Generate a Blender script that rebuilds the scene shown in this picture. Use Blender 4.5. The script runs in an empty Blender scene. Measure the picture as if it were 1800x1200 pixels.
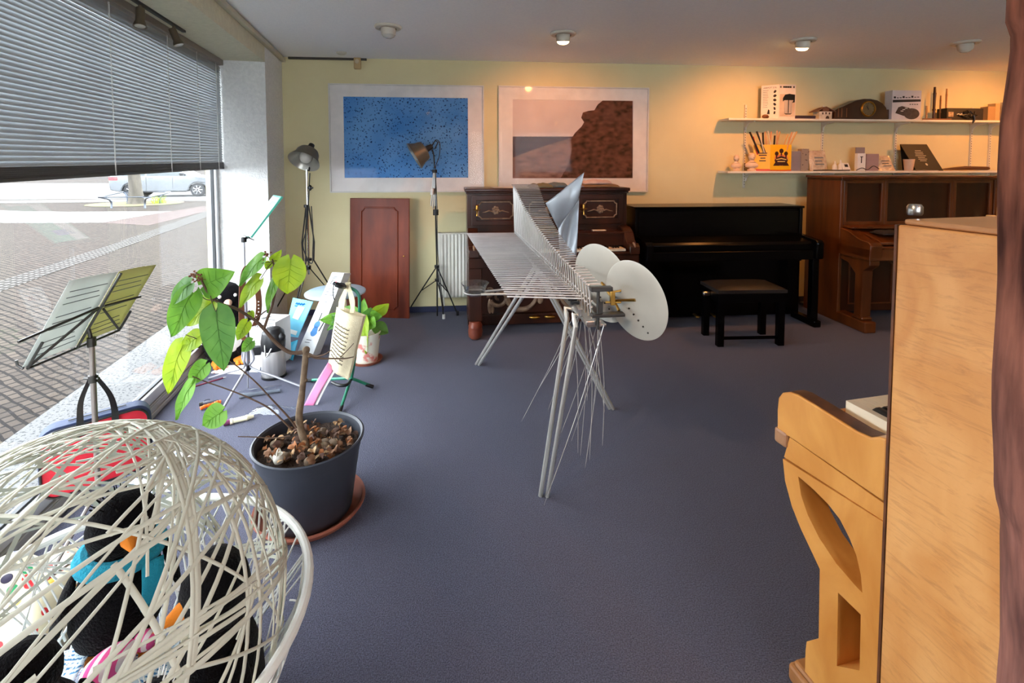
import bpy, math, random
from mathutils import Vector, Matrix, noise
from mathutils.geometry import tessellate_polygon
V = Vector
PI = math.pi
SC = bpy.context.scene
C = SC.collection
rnd = random.Random(7)

# ------------------------------------------------------------------ camera
FPX, PITCH, CAMH, YHOR = 860.0, math.radians(2.9), 1.47, 288.0
CYP = YHOR + FPX * math.tan(PITCH)
cam = bpy.data.cameras.new('camera')
cam.sensor_width = 36.0
cam.lens = 36.0 * FPX / 1800.0
cam.shift_y = -(600.0 - CYP) / 1800.0
cam.clip_start = 0.02
cam.clip_end = 500
camo = bpy.data.objects.new('camera', cam)
camo.location = (0, 0, CAMH)
camo.rotation_euler = (PI / 2 - PITCH, 0, 0)
C.objects.link(camo)
SC.camera = camo

# ------------------------------------------------------------------ world, exposure
SC.view_settings.view_transform = 'Standard'
SC.view_settings.look = 'None'
SC.view_settings.gamma = 1.0
SC.view_settings.use_curve_mapping = False
SC.view_settings.exposure = 0.4
world = bpy.data.worlds.new('overcast_sky')
SC.world = world
world.use_nodes = True
wn = world.node_tree.nodes
wbg = wn['Background']
wtc = wn.new('ShaderNodeTexCoord')
wnz = wn.new('ShaderNodeTexNoise')
wnz.inputs['Scale'].default_value = 2.0
wcr = wn.new('ShaderNodeValToRGB')
wcr.color_ramp.elements[0].position = 0.3
wcr.color_ramp.elements[0].color = (0.80, 0.88, 1.0, 1)
wcr.color_ramp.elements[1].position = 0.75
wcr.color_ramp.elements[1].color = (0.95, 0.97, 1.0, 1)
world.node_tree.links.new(wtc.outputs['Generated'], wnz.inputs['Vector'])
world.node_tree.links.new(wnz.outputs['Fac'], wcr.inputs['Fac'])
world.node_tree.links.new(wcr.outputs['Color'], wbg.inputs['Color'])
wbg.inputs['Strength'].default_value = 10.5
SC.cycles.max_bounces = 10
SC.cycles.diffuse_bounces = 6
SC.cycles.transparent_max_bounces = 16
SC.cycles.sample_clamp_indirect = 6.0
SC.cycles.caustics_reflective = False
SC.cycles.caustics_refractive = False

# ------------------------------------------------------------------ measuring: photo pixel -> place in the room
CAMP = V((0, 0, CAMH))
FW = V((0, math.cos(PITCH), -math.sin(PITCH)))
UP = V((0, math.sin(PITCH), math.cos(PITCH)))
def ray(px, py):
    return V((1, 0, 0)) * ((px - 900) / FPX) + UP * ((CYP - py) / FPX) + FW
def atz(px, py, z=0.0):
    d = ray(px, py); return CAMP + d * ((z - CAMH) / d.z)
def aty(px, py, y):
    d = ray(px, py); return CAMP + d * (y / d.y)
def atp(px, py, p0, n):
    d = ray(px, py); n = V(n); return CAMP + d * ((V(p0) - CAMP).dot(n) / d.dot(n))

# ------------------------------------------------------------------ materials
def lin(c):
    r = []
    for v in c[:3]:
        v = v / 255.0
        r.append(v / 12.92 if v <= 0.04045 else ((v + 0.055) / 1.055) ** 2.4)
    return (r[0], r[1], r[2], 1.0)
MATS = {}
def mat(name, col, rough=0.6, metal=0.0, col2=None, scale=8.0, stretch=(1, 1, 1), lo=0.3, hi=0.7, detail=4.0,
        bump=0.0, bscale=80.0, bstretch=None, spec=0.5, coat=0.0, trans=0.0, sheen=0.0, distort=0.0, sss=0.0):
    if name in MATS: return MATS[name]
    m = bpy.data.materials.new(name); m.use_nodes = True
    nt = m.node_tree; N = nt.nodes; L = nt.links
    b = N['Principled BSDF']
    b.inputs['Roughness'].default_value = rough
    b.inputs['Metallic'].default_value = metal
    b.inputs['Specular IOR Level'].default_value = spec
    b.inputs['Coat Weight'].default_value = coat
    b.inputs['Coat Roughness'].default_value = 0.06
    b.inputs['Transmission Weight'].default_value = trans
    b.inputs['Sheen Weight'].default_value = sheen
    tc = N.new('ShaderNodeTexCoord')
    if col2 is None:
        c = lin(col)
        c2 = tuple(x * 0.86 for x in c[:3]) + (1,)
    else:
        c, c2 = lin(col), lin(col2)
    mp = N.new('ShaderNodeMapping'); mp.inputs['Scale'].default_value = stretch
    nz = N.new('ShaderNodeTexNoise'); nz.inputs['Scale'].default_value = scale; nz.inputs['Detail'].default_value = detail
    nz.inputs['Distortion'].default_value = distort
    cr = N.new('ShaderNodeValToRGB')
    cr.color_ramp.elements[0].position = lo; cr.color_ramp.elements[0].color = c
    cr.color_ramp.elements[1].position = hi; cr.color_ramp.elements[1].color = c2
    L.new(tc.outputs['Object'], mp.inputs['Vector']); L.new(mp.outputs['Vector'], nz.inputs['Vector'])
    L.new(nz.outputs['Fac'], cr.inputs['Fac']); L.new(cr.outputs['Color'], b.inputs['Base Color'])
    if bump:
        nb = N.new('ShaderNodeTexNoise'); nb.inputs['Scale'].default_value = bscale; nb.inputs['Detail'].default_value = 3
        mb2 = N.new('ShaderNodeMapping'); mb2.inputs['Scale'].default_value = bstretch or stretch
        bp = N.new('ShaderNodeBump'); bp.inputs['Strength'].default_value = bump; bp.inputs['Distance'].default_value = 0.01
        L.new(tc.outputs['Object'], mb2.inputs['Vector']); L.new(mb2.outputs['Vector'], nb.inputs['Vector'])
        L.new(nb.outputs['Fac'], bp.inputs['Height']); L.new(bp.outputs['Normal'], b.inputs['Normal'])
    MATS[name] = m
    return m
def glow(name, col, strength):
    m = bpy.data.materials.new(name); m.use_nodes = True
    b = m.node_tree.nodes['Principled BSDF']
    b.inputs['Base Color'].default_value = (0.9, 0.8, 0.6, 1)
    b.inputs['Emission Color'].default_value = col + (1,)
    b.inputs['Emission Strength'].default_value = strength
    return m
def clear(name, tint=(1, 1, 1), ior=1.45, rough=0.0, shiny=1.0):
    m = bpy.data.materials.new(name); m.use_nodes = True
    nt = m.node_tree; N = nt.nodes; L = nt.links
    for n in list(N):
        if n.type != 'OUTPUT_MATERIAL': N.remove(n)
    out = [n for n in N if n.type == 'OUTPUT_MATERIAL'][0]
    t = N.new('ShaderNodeBsdfTransparent'); t.inputs['Color'].default_value = tint + (1,)
    g = N.new('ShaderNodeBsdfGlossy'); g.inputs['Roughness'].default_value = rough
    f = N.new('ShaderNodeLayerWeight'); f.inputs['Blend'].default_value = 0.5
    pw = N.new('ShaderNodeMath'); pw.operation = 'POWER'; pw.inputs[1].default_value = 4.0
    mu = N.new('ShaderNodeMath'); mu.operation = 'MULTIPLY_ADD'; mu.inputs[1].default_value = 0.8 * shiny; mu.inputs[2].default_value = 0.06 * shiny
    mx = N.new('ShaderNodeMixShader')
    L.new(f.outputs['Facing'], pw.inputs[0]); L.new(pw.outputs[0], mu.inputs[0]); L.new(mu.outputs[0], mx.inputs['Fac'])
    L.new(t.outputs[0], mx.inputs[1]); L.new(g.outputs[0], mx.inputs[2]); L.new(mx.outputs[0], out.inputs['Surface'])
    return m
def leafmat(name, c1, c2, veins=True):
    m = bpy.data.materials.new(name); m.use_nodes = True
    nt = m.node_tree; N = nt.nodes; L = nt.links
    b = N['Principled BSDF']; b.inputs['Roughness'].default_value = 0.55
    out = [n for n in N if n.type == 'OUTPUT_MATERIAL'][0]
    tc = N.new('ShaderNodeTexCoord'); nz = N.new('ShaderNodeTexNoise'); nz.inputs['Scale'].default_value = 14
    cr = N.new('ShaderNodeValToRGB'); cr.color_ramp.elements[0].color = lin(c1); cr.color_ramp.elements[1].color = lin(c2)
    cr.color_ramp.elements[0].position = 0.35; cr.color_ramp.elements[1].position = 0.7
    L.new(tc.outputs['Object'], nz.inputs['Vector']); L.new(nz.outputs['Fac'], cr.inputs['Fac']); L.new(cr.outputs['Color'], b.inputs['Base Color'])
    tr = N.new('ShaderNodeBsdfTranslucent'); L.new(cr.outputs['Color'], tr.inputs['Color'])
    mx = N.new('ShaderNodeMixShader'); mx.inputs['Fac'].default_value = 0.45
    L.new(b.outputs[0], mx.inputs[1]); L.new(tr.outputs[0], mx.inputs[2]); L.new(mx.outputs[0], out.inputs['Surface'])
    return m
def thinpaper(name, col, fac=0.4, col2=None, scale=6):
    m = leafmat(name, col, col2 or col)
    for n in m.node_tree.nodes:
        if n.type == 'MIX_SHADER': n.inputs['Fac'].default_value = fac
        if n.type == 'TEX_NOISE': n.inputs['Scale'].default_value = scale
    return m

# ------------------------------------------------------------------ mesh building
def axes(d):
    d = V(d).normalized()
    a = V((0, 0, 1)) if abs(d.z) < 0.9 else V((1, 0, 0))
    u = d.cross(a).normalized(); v = u.cross(d).normalized()
    return u, v, d
class MB:
    def __init__(s): s.v = []; s.f = []
    def add(s, vs, fs):
        b = len(s.v); s.v.extend(V(p) for p in vs); s.f.extend(tuple(i + b for i in f) for f in fs); return s
    def boxf(s, o, u, v, w):
        o, u, v, w = V(o), V(u), V(v), V(w)
        p = [o, o + u, o + u + v, o + v]; p += [q + w for q in p]
        fs = [(0, 3, 2, 1), (4, 5, 6, 7), (0, 1, 5, 4), (1, 2, 6, 5), (2, 3, 7, 6), (3, 0, 4, 7)]
        if u.cross(v).dot(w) < 0: fs = [f[::-1] for f in fs]
        return s.add(p, fs)
    def box(s, c, sz, rz=0, M=None):
        R = M or Matrix.Rotation(rz, 3, 'Z')
        u, v, w = R @ V((sz[0], 0, 0)), R @ V((0, sz[1], 0)), R @ V((0, 0, sz[2]))
        return s.boxf(V(c) - (u + v + w) / 2, u, v, w)
    def tube(s, pts, r, n=8, closed=False):
        pts = [V(p) for p in pts]; k = len(pts)
        rs = list(r) if isinstance(r, (list, tuple)) else [r] * k
        t0 = (pts[1] - pts[0]).normalized()
        u, v, _ = axes(t0)
        vs = []
        for i, p in enumerate(pts):
            if closed: t = (pts[(i + 1) % k] - pts[i - 1])
            elif i == 0: t = pts[1] - pts[0]
            elif i == k - 1: t = pts[-1] - pts[-2]
            else: t = (pts[i + 1] - p).normalized() + (p - pts[i - 1]).normalized()
            t = t.normalized() if t.length > 1e-9 else t0
            u = (u - t * u.dot(t));  u = u.normalized() if u.length > 1e-6 else axes(t)[0]
            v = t.cross(u)
            for j in range(n):
                a = 2 * PI * j / n
                vs.append(p + (u * math.cos(a) + v * math.sin(a)) * rs[i])
        fs = []
        for i in range(k if closed else k - 1):
            a, b = i * n, ((i + 1) % k) * n
            for j in range(n):
                fs.append((a + j, a + (j + 1) % n, b + (j + 1) % n, b + j))
        if not closed:
            fs.append(tuple(range(n))[::-1]); fs.append(tuple((k - 1) * n + j for j in range(n)))
        return s.add(vs, fs)
    def lathe(s, prof, o=(0, 0, 0), ax=(0, 0, 1), n=24, sx=1.0, sy=1.0, cap=True):
        u, v, w = axes(ax); o = V(o)
        if abs(w.z) > 0.99: u, v = V((1, 0, 0)), V((0, 1, 0)) * (1 if w.z > 0 else -1)
        vs = []; fs = []
        for r, z in prof:
            for j in range(n):
                a = 2 * PI * j / n
                vs.append(o + u * (r * sx * math.cos(a)) + v * (r * sy * math.sin(a)) + w * z)
        for i in range(len(prof) - 1):
            for j in range(n):
                fs.append((i * n + j, i * n + (j + 1) % n, (i + 1) * n + (j + 1) % n, (i + 1) * n + j))
        if cap:
            if prof[0][0] > 1e-5: fs.append(tuple(range(n))[::-1])
            if prof[-1][0] > 1e-5: fs.append(tuple((len(prof) - 1) * n + j for j in range(n)))
        return s.add(vs, fs)
    def cyl(s, a, b, r, n=16, r2=None):
        a, b = V(a), V(b); L = (b - a).length
        return s.lathe([(r, 0), (r if r2 is None else r2, L)], a, b - a, n)
    def ball(s, c, r, n=14, m=10, M=None):
        r = V((r, r, r)) if not hasattr(r, '__len__') else V(r)
        M = M or Matrix.Identity(3); c = V(c); vs = []; fs = []
        for i in range(m + 1):
            th = PI * i / m
            for j in range(n):
                a = 2 * PI * j / n
                vs.append(c + M @ V((r.x * math.sin(th) * math.cos(a), r.y * math.sin(th) * math.sin(a), r.z * math.cos(th))))
        for i in range(m):
            for j in range(n):
                fs.append((i * n + j, (i + 1) * n + j, (i + 1) * n + (j + 1) % n, i * n + (j + 1) % n))
        return s.add(vs, fs)
    def prism(s, outer, o, u, v, w, holes=()):
        o, u, v, w = V(o), V(u), V(v), V(w)
        loops = [list(outer)] + [list(h) for h in holes]
        flat = [p for l in loops for p in l]
        tris = tessellate_polygon([[V((p[0], p[1], 0)) for p in l] for l in loops])
        P = [o + u * p[0] + v * p[1] for p in flat]; n = len(P)
        vs = P + [p + w for p in P]; fs = []
        nrm = u.cross(v)
        for t in tris:
            a, b, c = (V(flat[i] + (0,)) if len(flat[i]) == 2 else V(flat[i]) for i in t)
            ccw = (b - a).cross(c - a).z > 0
            t = t if ccw else t[::-1]
            up = nrm.dot(w) > 0
            lower, upper = tuple(t)[::-1], tuple(i + n for i in t)
            if not up: lower, upper = lower[::-1], upper[::-1]
            fs += [lower, upper]
        k = 0
        for l in loops:
            m = len(l)
            for i in range(m):
                fs.append((k + i, k + (i + 1) % m, k + (i + 1) % m + n, k + i + n))
            k += m
        return s.add(vs, fs)
    def grid(s, fn, nu, nv):
        vs = [fn(i / nu, j / nv) for i in range(nu + 1) for j in range(nv + 1)]
        fs = [(i * (nv + 1) + j, (i + 1) * (nv + 1) + j, (i + 1) * (nv + 1) + j + 1, i * (nv + 1) + j + 1) for i in range(nu) for j in range(nv)]
        return s.add(vs, fs)
    def build(s, name, m, parent=None, smooth=35, bevel=0.0, at=None, thick=0.0, sub=0, fix=True):
        me = bpy.data.meshes.new(name)
        W = WM[parent.name] if parent is not None else (Matrix.Translation(V(at)) if at is not None else Matrix.Identity(4))
        inv = W.inverted()
        me.from_pydata([inv @ p for p in s.v], [], s.f)
        if fix:
            import bmesh
            bm = bmesh.new(); bm.from_mesh(me); bmesh.ops.recalc_face_normals(bm, faces=bm.faces); bm.to_mesh(me); bm.free()
        me.materials.append(m)
        me.validate()
        if smooth:
            me.shade_smooth(); me.set_sharp_from_angle(angle=math.radians(smooth))
        o = bpy.data.objects.new(name, me)
        C.objects.link(o)
        if parent is not None: o.parent = parent
        elif at is not None: o.location = at
        WM[o.name] = W.copy()
        if thick:
            md = o.modifiers.new('thickness', 'SOLIDIFY'); md.thickness = thick; md.offset = 0
        if bevel:
            md = o.modifiers.new('bevel', 'BEVEL'); md.width = bevel; md.segments = 2; md.limit_method = 'ANGLE'; md.angle_limit = 0.6
        if sub:
            md = o.modifiers.new('subdivision', 'SUBSURF'); md.levels = sub; md.render_levels = sub
        return o
WM = {}
def tag(o, label=None, cat=None, group=None, kind=None):
    if label: o['label'] = label
    if cat: o['category'] = cat
    if group: o['group'] = group
    if kind: o['kind'] = kind
    return o
def thing(name, label, cat, loc=(0, 0, 0), rz=0.0, group=None):
    o = bpy.data.objects.new(name, None); C.objects.link(o)
    o.empty_display_size = 0.1
    o.location = loc; o.rotation_euler = (0, 0, rz)
    WM[o.name] = Matrix.Translation(V(loc)) @ Matrix.Rotation(rz, 4, 'Z')
    return tag(o, label, cat, group)
KIDS = None
def copy_tree(o, parent=None):
    c = o.copy(); C.objects.link(c)
    if parent is not None: c.parent = parent
    for ch in [x for x in C.objects if x.parent == o]: copy_tree(ch, c)
    return c
def struct(name, mb, m, **k):
    return tag(mb.build(name, m, **k), kind='structure')
def lettering(txt, o, u, v, h, m, parent, name='lettering', align='CENTER', shear=0.0, off=0.0006):
    """flat raised letters on a surface: o = where the text sits, u = reading direction, v = up, h = letter height"""
    cu = bpy.data.curves.new('text_curve', 'FONT'); cu.body = txt; cu.size = h * 1.4; cu.align_x = align; cu.align_y = 'CENTER'; cu.shear = shear
    cu.extrude = 0.0003
    tmp = bpy.data.objects.new('text_tmp', cu)
    me = bpy.data.meshes.new_from_object(tmp)
    u, v = V(u).normalized(), V(v).normalized(); w = u.cross(v)
    M = Matrix.Translation(V(o) + w * off) @ Matrix((u, v, w)).transposed().to_4x4()
    W = WM[parent.name]
    me.transform(W.inverted() @ M)
    me.materials.clear(); me.materials.append(m)
    bpy.data.objects.remove(tmp); bpy.data.curves.remove(cu)
    ob = bpy.data.objects.new(name, me); C.objects.link(ob); ob.parent = parent; WM[ob.name] = W.copy()
    return ob
def spline(pts, n=6):
    pts = [V(p) for p in pts]; out = []
    for i in range(len(pts) - 1):
        p0 = pts[max(i - 1, 0)]; p1 = pts[i]; p2 = pts[i + 1]; p3 = pts[min(i + 2, len(pts) - 1)]
        for k in range(n):
            t = k / n
            out.append(0.5 * ((2 * p1) + (p2 - p0) * t + (2 * p0 - 5 * p1 + 4 * p2 - p3) * t * t + (3 * p1 - p0 - 3 * p2 + p3) * t ** 3))
    out.append(pts[-1]); return out

# common materials
m_white = mat('white_paint', (225, 223, 218), 0.5)
m_black = mat('black_plastic', (22, 22, 24), 0.4)
m_chrome = mat('chrome', (215, 215, 215), 0.15, 1.0)
m_steel = mat('brushed_steel', (185, 183, 180), 0.28, 1.0)
m_darksteel = mat('dark_steel', (70, 68, 66), 0.4, 0.8)
m_paper = mat('white_paper', (235, 233, 228), 0.8)
m_ink = mat('black_ink', (25, 24, 26), 0.7)
m_greyink = mat('grey_ink', (110, 112, 115), 0.7)
m_brass = mat('brass', (190, 145, 70), 0.3, 1.0)
m_ivory = mat('ivory', (238, 230, 208), 0.35, coat=0.3)
m_terra = mat('terracotta', (150, 82, 60), 0.8, col2=(126, 66, 48), scale=12)
# ================================================================== the setting
LO, LA, LN = V((-2.176, 4.677, 0)), V((0.2348, -0.972, 0)), V((-0.972, -0.2348, 0))
def wl(s, d, z): return LO + LA * s + LN * d + V((0, 0, z))            # along the window wall, outwards, up
BU, BN = V((0.9955, 0.0951, 0)), V((0.0951, -0.9955, 0))               # back wall: along, into the room
BO = V((0, 4.884, 0))
def bw(px, py, off=0.0): return atp(px, py, BO + BN * off, BN)          # photo pixel -> point in front of the back wall
def bp(x, off, z): return BO + BU * x + BN * off + V((0, 0, z))
CEIL = 2.478
HEAD = 2.305
PIL = 0.635
WEND = 4.45

m_carpet = mat('carpet', (97, 98, 119), 0.95, col2=(62, 63, 80), scale=230, lo=0.35, hi=0.65, detail=2, bump=0.9, bscale=260, spec=0.1, sheen=0.15)
m_ceil = mat('ceiling_paint', (248, 247, 246), 0.9, col2=(242, 242, 242), scale=60, bump=0.25, bscale=140)
m_cream = mat('cream_wall_paint', (216, 205, 162), 0.85, col2=(210, 198, 155), scale=3, bump=0.08, bscale=120)
m_plaster = mat('white_plaster', (228, 227, 224), 0.9, col2=(214, 213, 211), scale=40, bump=0.8, bscale=70)
m_alu = mat('window_aluminium', (196, 197, 198), 0.45, 0.3)
m_aludark = mat('window_gasket', (60, 62, 64), 0.6)
m_skirt = mat('skirting_carpet', (52, 56, 84), 0.95)

f = MB(); q = [wl(-0.3, 0.36, 0), wl(8.2, 0.36, 0), V((6.2, -3.4, 0)), V((6.2, 5.7, 0))]
f.add([p + V((0, 0, -0.14)) for p in q] + q, [(3, 2, 1, 0), (4, 5, 6, 7), (0, 1, 5, 4), (1, 2, 6, 5), (2, 3, 7, 6), (3, 0, 4, 7)])
struct('floor', f, m_carpet, smooth=0)
c = MB(); q = [wl(-0.4, 0.7, CEIL), wl(8.2, 0.7, CEIL), V((6.2, -3.4, CEIL)), V((6.2, 5.7, CEIL))]
c.add(q + [p + V((0, 0, 0.15)) for p in q], [(0, 1, 2, 3), (7, 6, 5, 4), (1, 0, 4, 5), (2, 1, 5, 6), (3, 2, 6, 7), (0, 3, 7, 4)])
struct('ceiling', c, m_ceil, smooth=0)
b = MB(); b.boxf(bp(-2.9, 0, -0.14), BU * 9.0, -BN * 0.2, V((0, 0, CEIL + 0.2)))
struct('wall_back', b, m_cream, smooth=0)
w = MB()
w.boxf(wl(-0.02, 0, -0.14), LA * (PIL + 0.02), LN * 0.43, V((0, 0, CEIL + 0.16)))          # the plastered pier
w.boxf(wl(WEND, 0, -0.14), LA * 3.8, LN * 0.55, V((0, 0, CEIL + 0.16)))
struct('wall_left', w, m_plaster, smooth=0)
w = MB(); w.boxf(wl(PIL, 0, HEAD), LA * (WEND - PIL), LN * 0.55, V((0, 0, CEIL - HEAD + 0.02)))      # the beam over the window
struct('trim_4', w, mat('beam_paint', (214, 208, 182), 0.9, col2=(204, 198, 172), scale=30, bump=0.4, bscale=90), smooth=0)
r = MB(); r.boxf((5.75, -3.2, -0.1), (0.2, 0, 0), (0, 9, 0), (0, 0, CEIL + 0.1))
struct('wall_right', r, m_cream, smooth=0)
RWX, RWZ = (0.3, 3.1), (0.75, 2.35)
def hole(x0, x1, z0, z1): return [(x0, z0), (x1, z0), (x1, z1), (x0, z1)]
r = MB(); r.prism(hole(-1.2, 6.1, -0.1, CEIL), (0, -2.6, 0), (1, 0, 0), (0, 0, 1), (0, -0.2, 0), [hole(*RWX, *RWZ)])
struct('wall_rear', r, m_plaster, smooth=0)
r = MB(); r.prism(hole(*RWX, *RWZ), (0, -2.68, 0), (1, 0, 0), (0, 0, 1), (0, -0.07, 0), [hole(0.37, 1.46, 0.82, 2.28), hole(1.54, 3.03, 0.82, 2.28)])
wr_ = struct('added_window', r, m_alu, smooth=0, bevel=0.006)  # unseen window added behind the camera to brighten the room
for x_ in (0.35, 1.5):
    r = MB(); r.boxf((x_, -2.71, 0.8), (1.15 if x_ < 1 else 1.56, 0, 0), (0, -0.006, 0), (0, 0, 1.5)); r.build('pane', clear('added_window_glass', (0.97, 0.985, 0.98), 1.45, 0.0, 0.3), wr_, smooth=0)
s = MB(); s.boxf(bp(-2.16, 0.012, 0), BU * 7.8, -BN * 0.011, V((0, 0, 0.055)))
struct('baseboard_back', s, m_skirt, smooth=0)
t = MB(); t.boxf(wl(0.0, -0.035, CEIL - 0.05), LA * WEND, LN * 0.034, V((0, 0, 0.036)))
struct('trim_1', t, mat('trim_paint', (196, 188, 165), 0.7), smooth=0, bevel=0.004)
t = MB(); t.boxf(bp(-2.12, 0.022, CEIL - 0.02), BU * 0.72, -BN * 0.021, V((0, 0, 0.0195)))
struct('shadow_gap_strip', t, mat('shadow_gap_dark', (70, 64, 56), 0.8), smooth=0)  # dark colour stands in for the shadow gap under the ceiling edge

# window: frame, pane, inner ledge, granite sill outside
fr = MB()
g0, g1 = 0.37, 0.43
fr.boxf(wl(PIL, g0, 0.075), LA * (WEND - PIL), LN * (g1 - g0), V((0, 0, 0.065)))
fr.boxf(wl(PIL, g0, HEAD - 0.07), LA * (WEND - PIL), LN * (g1 - g0), V((0, 0, 0.07)))
for s0 in (PIL, WEND - 0.045):
    fr.boxf(wl(s0, g0, 0.14), LA * 0.045, LN * (g1 - g0), V((0, 0, HEAD - 0.21)))
wo = struct('window_1', fr, m_alu, smooth=0, bevel=0.006)
gk = MB()
for s0, s1 in ((PIL + 0.045, WEND - 0.045),):
    for z0, z1 in ((0.14, 0.15), (HEAD - 0.08, HEAD - 0.07)):
        gk.boxf(wl(s0, 0.39, z0), LA * (s1 - s0), LN * 0.02, V((0, 0, z1 - z0)))
    for sa in (s0, s1 - 0.01):
        gk.boxf(wl(sa, 0.39, 0.15), LA * 0.01, LN * 0.02, V((0, 0, HEAD - 0.23)))
gk.build('gasket', m_aludark, wo, smooth=0)
gl = MB()
for s0, s1 in ((PIL + 0.05, WEND - 0.05),):
    gl.boxf(wl(s0, 0.398, 0.145), LA * (s1 - s0), LN * 0.006, V((0, 0, HEAD - 0.22)))
gl.build('pane', clear('window_glass', (0.97, 0.985, 0.98), 1.45, 0.0, 0.35), wo, smooth=0)
le = MB()
le.boxf(wl(PIL, 0.35, 0), LA * (WEND - PIL), LN * 0.08, V((0, 0, 0.03)))
le.boxf(wl(PIL, 0.357, 0.03), LA * (WEND - PIL), LN * 0.073, V((0, 0, 0.035)))
le.boxf(wl(PIL, 0.362, 0.065), LA * (WEND - PIL), LN * 0.066, V((0, 0, 0.01)))
le.build('window_sill', mat('sill_metal', (168, 166, 160), 0.5, 0.2), wo, smooth=0, bevel=0.004)
m_granite = mat('granite', (84, 83, 82), 0.8, col2=(14, 16, 20), scale=60, lo=0.55, hi=0.62, detail=2)
g = MB(); g.boxf(wl(-0.2, 0.432, -0.13), LA * 7, LN * 0.513, V((0, 0, 0.18)))
struct('trim_3', g, m_granite, smooth=0, bevel=0.006)

# ------------------------------------------------------------------ outside: paving and street
def brickmat(name, c1, c2, c3, scale, rowh, bw_, rot=0.0, mortar=0.012):
    m = bpy.data.materials.new(name); m.use_nodes = True
    nt = m.node_tree; N = nt.nodes; L = nt.links; b = N['Principled BSDF']; b.inputs['Roughness'].default_value = 0.95; b.inputs['Specular IOR Level'].default_value = 0.08
    tc = N.new('ShaderNodeTexCoord'); mp = N.new('ShaderNodeMapping'); mp.inputs['Rotation'].default_value = (0, 0, rot)
    nzd = N.new('ShaderNodeTexNoise'); nzd.inputs['Scale'].default_value = 3.5
    mxv = N.new('ShaderNodeMix'); mxv.data_type = 'RGBA'; mxv.inputs[0].default_value = 0.045
    bt = N.new('ShaderNodeTexBrick'); bt.inputs['Scale'].default_value = scale
    bt.inputs['Color1'].default_value = lin(c1); bt.inputs['Color2'].default_value = lin(c2); bt.inputs['Mortar'].default_value = lin(c3)
    bt.inputs['Mortar Size'].default_value = mortar; bt.inputs['Row Height'].default_value = rowh; bt.inputs['Brick Width'].default_value = bw_
    L.new(tc.outputs['Object'], mp.inputs['Vector']); L.new(mp.outputs['Vector'], nzd.inputs['Vector'])
    L.new(mp.outputs['Vector'], mxv.inputs[6]); L.new(nzd.outputs['Color'], mxv.inputs[7])
    L.new(mxv.outputs[2], bt.inputs['Vector']); L.new(bt.outputs['Color'], b.inputs['Base Color'])
    bpn = N.new('ShaderNodeBump'); bpn.inputs['Strength'].default_value = 0.5; bpn.inputs['Distance'].default_value = 0.02; bpn.invert = True
    L.new(bt.outputs['Fac'], bpn.inputs['Height']); L.new(bpn.outputs['Normal'], b.inputs['Normal'])
    return m
OZ = -0.12
g = MB(); q = [wl(-60, 0.6, OZ), wl(12, 0.6, OZ), V((-100, -30, OZ)), V((-900, 300, OZ)), V((-100, 900, OZ))]
g.add(q, [(0, 1, 2, 3, 4)])
struct('ground', g, brickmat('cobblestones', (70, 62, 55), (57, 51, 46), (30, 27, 25), 1.3, 0.085, 0.12, 0.5), smooth=0)
def slab(name, px, z, m, z0=OZ - 0.01):
    p = [atz(x, y, z) for x, y in px]
    n = len(p); mb = MB()
    mb.add(p + [V((v.x, v.y, z0)) for v in p], [tuple(range(n))] + [(i, (i + 1) % n, (i + 1) % n + n, i + n) for i in range(n)])
    return struct(name, mb, m, smooth=0)
slab('tactile_paving', [(-160, 566), (-160, 548), (0, 494), (200, 428), (361, 371), (390, 364), (395, 370), (362, 382), (200, 441), (0, 512)], OZ + 0.006,
     brickmat('tactile_tiles', (110, 107, 104), (98, 95, 92), (48, 45, 42), 1.0, 0.1, 0.1, 0.2, 0.03))
slab('pale_paving', [(-90, 366), (40, 371), (120, 372), (300, 371), (240, 381), (182, 391), (60, 391.5), (-120, 391)], OZ + 0.004,
     brickmat('pale_setts', (116, 114, 111), (104, 101, 98), (68, 64, 61), 1.0, 0.12, 0.17, 0.2))
slab('reddish_paving', [(182, 391.4), (240, 381.4), (300, 371.4), (420, 352), (420, 364), (350, 374), (262, 396)], OZ + 0.003,
     brickmat('reddish_setts', (82, 69, 66), (74, 64, 61), (55, 48, 45), 1.0, 0.12, 0.17, 0.3))
slab('road', [(-300, 352), (430, 348), (470, 322), (-300, 322)], OZ + 0.008, mat('road_asphalt', (108, 107, 106), 0.95, col2=(99, 98, 97), scale=2, spec=0.1))
slab('kerb', [(-300, 357), (100, 354), (430, 350), (430, 347.6), (100, 351.8), (-300, 354.5)], OZ + 0.05, mat('kerb_stone', (124, 122, 120), 0.9))
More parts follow.
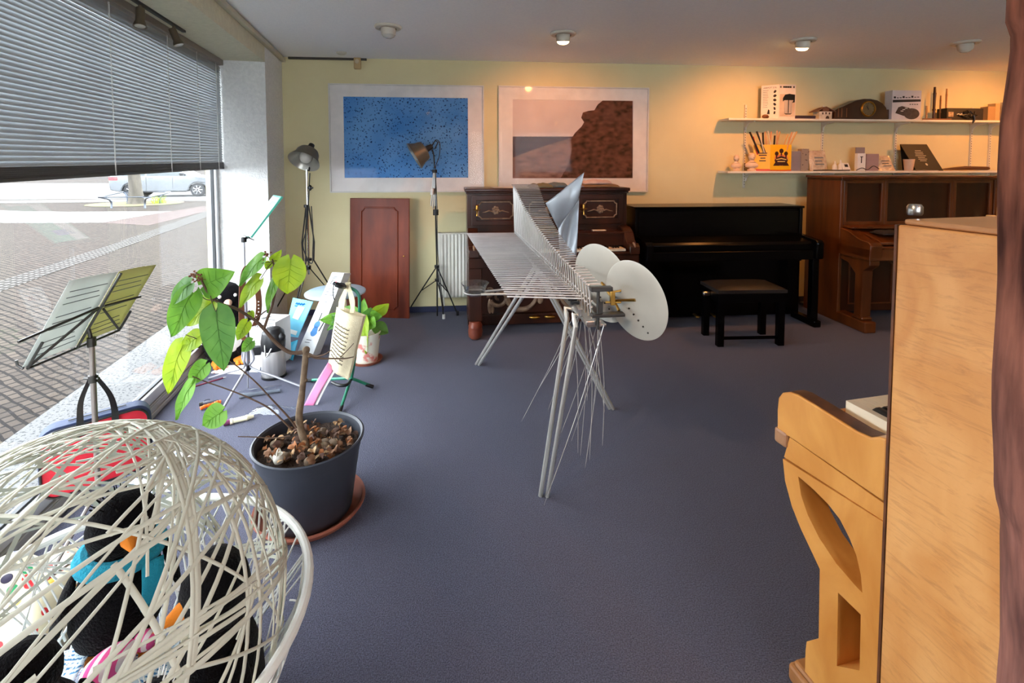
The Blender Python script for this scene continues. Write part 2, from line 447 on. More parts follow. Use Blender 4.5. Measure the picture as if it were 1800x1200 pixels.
# ================================================================== lamps on the ceiling
m_lampring = mat('lamp_enamel', (214, 205, 188), 0.45)
m_lampin = mat('lamp_reflector', (120, 112, 104), 0.3, 0.9)
m_bulbon = glow('lit_bulb', (1.0, 0.66, 0.26), 22.0)
m_bulboff = mat('bulb_glass', (205, 200, 190), 0.15, coat=0.5)
def ceiling_spot(x, y, label, lit, tilt=(0, 0.35), power=40, col=(1.0, 0.36, 0.08), group='ceiling spotlights', angle=130, aim=None):
    t = thing('ceiling_spotlight', label, 'ceiling light', (x, y, CEIL), 0, group)
    r = MB(); r.lathe([(0.0, 0.001), (0.098, 0.001), (0.1, -0.006), (0.092, -0.016), (0.062, -0.018), (0.06, -0.002)], (x, y, CEIL - 0.002), n=32, cap=False)
    r.build('ring', m_lampring, t)
    ax = V((tilt[0], tilt[1], -1)).normalized()
    h = MB(); h.lathe([(0.0, -0.03), (0.04, -0.02), (0.052, 0.0), (0.055, 0.025), (0.05, 0.052), (0.044, 0.052), (0.044, 0.04), (0.0, 0.038)], (x, y, CEIL - 0.012), ax, n=28, cap=False)
    h.build('housing', m_lampring, t)
    k = MB(); k.lathe([(0.0, 0.076), (0.022, 0.074), (0.04, 0.064), (0.0465, 0.0515), (0.0, 0.04)], (x, y, CEIL - 0.012), ax, n=20, cap=False)
    k.build('bulb', m_bulbon if lit else m_bulboff, t)
    if lit:
        l = bpy.data.lights.new('spot_lamp', 'SPOT'); l.energy = power; l.color = col; l.spot_size = math.radians(angle); l.spot_blend = 0.7; l.shadow_soft_size = 0.035
        lo = bpy.data.objects.new('spot_lamp', l); C.objects.link(lo)
        p = V((x, y, CEIL - 0.012)) + ax * 0.095
        lo.parent = t; lo.location = p - V((x, y, CEIL))
        lo.rotation_euler = (V(aim) if aim else ax).to_track_quat('-Z', 'Y').to_euler()
    return t
ceiling_spot(-0.909, 3.642, 'unlit round ceiling spotlight nearest the window wall', False, (0.05, 0.1))
ceiling_spot(0.395, 3.83, 'lit warm ceiling spotlight above the two framed pictures', True, (0.0, 0.2), 36, aim=(0.0, 0.8, -1))
ceiling_spot(2.37, 4.038, 'lit warm ceiling spotlight in front of the white shelves', True, (0.0, 0.25), 50, aim=(0.0, 0.8, -1))
ceiling_spot(3.759, 4.112, 'white unlit ceiling spotlight nearest the wooden post', False, (0.5, 0.5))
# unseen lamps added to brighten the shop, the third aimed at the pale piano
for x, y, pw, tl, *am in ((5.05, 4.25, 55, (0.0, 0.8)), (3.75, 1.6, 40, (0.05, 0.5)), (-0.75, 0.25, 62, (0.6, 0.4), (1.75, 0.95, -1.5), 75, (1.0, 0.62, 0.32)), (2.2, -1.2, 40, (-0.3, 0.4))):  # first one follows the stronger orange light at the wall's right end
    ceiling_spot(x, y, 'lit warm ceiling spotlight, unseen, added for light over the shop floor', True, tl, pw, aim=am[0] if am else None, angle=am[1] if am else 130, col=am[2] if am else (1.0, 0.36, 0.08))

# two small spotlights on a rail over the blind
m_bronze = mat('dull_bronze', (120, 108, 92), 0.4, 0.7)
ra = thing('track_rail', 'short dark lighting rail under the soffit above the blind', 'lighting rail', tuple(aty(245, -8, 2.9).xy) + (HEAD - 0.01,))
p0, p1 = wl(1.55, 0.24, HEAD), wl(2.25, 0.24, HEAD)
mb = MB(); mb.boxf(p0 + V((0, 0, -0.014)), p1 - p0, LN * 0.02, V((0, 0, 0.0135))); mb.build('rail_bar', m_darksteel, ra, smooth=0)
def track_spot(s, tipdir, label):
    o = wl(s, 0.25, HEAD - 0.014)
    t = thing('track_spotlight', label, 'spotlight', tuple(o), 0, 'rail spotlights over the blind')
    mb = MB(); mb.cyl(o, o + V((0, 0, -0.035)), 0.008); mb.ball(o + V((0, 0, -0.04)), 0.013); mb.build('mount', m_bronze, t)
    d = V(tipdir).normalized(); a = o + V((0, 0, -0.04)) - d * 0.025
    mb = MB(); mb.lathe([(0.0, -0.002), (0.02, 0), (0.021, 0.07), (0.027, 0.085), (0.031, 0.1), (0.027, 0.1), (0.0, 0.09)], a, d, n=20, cap=False); mb.build('housing', m_bronze, t)
    mb = MB(); mb.lathe([(0.0, 0.103), (0.022, 0.1), (0.027, 0.095), (0.0, 0.093)], a, d, n=20, cap=False); mb.build('lens', m_bulboff, t)
track_spot(2.1, (0.1, -0.2, -1), 'bronze rail spotlight pointing straight down, farther from the white pier')
track_spot(1.7, (0.35, 0.1, -1), 'bronze rail spotlight tilted into the room, nearer the white pier')

# ceiling rose and sensor
p = atz(600, 92, CEIL)
mb = MB(); mb.lathe([(0.0, -0.02), (0.03, -0.018), (0.045, -0.008), (0.048, 0)], (p.x, p.y, CEIL - 0.001), n=24)
tag(mb.build('smoke_detector', m_lampring, at=(p.x, p.y, CEIL)), 'small flat round cover on the ceiling above the wall sensor', 'detector')
a = bw(628, 111, 0.03)
t = thing('motion_sensor', 'small beige wall sensor hanging just under the ceiling edge', 'sensor', tuple(a))
mb = MB(); mb.boxf(a - BU * 0.032 + V((0, 0, -0.055)) - BN * 0.028, BU * 0.064, BN * 0.04, V((0, 0, 0.12))); mb.build('housing', mat('beige_plastic', (186, 158, 112), 0.5), t, bevel=0.008)
mb = MB(); mb.ball(a + BN * 0.012 + V((0, 0, 0.015)), (0.022, 0.012, 0.022)); mb.build('lens', mat('sensor_lens', (205, 190, 160), 0.3), t)

# ================================================================== venetian blind
bl = thing('venetian_blind', 'wide grey venetian blind pulled halfway down inside the shop window', 'blind', tuple(wl(2.5, 0.33, HEAD)))
S0, S1 = PIL + 0.012, WEND - 0.03
m_slat = mat('blind_slat', (168, 173, 176), 0.45, 0.0, col2=(160, 165, 169), scale=3)
m_slatdark = mat('blind_bundle', (66, 62, 60), 0.5, 0.0)
mb = MB(); mb.boxf(wl(S0 - 0.006, 0.305, HEAD - 0.045), LA * (S1 - S0 + 0.012), LN * 0.055, V((0, 0, 0.044))); mb.build('head_rail', mat('blind_head_rail', (138, 128, 118), 0.5, 0.2), bl, smooth=0, bevel=0.004)
ZB = lambda s: 1.432 - 0.0105 * (s - PIL)
NS = 39
for k in range(NS):
    mb = MB(); ang = math.radians(67 + rnd.uniform(-1.5, 1.5))
    def fn(i, j, k=k, ang=ang):
        s = S0 + (S1 - S0) * i; q = (j - 0.5) * 2
        zt, zb = HEAD - 0.062, ZB(s) + 0.064
        zc = zb + (zt - zb) * (k / (NS - 1))
        n = (1 - q * q) * 0.0035
        dd = q * 0.0142 * math.cos(ang) + n * math.sin(ang); zz = q * 0.0142 * math.sin(ang) - n * math.cos(ang) * 0
        return wl(s, 0.333 + dd - n * 1.2, zc + zz)
    mb.grid(fn, 4, 5); mb.build('slat', m_slat, bl, smooth=60, fix=False)
mb = MB(); mb.boxf(wl(S0, 0.322, ZB(S0) + 0.008), wl(S1, 0.322, ZB(S1) + 0.008) - wl(S0, 0.322, ZB(S0) + 0.008), LN * 0.024, V((0, 0, 0.042)))
for q in range(6):
    mb.grid(lambda i, j, q=q: wl(S0 + (S1 - S0) * i, 0.320 + 0.028 * j, ZB(S0 + (S1 - S0) * i) + 0.014 + 0.0072 * q + 0.003 * math.sin(PI * j)), 4, 4)
mb.build('slat_stack', m_slatdark, bl, smooth=60, fix=False, thick=0.0012)
mb = MB()
a0, a1 = wl(S0, 0.318, ZB(S0) - 0.004), wl(S1, 0.318, ZB(S1) - 0.004)
mb.boxf(a0, a1 - a0, LN * 0.031, V((0, 0, 0.016))); mb.build('bottom_rail', m_slatdark, bl, smooth=0, bevel=0.004)
for s in [0.78, 1.16, 1.62, 2.25, 3.05, 3.8]:
    mb = MB()
    for d in (0.3155, 0.352):
        mb.tube([wl(s, d, HEAD - 0.05), wl(s, d, ZB(s) + 0.0)], 0.0011, 5)
    mb.tube([wl(s + 0.012, 0.3145, HEAD - 0.05), wl(s + 0.008, 0.3145, ZB(s) + 0.02)], 0.0009, 5)
    for k in range(9):
        z = ZB(s) + 0.006 * k
        mb.tube([wl(s - 0.003, 0.3146, z), wl(s + 0.006, 0.3146, z + 0.004)], 0.0016, 5)
    mb.build('ladder_cord', m_white, bl)

# ================================================================== framed pictures
m_glassfront = clear('picture_glass', (1, 1, 1), 1.35, 0.03, 0.06)
m_frame = mat('picture_frame_white', (214, 210, 204), 0.45)
m_mount = mat('picture_mount', (228, 222, 218), 0.8)
def specks():
    m = bpy.data.materials.new('starling_print'); m.use_nodes = True
    nt = m.node_tree; N = nt.nodes; L = nt.links; b = N['Principled BSDF']; b.inputs['Roughness'].default_value = 0.9; b.inputs['Specular IOR Level'].default_value = 0.1
    tc = N.new('ShaderNodeTexCoord'); vo = N.new('ShaderNodeTexVoronoi'); vo.inputs['Scale'].default_value = 44
    nz = N.new('ShaderNodeTexNoise'); nz.inputs['Scale'].default_value = 60
    ad = N.new('ShaderNodeMix'); ad.data_type = 'RGBA'; ad.inputs[0].default_value = 0.03
    cr = N.new('ShaderNodeValToRGB'); cr.color_ramp.elements[0].position = 0.22; cr.color_ramp.elements[0].color = (1, 1, 1, 1)
    cr.color_ramp.elements[1].position = 0.3; cr.color_ramp.elements[1].color = (0, 0, 0, 1)
    n2 = N.new('ShaderNodeTexNoise'); n2.inputs['Scale'].default_value = 2.2
    c2 = N.new('ShaderNodeValToRGB'); c2.color_ramp.elements[0].position = 0.3; c2.color_ramp.elements[0].color = lin((62, 122, 190)); c2.color_ramp.elements[1].position = 0.75; c2.color_ramp.elements[1].color = lin((112, 160, 210))
    mx = N.new('ShaderNodeMix'); mx.data_type = 'RGBA'; mx.inputs[7].default_value = lin((24, 52, 98))
    L.new(tc.outputs['Object'], nz.inputs['Vector']); L.new(tc.outputs['Object'], ad.inputs[6]); L.new(nz.outputs['Color'], ad.inputs[7])
    L.new(ad.outputs[2], vo.inputs['Vector']); L.new(vo.outputs['Distance'], cr.inputs['Fac'])
    L.new(tc.outputs['Object'], n2.inputs['Vector']); L.new(n2.outputs['Fac'], c2.inputs['Fac'])
    L.new(cr.outputs['Color'], mx.inputs[0]); L.new(c2.outputs['Color'], mx.inputs[6]); L.new(mx.outputs[2], b.inputs['Base Color'])
    return m
def framed(label, x0, x1, z0, z1, px0, px1, pz0, pz1, printmat):
    o = bp((x0 + x1) / 2, 0, z0)
    t = thing('framed_picture', label, 'picture', tuple(o), 0, 'large framed pictures on the back wall')
    mb = MB(); fw, dp = 0.012, 0.03
    mb.prism([(x0, z0), (x1, z0), (x1, z1), (x0, z1)], BO + BN * 0.002, BU, V((0, 0, 1)), BN * dp, [[(x0 + fw, z0 + fw), (x1 - fw, z0 + fw), (x1 - fw, z1 - fw), (x0 + fw, z1 - fw)]])
    mb.build('frame', m_frame, t, smooth=0)
    mb = MB(); mb.prism([(x0 + fw, z0 + fw), (x1 - fw, z0 + fw), (x1 - fw, z1 - fw), (x0 + fw, z1 - fw)], BO + BN * 0.006, BU, V((0, 0, 1)), BN * 0.012, [[(px0, pz0), (px1, pz0), (px1, pz1), (px0, pz1)]])
    mb.build('mount_board', m_mount, t, smooth=0)
    mb = MB(); mb.boxf(bp(px0 - 0.01, 0.006, pz0 - 0.01), BU * (px1 - px0 + 0.02), BN * 0.006, V((0, 0, pz1 - pz0 + 0.02)))
    pr = mb.build('print', printmat, t, smooth=0)
    mb = MB(); mb.boxf(bp(x0 + fw, 0.026, z0 + fw), BU * (x1 - x0 - 2 * fw), BN * 0.002, V((0, 0, z1 - z0 - 2 * fw)))
    mb.build('glazing', m_glassfront, t, smooth=0)
    return t, pr
def bx(px, py): v = bw(px, py); return ((v - BO).dot(BU), v.z)
def rect(a, b): (x0, z1), (x1, z0) = bx(*a), bx(*b); return x0, x1, z0, z1
framed('large white framed blue picture full of small dark birds', *rect((578, 147), (851, 337)), *rect((604, 170), (823, 312)), specks())
x0, x1, z0, z1 = rect((901, 175), (1111, 313))
t, pr = framed('large white framed picture of a brown cliff above a beach', *rect((876, 151), (1137, 337)), x0, x1, z0, z1, mat('print_sky', (214, 200, 196), 0.9, spec=0.1, col2=(196, 182, 182), scale=3))
def layer(name, pts, m, off):
    mb = MB(); q = [bx(*p) for p in pts]
    mb.prism(q, BO + BN * off, BU, V((0, 0, 1)), BN * 0.0012); mb.build(name, m, pr, smooth=0)
layer('printed_sea', [(901, 313), (1111, 313), (1111, 240), (901, 240)], mat('print_sea', (74, 62, 66), 0.9, spec=0.1, col2=(88, 74, 76), scale=4, stretch=(1, 1, 10)), 0.0122)
layer('printed_beach', [(901, 313), (901, 277), (935, 264), (975, 251), (1003, 243), (1030, 240), (1060, 313)], mat('print_beach', (150, 116, 104), 0.9, spec=0.1, col2=(104, 78, 70), scale=10, stretch=(1, 1, 3)), 0.0136)
layer('printed_cliff', [(985, 313), (998, 290), (1005, 262), (1003, 245), (1010, 234), (1022, 222), (1026, 215), (1021, 207), (1024, 198), (1034, 195), (1044, 194), (1050, 184), (1060, 176), (1111, 175), (1111, 313)], mat('print_cliff', (112, 74, 58), 0.9, spec=0.1, col2=(52, 38, 32), scale=16, stretch=(1, 1, 1.6), detail=8), 0.015)

# ================================================================== radiator
ro = bp(-0.28, 0.06, 0.16)
t = thing('radiator', 'white ribbed panel radiator on the wall between lamp stand and carved piano', 'radiator', tuple(ro))
m_rad = mat('radiator_enamel', (226, 222, 210), 0.4)
xa, xb = (bx(771, 450)[0]), (bx(771, 450)[0]) + 0.85
za, zb = 0.165, 0.80
mb = MB()
def fn(i, j):
    x = xa + 0.03 + (xb - xa - 0.06) * i
    ph = (x - xa) / 0.0345 * 2 * PI
    dd = 0.10 + 0.008 * max(-0.6, min(0.6, math.sin(ph))) * (1 if 0.04 < j < 0.96 else 0)
    return bp(x, dd, za + (zb - za) * j)
mb.grid(fn, 170, 14); mb.build('ribbed_panel', m_rad, t, smooth=50, thick=0.004, fix=False)
mb = MB(); mb.boxf(bp(xa, 0.03, za), BU * 0.032, BN * 0.07, V((0, 0, zb - za))); mb.boxf(bp(xb - 0.032, 0.03, za), BU * 0.032, BN * 0.07, V((0, 0, zb - za)))
mb.boxf(bp(xa, 0.035, zb - 0.012), BU * (xb - xa), BN * 0.07, V((0, 0, 0.012)))
mb.build('side_cover', m_rad, t, smooth=0, bevel=0.006)
mb = MB(); mb.tube([bp(xa + 0.05, 0.07, za + 0.02), bp(xa + 0.05, 0.07, 0.08), bp(xa + 0.05, 0.003, 0.08)], 0.009, 10)
mb.build('pipe', m_rad, t)
# ================================================================== pianos
def local(loc, rz):
    R = Matrix.Rotation(rz, 3, 'Z'); o = V(loc)
    return (lambda x, y, z: o + R @ V((x, y, z))), R @ V((1, 0, 0)), R @ V((0, 1, 0)), V((0, 0, 1))
def keyboard(t, P, ux, uy, x0, x1, y0, y1, z, gap=0.0012):
    n = 52; w = (x1 - x0) / n; mb = MB(); kb = MB()
    for i in range(n):
        mb.boxf(P(x0 + i * w + gap / 2, y0, z - 0.018), ux * (w - gap), uy * (y1 - y0), V((0, 0, 0.018)))
        if i < n - 1 and (i + 5) % 7 in (0, 1, 3, 4, 5):
            kb.boxf(P(x0 + (i + 1) * w - w * 0.28, y0 + (y1 - y0) * 0.36, z), ux * w * 0.56, uy * (y1 - y0) * 0.64, V((0, 0, 0.012)))
    mb.build('white_keys', m_ivory, t, smooth=0); kb.build('black_keys', mat('ebony', (18, 17, 18), 0.25), t, smooth=0, bevel=0.002)

# ---- the carved walnut piano
m_wal = mat('dark_walnut', (70, 35, 22), 0.32, col2=(34, 16, 10), scale=6, stretch=(1, 1, 0.22), detail=6, coat=0.08, spec=0.3, bump=0.05, bscale=30)
m_walcarv = mat('carved_walnut', (156, 130, 106), 0.45, col2=(92, 68, 52), scale=20)
RZ = math.radians(7)
t = thing('carved_upright_piano', 'old carved dark walnut upright piano with brass candle holders', 'piano', (-0.40, 4.34, 0), RZ, 'upright pianos along the back wall')
P, ux, uy, uz = local((-0.40, 4.34, 0), RZ)
W_, D_ = 1.475, 0.30
mb = MB(); mb.boxf(P(0, 0.0, 0.10), ux * W_, uy * D_, uz * 1.125); mb.boxf(P(0.0, -0.06, 0.03), ux * W_, uy * (D_ + 0.06), uz * 0.09); mb.build('case', m_wal, t, smooth=0, bevel=0.004)
mb = MB(); mb.boxf(P(-0.02, -0.035, 1.222), ux * (W_ + 0.04), uy * (D_ + 0.04), uz * 0.03); mb.boxf(P(-0.01, -0.02, 1.203), ux * (W_ + 0.02), uy * (D_ + 0.02), uz * 0.02); mb.build('lid', m_wal, t, smooth=0, bevel=0.007)
for xa_, xb_, nm in ((0.04, 0.47, 'door_panel'), (0.50, 0.975, 'door_panel'), (1.005, 1.435, 'door_panel')):
    mb = MB()
    mb.prism([(xa_, 0.92), (xb_, 0.92), (xb_, 1.19), (xa_, 1.19)], P(0, -0.001, 0), ux, uz, -uy * 0.016, [[(xa_ + 0.045, 0.965), (xb_ - 0.045, 0.965), (xb_ - 0.045, 1.145), (xa_ + 0.045, 1.145)]])
    dp = mb.build(nm, m_wal, t, smooth=0, bevel=0.004)
    mb = MB(); r = 0.03; x0, x1, z0, z1 = xa_ + 0.06, xb_ - 0.06, 0.98, 1.13
    pts = []
    for cx, cz, a0 in ((x1, z1, 0), (x0, z1, 90), (x0, z0, 180), (x1, z0, 270)):
        for k in range(7):
            a = math.radians(a0 + 180 + 90 - k * 15 * 1.0) if False else math.radians(a0 + 270 - 15 * k)
            pts.append(P(cx + r * math.cos(a) * 0.8, -0.006, cz + r * math.sin(a) * 0.8))
    mb.tube(pts, 0.006, 7, closed=True); mb.build('moulding', m_walcarv, dp)
    mb = MB(); cx, cz = (xa_ + xb_) / 2, 1.055
    for k in range(7):
        a = 2 * PI * k / 7; mb.ball(P(cx + 0.022 * math.cos(a), -0.006, cz + 0.026 * math.sin(a)), (0.014, 0.008, 0.014), 8, 6)
    mb.ball(P(cx, -0.009, cz), 0.012, 8, 6)
    for sgn in (-1, 1):
        mb.tube([P(cx + sgn * (0.03 + 0.03 * k), -0.004, cz - 0.012 + 0.008 * math.sin(k * 1.7)) for k in range(4)], [0.008, 0.006, 0.005, 0.002], 6)
    mb.build('carved_flower', m_walcarv, dp)
for cx in (0.085, 1.045):
    mb = MB(); a = P(cx, -0.02, 1.04)
    mb.tube(spline([a + uy * 0.02, a - uy * 0.04, a - uy * 0.06 + uz * 0.02]), 0.006, 7)
    mb.lathe([(0.0, 0), (0.03, 0.004), (0.034, 0.01), (0.012, 0.012), (0.012, 0.045), (0.018, 0.05)], a - uy * 0.06 + uz * 0.02, (0, 0, 1), 16)
    mb.lathe([(0.0, -0.05), (0.008, -0.045), (0.004, -0.02), (0.008, 0.0)], a - uy * 0.06 + uz * 0.02, (0, 0, 1), 10)
    mb.build('candle_holder', m_brass, t)
mb = MB(); mb.boxf(P(0.015, -0.18, 0.845), ux * (W_ - 0.03), uy * 0.18, uz * 0.022); mb.build('music_shelf', m_wal, t, smooth=0, bevel=0.005)
mb = MB(); mb.boxf(P(0.09, -0.17, 0.745), ux * (W_ - 0.18), uy * 0.02, uz * 0.1); mb.build('fallboard', m_wal, t, smooth=0)
mb = MB(); mb.boxf(P(0.0, -0.32, 0.60), ux * W_, uy * 0.33, uz * 0.085); mb.boxf(P(0.0, -0.335, 0.69), ux * W_, uy * 0.03, uz * 0.022); mb.build('key_bed', m_wal, t, smooth=0, bevel=0.006)
keyboard(t, P, ux, uy, 0.115, W_ - 0.115, -0.30, -0.17, 0.735)
for xk in (0.0, W_ - 0.09):
    mb = MB(); pr = [(-0.34, 0.69), (-0.335, 0.76), (-0.30, 0.785), (-0.26, 0.775), (-0.22, 0.80), (-0.18, 0.86), (-0.10, 0.90), (0.0, 0.90), (0.0, 0.69)]
    mb.prism(pr, P(xk, 0, 0), uy, uz, ux * 0.09); cheek = mb.build('cheek', m_wal, t, smooth=30, bevel=0.008)
    mb = MB(); mb.tube([P(xk + 0.045, -0.30 + 0.028 * math.cos(a), 0.755 + 0.028 * math.sin(a)) for a in [k * PI / 5 for k in range(10)]], 0.01, 6, closed=True); mb.build('scroll', m_walcarv, cheek)
    mb = MB(); mb.boxf(P(xk + 0.0, -0.30, 0.145), ux * 0.115, uy * 0.17, uz * 0.455); mb.build('leg', m_wal, t, smooth=0, bevel=0.008)
    mb = MB(); mb.lathe([(0.05, 0.0), (0.072, 0.02), (0.078, 0.06), (0.07, 0.09), (0.075, 0.105), (0.06, 0.13), (0.05, 0.145)], P(xk + 0.057, -0.27, 0.0), (0, 0, 1), 18, 0.8, 1.2)
    mb.boxf(P(xk + 0.01, -0.25, 0.02), ux * 0.095, uy * 0.25, uz * 0.1)
    mb.build('foot', mat('worn_walnut', (150, 84, 62), 0.4, col2=(110, 52, 38), scale=8), t, smooth=50)
mb = MB(); mb.boxf(P(0.13, -0.012, 0.13), ux * (W_ - 0.26), uy * 0.012, uz * 0.45); lp = mb.build('lower_panel', m_wal, t, smooth=0)
def spiral(cx, cz, r0, r1, a0, a1, th0, th1, n=26):
    pts, rs = [], []
    for k in range(n + 1):
        q = k / n; a = math.radians(a0 + (a1 - a0) * q); r = r0 + (r1 - r0) * q
        pts.append(P(cx + r * math.cos(a), -0.02, cz + r * math.sin(a))); rs.append(th0 + (th1 - th0) * q)
    return pts, rs
for mx_ in (0, 1):
    fx = (lambda x: x) if not mx_ else (lambda x: W_ - x)
    sg = 1 if not mx_ else -1
    mb = MB()
    for (cx, cz, r0, r1, a0, a1, h0, h1) in ((0.285, 0.27, 0.085, 0.02, 200, 620, 0.02, 0.01), (0.50, 0.29, 0.15, 0.12, 190, 370, 0.028, 0.016), (0.62, 0.34, 0.06, 0.02, 330, 620, 0.022, 0.012), (0.19, 0.33, 0.05, 0.02, 250, 480, 0.016, 0.01)):
        if sg < 0: a0, a1 = 180 - a0, 180 - a1
        mb.tube(*spiral(fx(cx), cz, r0, r1, a0, a1, h0, h1), 8)
    for (x, z, a, b) in ((0.20, 0.19, 0.02, 0.07), (0.225, 0.175, 0.016, 0.055), (0.39, 0.165, 0.035, 0.02), (0.43, 0.15, 0.028, 0.018), (0.66, 0.24, 0.03, 0.045)):
        mb.ball(P(fx(x), -0.016, z), (a, 0.014, b), 10, 8)
    mb.build('carved_scroll', m_walcarv, lp)
mb = MB(); mb.ball(P(0.74, -0.07, 0.09), (0.05, 0.02, 0.018), 12, 8); mb.build('pedal', m_brass, t); 
mb = MB(); mb.ball(P(0.60, -0.07, 0.09), (0.05, 0.02, 0.018), 12, 8); mb.build('pedal', m_brass, t)

# ---- the black piano
m_ebon = mat('black_lacquer', (3, 3, 4), 0.22, coat=0.03, spec=0.15)
RZ = math.radians(4.5); O_ = (1.135, 4.50, 0)
t = thing('black_upright_piano', 'black lacquered upright piano between the carved piano and the oak piano', 'piano', O_, RZ, 'upright pianos along the back wall')
P, ux, uy, uz = local(O_, RZ); W_ = 1.625; D_ = 0.33
mb = MB(); mb.boxf(P(0, 0.012, 0.03), ux * W_, uy * D_, uz * 1.02); mb.build('case', m_ebon, t, smooth=0, bevel=0.004)
for xk in (0, W_ - 0.03):
    mb = MB(); mb.boxf(P(xk, -0.012, 0.55), ux * 0.03, uy * 0.03, uz * 0.52); mb.build('side_post', m_ebon, t, smooth=0, bevel=0.004)
mb = MB(); mb.boxf(P(-0.012, -0.02, 1.052), ux * (W_ + 0.024), uy * (D_ + 0.04), uz * 0.022); mb.build('lid', m_ebon, t, smooth=0, bevel=0.006)
mb = MB(); mb.boxf(P(0.035, -0.002, 0.80), ux * (W_ - 0.07), uy * 0.013, uz * 0.23); mb.build('upper_panel', m_ebon, t, smooth=0, bevel=0.003)
mb = MB(); mb.prism([(-0.26, 0.70), (-0.262, 0.755), (-0.24, 0.775), (-0.06, 0.80), (-0.01, 0.80), (-0.01, 0.70)], P(0.07, 0, 0), uy, uz, ux * (W_ - 0.14)); mb.build('fallboard', m_ebon, t, smooth=30, bevel=0.008)
mb = MB(); mb.boxf(P(0.0, -0.28, 0.615), ux * W_, uy * 0.30, uz * 0.085); mb.build('key_bed', m_ebon, t, smooth=0, bevel=0.006)
for xk in (0.0, W_ - 0.07):
    mb = MB(); mb.prism([(-0.31, 0.62), (-0.315, 0.77), (-0.29, 0.79), (0.0, 0.815), (0.012, 0.62)], P(xk, 0, 0), uy, uz, ux * 0.07); mb.build('arm', m_ebon, t, smooth=0, bevel=0.014)
    mb = MB(); mb.boxf(P(xk + 0.005, -0.26, 0.06), ux * 0.06, uy * 0.065, uz * 0.56); mb.build('leg', m_ebon, t, smooth=0, bevel=0.006)
    mb = MB(); mb.boxf(P(xk - 0.0, -0.30, 0.0), ux * 0.07, uy * 0.33, uz * 0.06); mb.build('foot', m_ebon, t, smooth=0, bevel=0.01)
mb = MB(); mb.boxf(P(0.07, -0.002, 0.09), ux * (W_ - 0.14), uy * 0.014, uz * 0.50); mb.build('lower_panel', m_ebon, t, smooth=0, bevel=0.004)
for k in (-1, 0, 1):
    mb = MB(); mb.prism([(-0.10, -0.02), (-0.02, -0.009), (0.0, -0.008), (0.0, 0.008), (-0.02, 0.009), (-0.10, 0.02), (-0.115, 0.0)], P(0.66 + 0.085 * k, 0, 0.055), uy, ux, uz * 0.012); mb.build('pedal', m_brass, t, bevel=0.003)

# piano bench
bo = atz(1325, 606, 0); BX = (1.92, 4.03)
t = thing('piano_bench', 'low black padded piano bench in front of the black piano', 'bench', (BX[0], BX[1], 0), math.radians(3))
P, ux, uy, uz = local((BX[0], BX[1], 0), math.radians(3))
m_leath = mat('black_leatherette', (26, 24, 25), 0.45, bump=0.15, bscale=300)
mb = MB()
mb.grid(lambda i, j: P(-0.285 + 0.57 * i, -0.165 + 0.33 * j, 0.463 + 0.022 * (1 - (2 * i - 1) ** 6) * (1 - (2 * j - 1) ** 6)), 14, 10)
mb.boxf(P(-0.285, -0.165, 0.435), ux * 0.57, uy * 0.33, uz * 0.028); mb.build('cushion', m_leath, t, smooth=50)
mb = MB(); mb.boxf(P(-0.28, -0.16, 0.36), ux * 0.56, uy * 0.32, uz * 0.075); mb.build('apron', m_ebon, t, smooth=0, bevel=0.004)
for sx_ in (-1, 1):
    for sy_ in (-1, 1):
        mb = MB(); mb.boxf(P(sx_ * 0.25 - 0.026, sy_ * 0.13 - 0.026, 0), ux * 0.052, uy * 0.052, uz * 0.37); mb.build('leg', m_ebon, t, smooth=0, bevel=0.004)
    mb = MB(); mb.cyl(P(sx_ * 0.28, 0, 0.395), P(sx_ * 0.335, 0, 0.395), 0.019, 16); mb.build('knob', m_darksteel if sx_ > 0 else m_steel, t, bevel=0.003)
mb = MB(); mb.boxf(P(-0.25, -0.13, 0.05), ux * 0.5, uy * 0.02, uz * 0.02); mb.build('stretcher', m_ebon, t, smooth=0)

# ---- the oak piano
m_oak = mat('brown_oak', (98, 52, 20), 0.35, col2=(62, 31, 11), scale=9, stretch=(1, 1, 0.18), detail=6, coat=0.08, spec=0.3, bump=0.06, bscale=40)
m_oakdk = mat('brown_oak_panel', (58, 28, 11), 0.32, col2=(34, 16, 7), scale=9, stretch=(1, 1, 0.18), detail=6, coat=0.03, spec=0.25)
RZ = math.radians(4.0); O_ = (3.03, 4.50, 0)
t = thing('oak_upright_piano', 'tall reddish brown oak upright piano under the lower white shelf', 'piano', O_, RZ, 'upright pianos along the back wall')
P, ux, uy, uz = local(O_, RZ); W_ = 1.56; D_ = 0.47
mb = MB()
mb.boxf(P(0, 0, 0.0), ux * 0.032, uy * D_, uz * 1.34); mb.boxf(P(W_ - 0.032, 0, 0.0), ux * 0.032, uy * D_, uz * 1.34); mb.boxf(P(0.03, 0.2, 0.05), ux * (W_ - 0.06), uy * 0.26, uz * 1.28)
mb.build('case', m_oak, t, smooth=0, bevel=0.005)
mb = MB(); mb.boxf(P(-0.018, -0.03, 1.335), ux * (W_ + 0.036), uy * (D_ + 0.03), uz * 0.022); mb.boxf(P(0.0, -0.012, 1.318), ux * W_, uy * 0.05, uz * 0.018); mb.build('lid', m_oak, t, smooth=0, bevel=0.006)
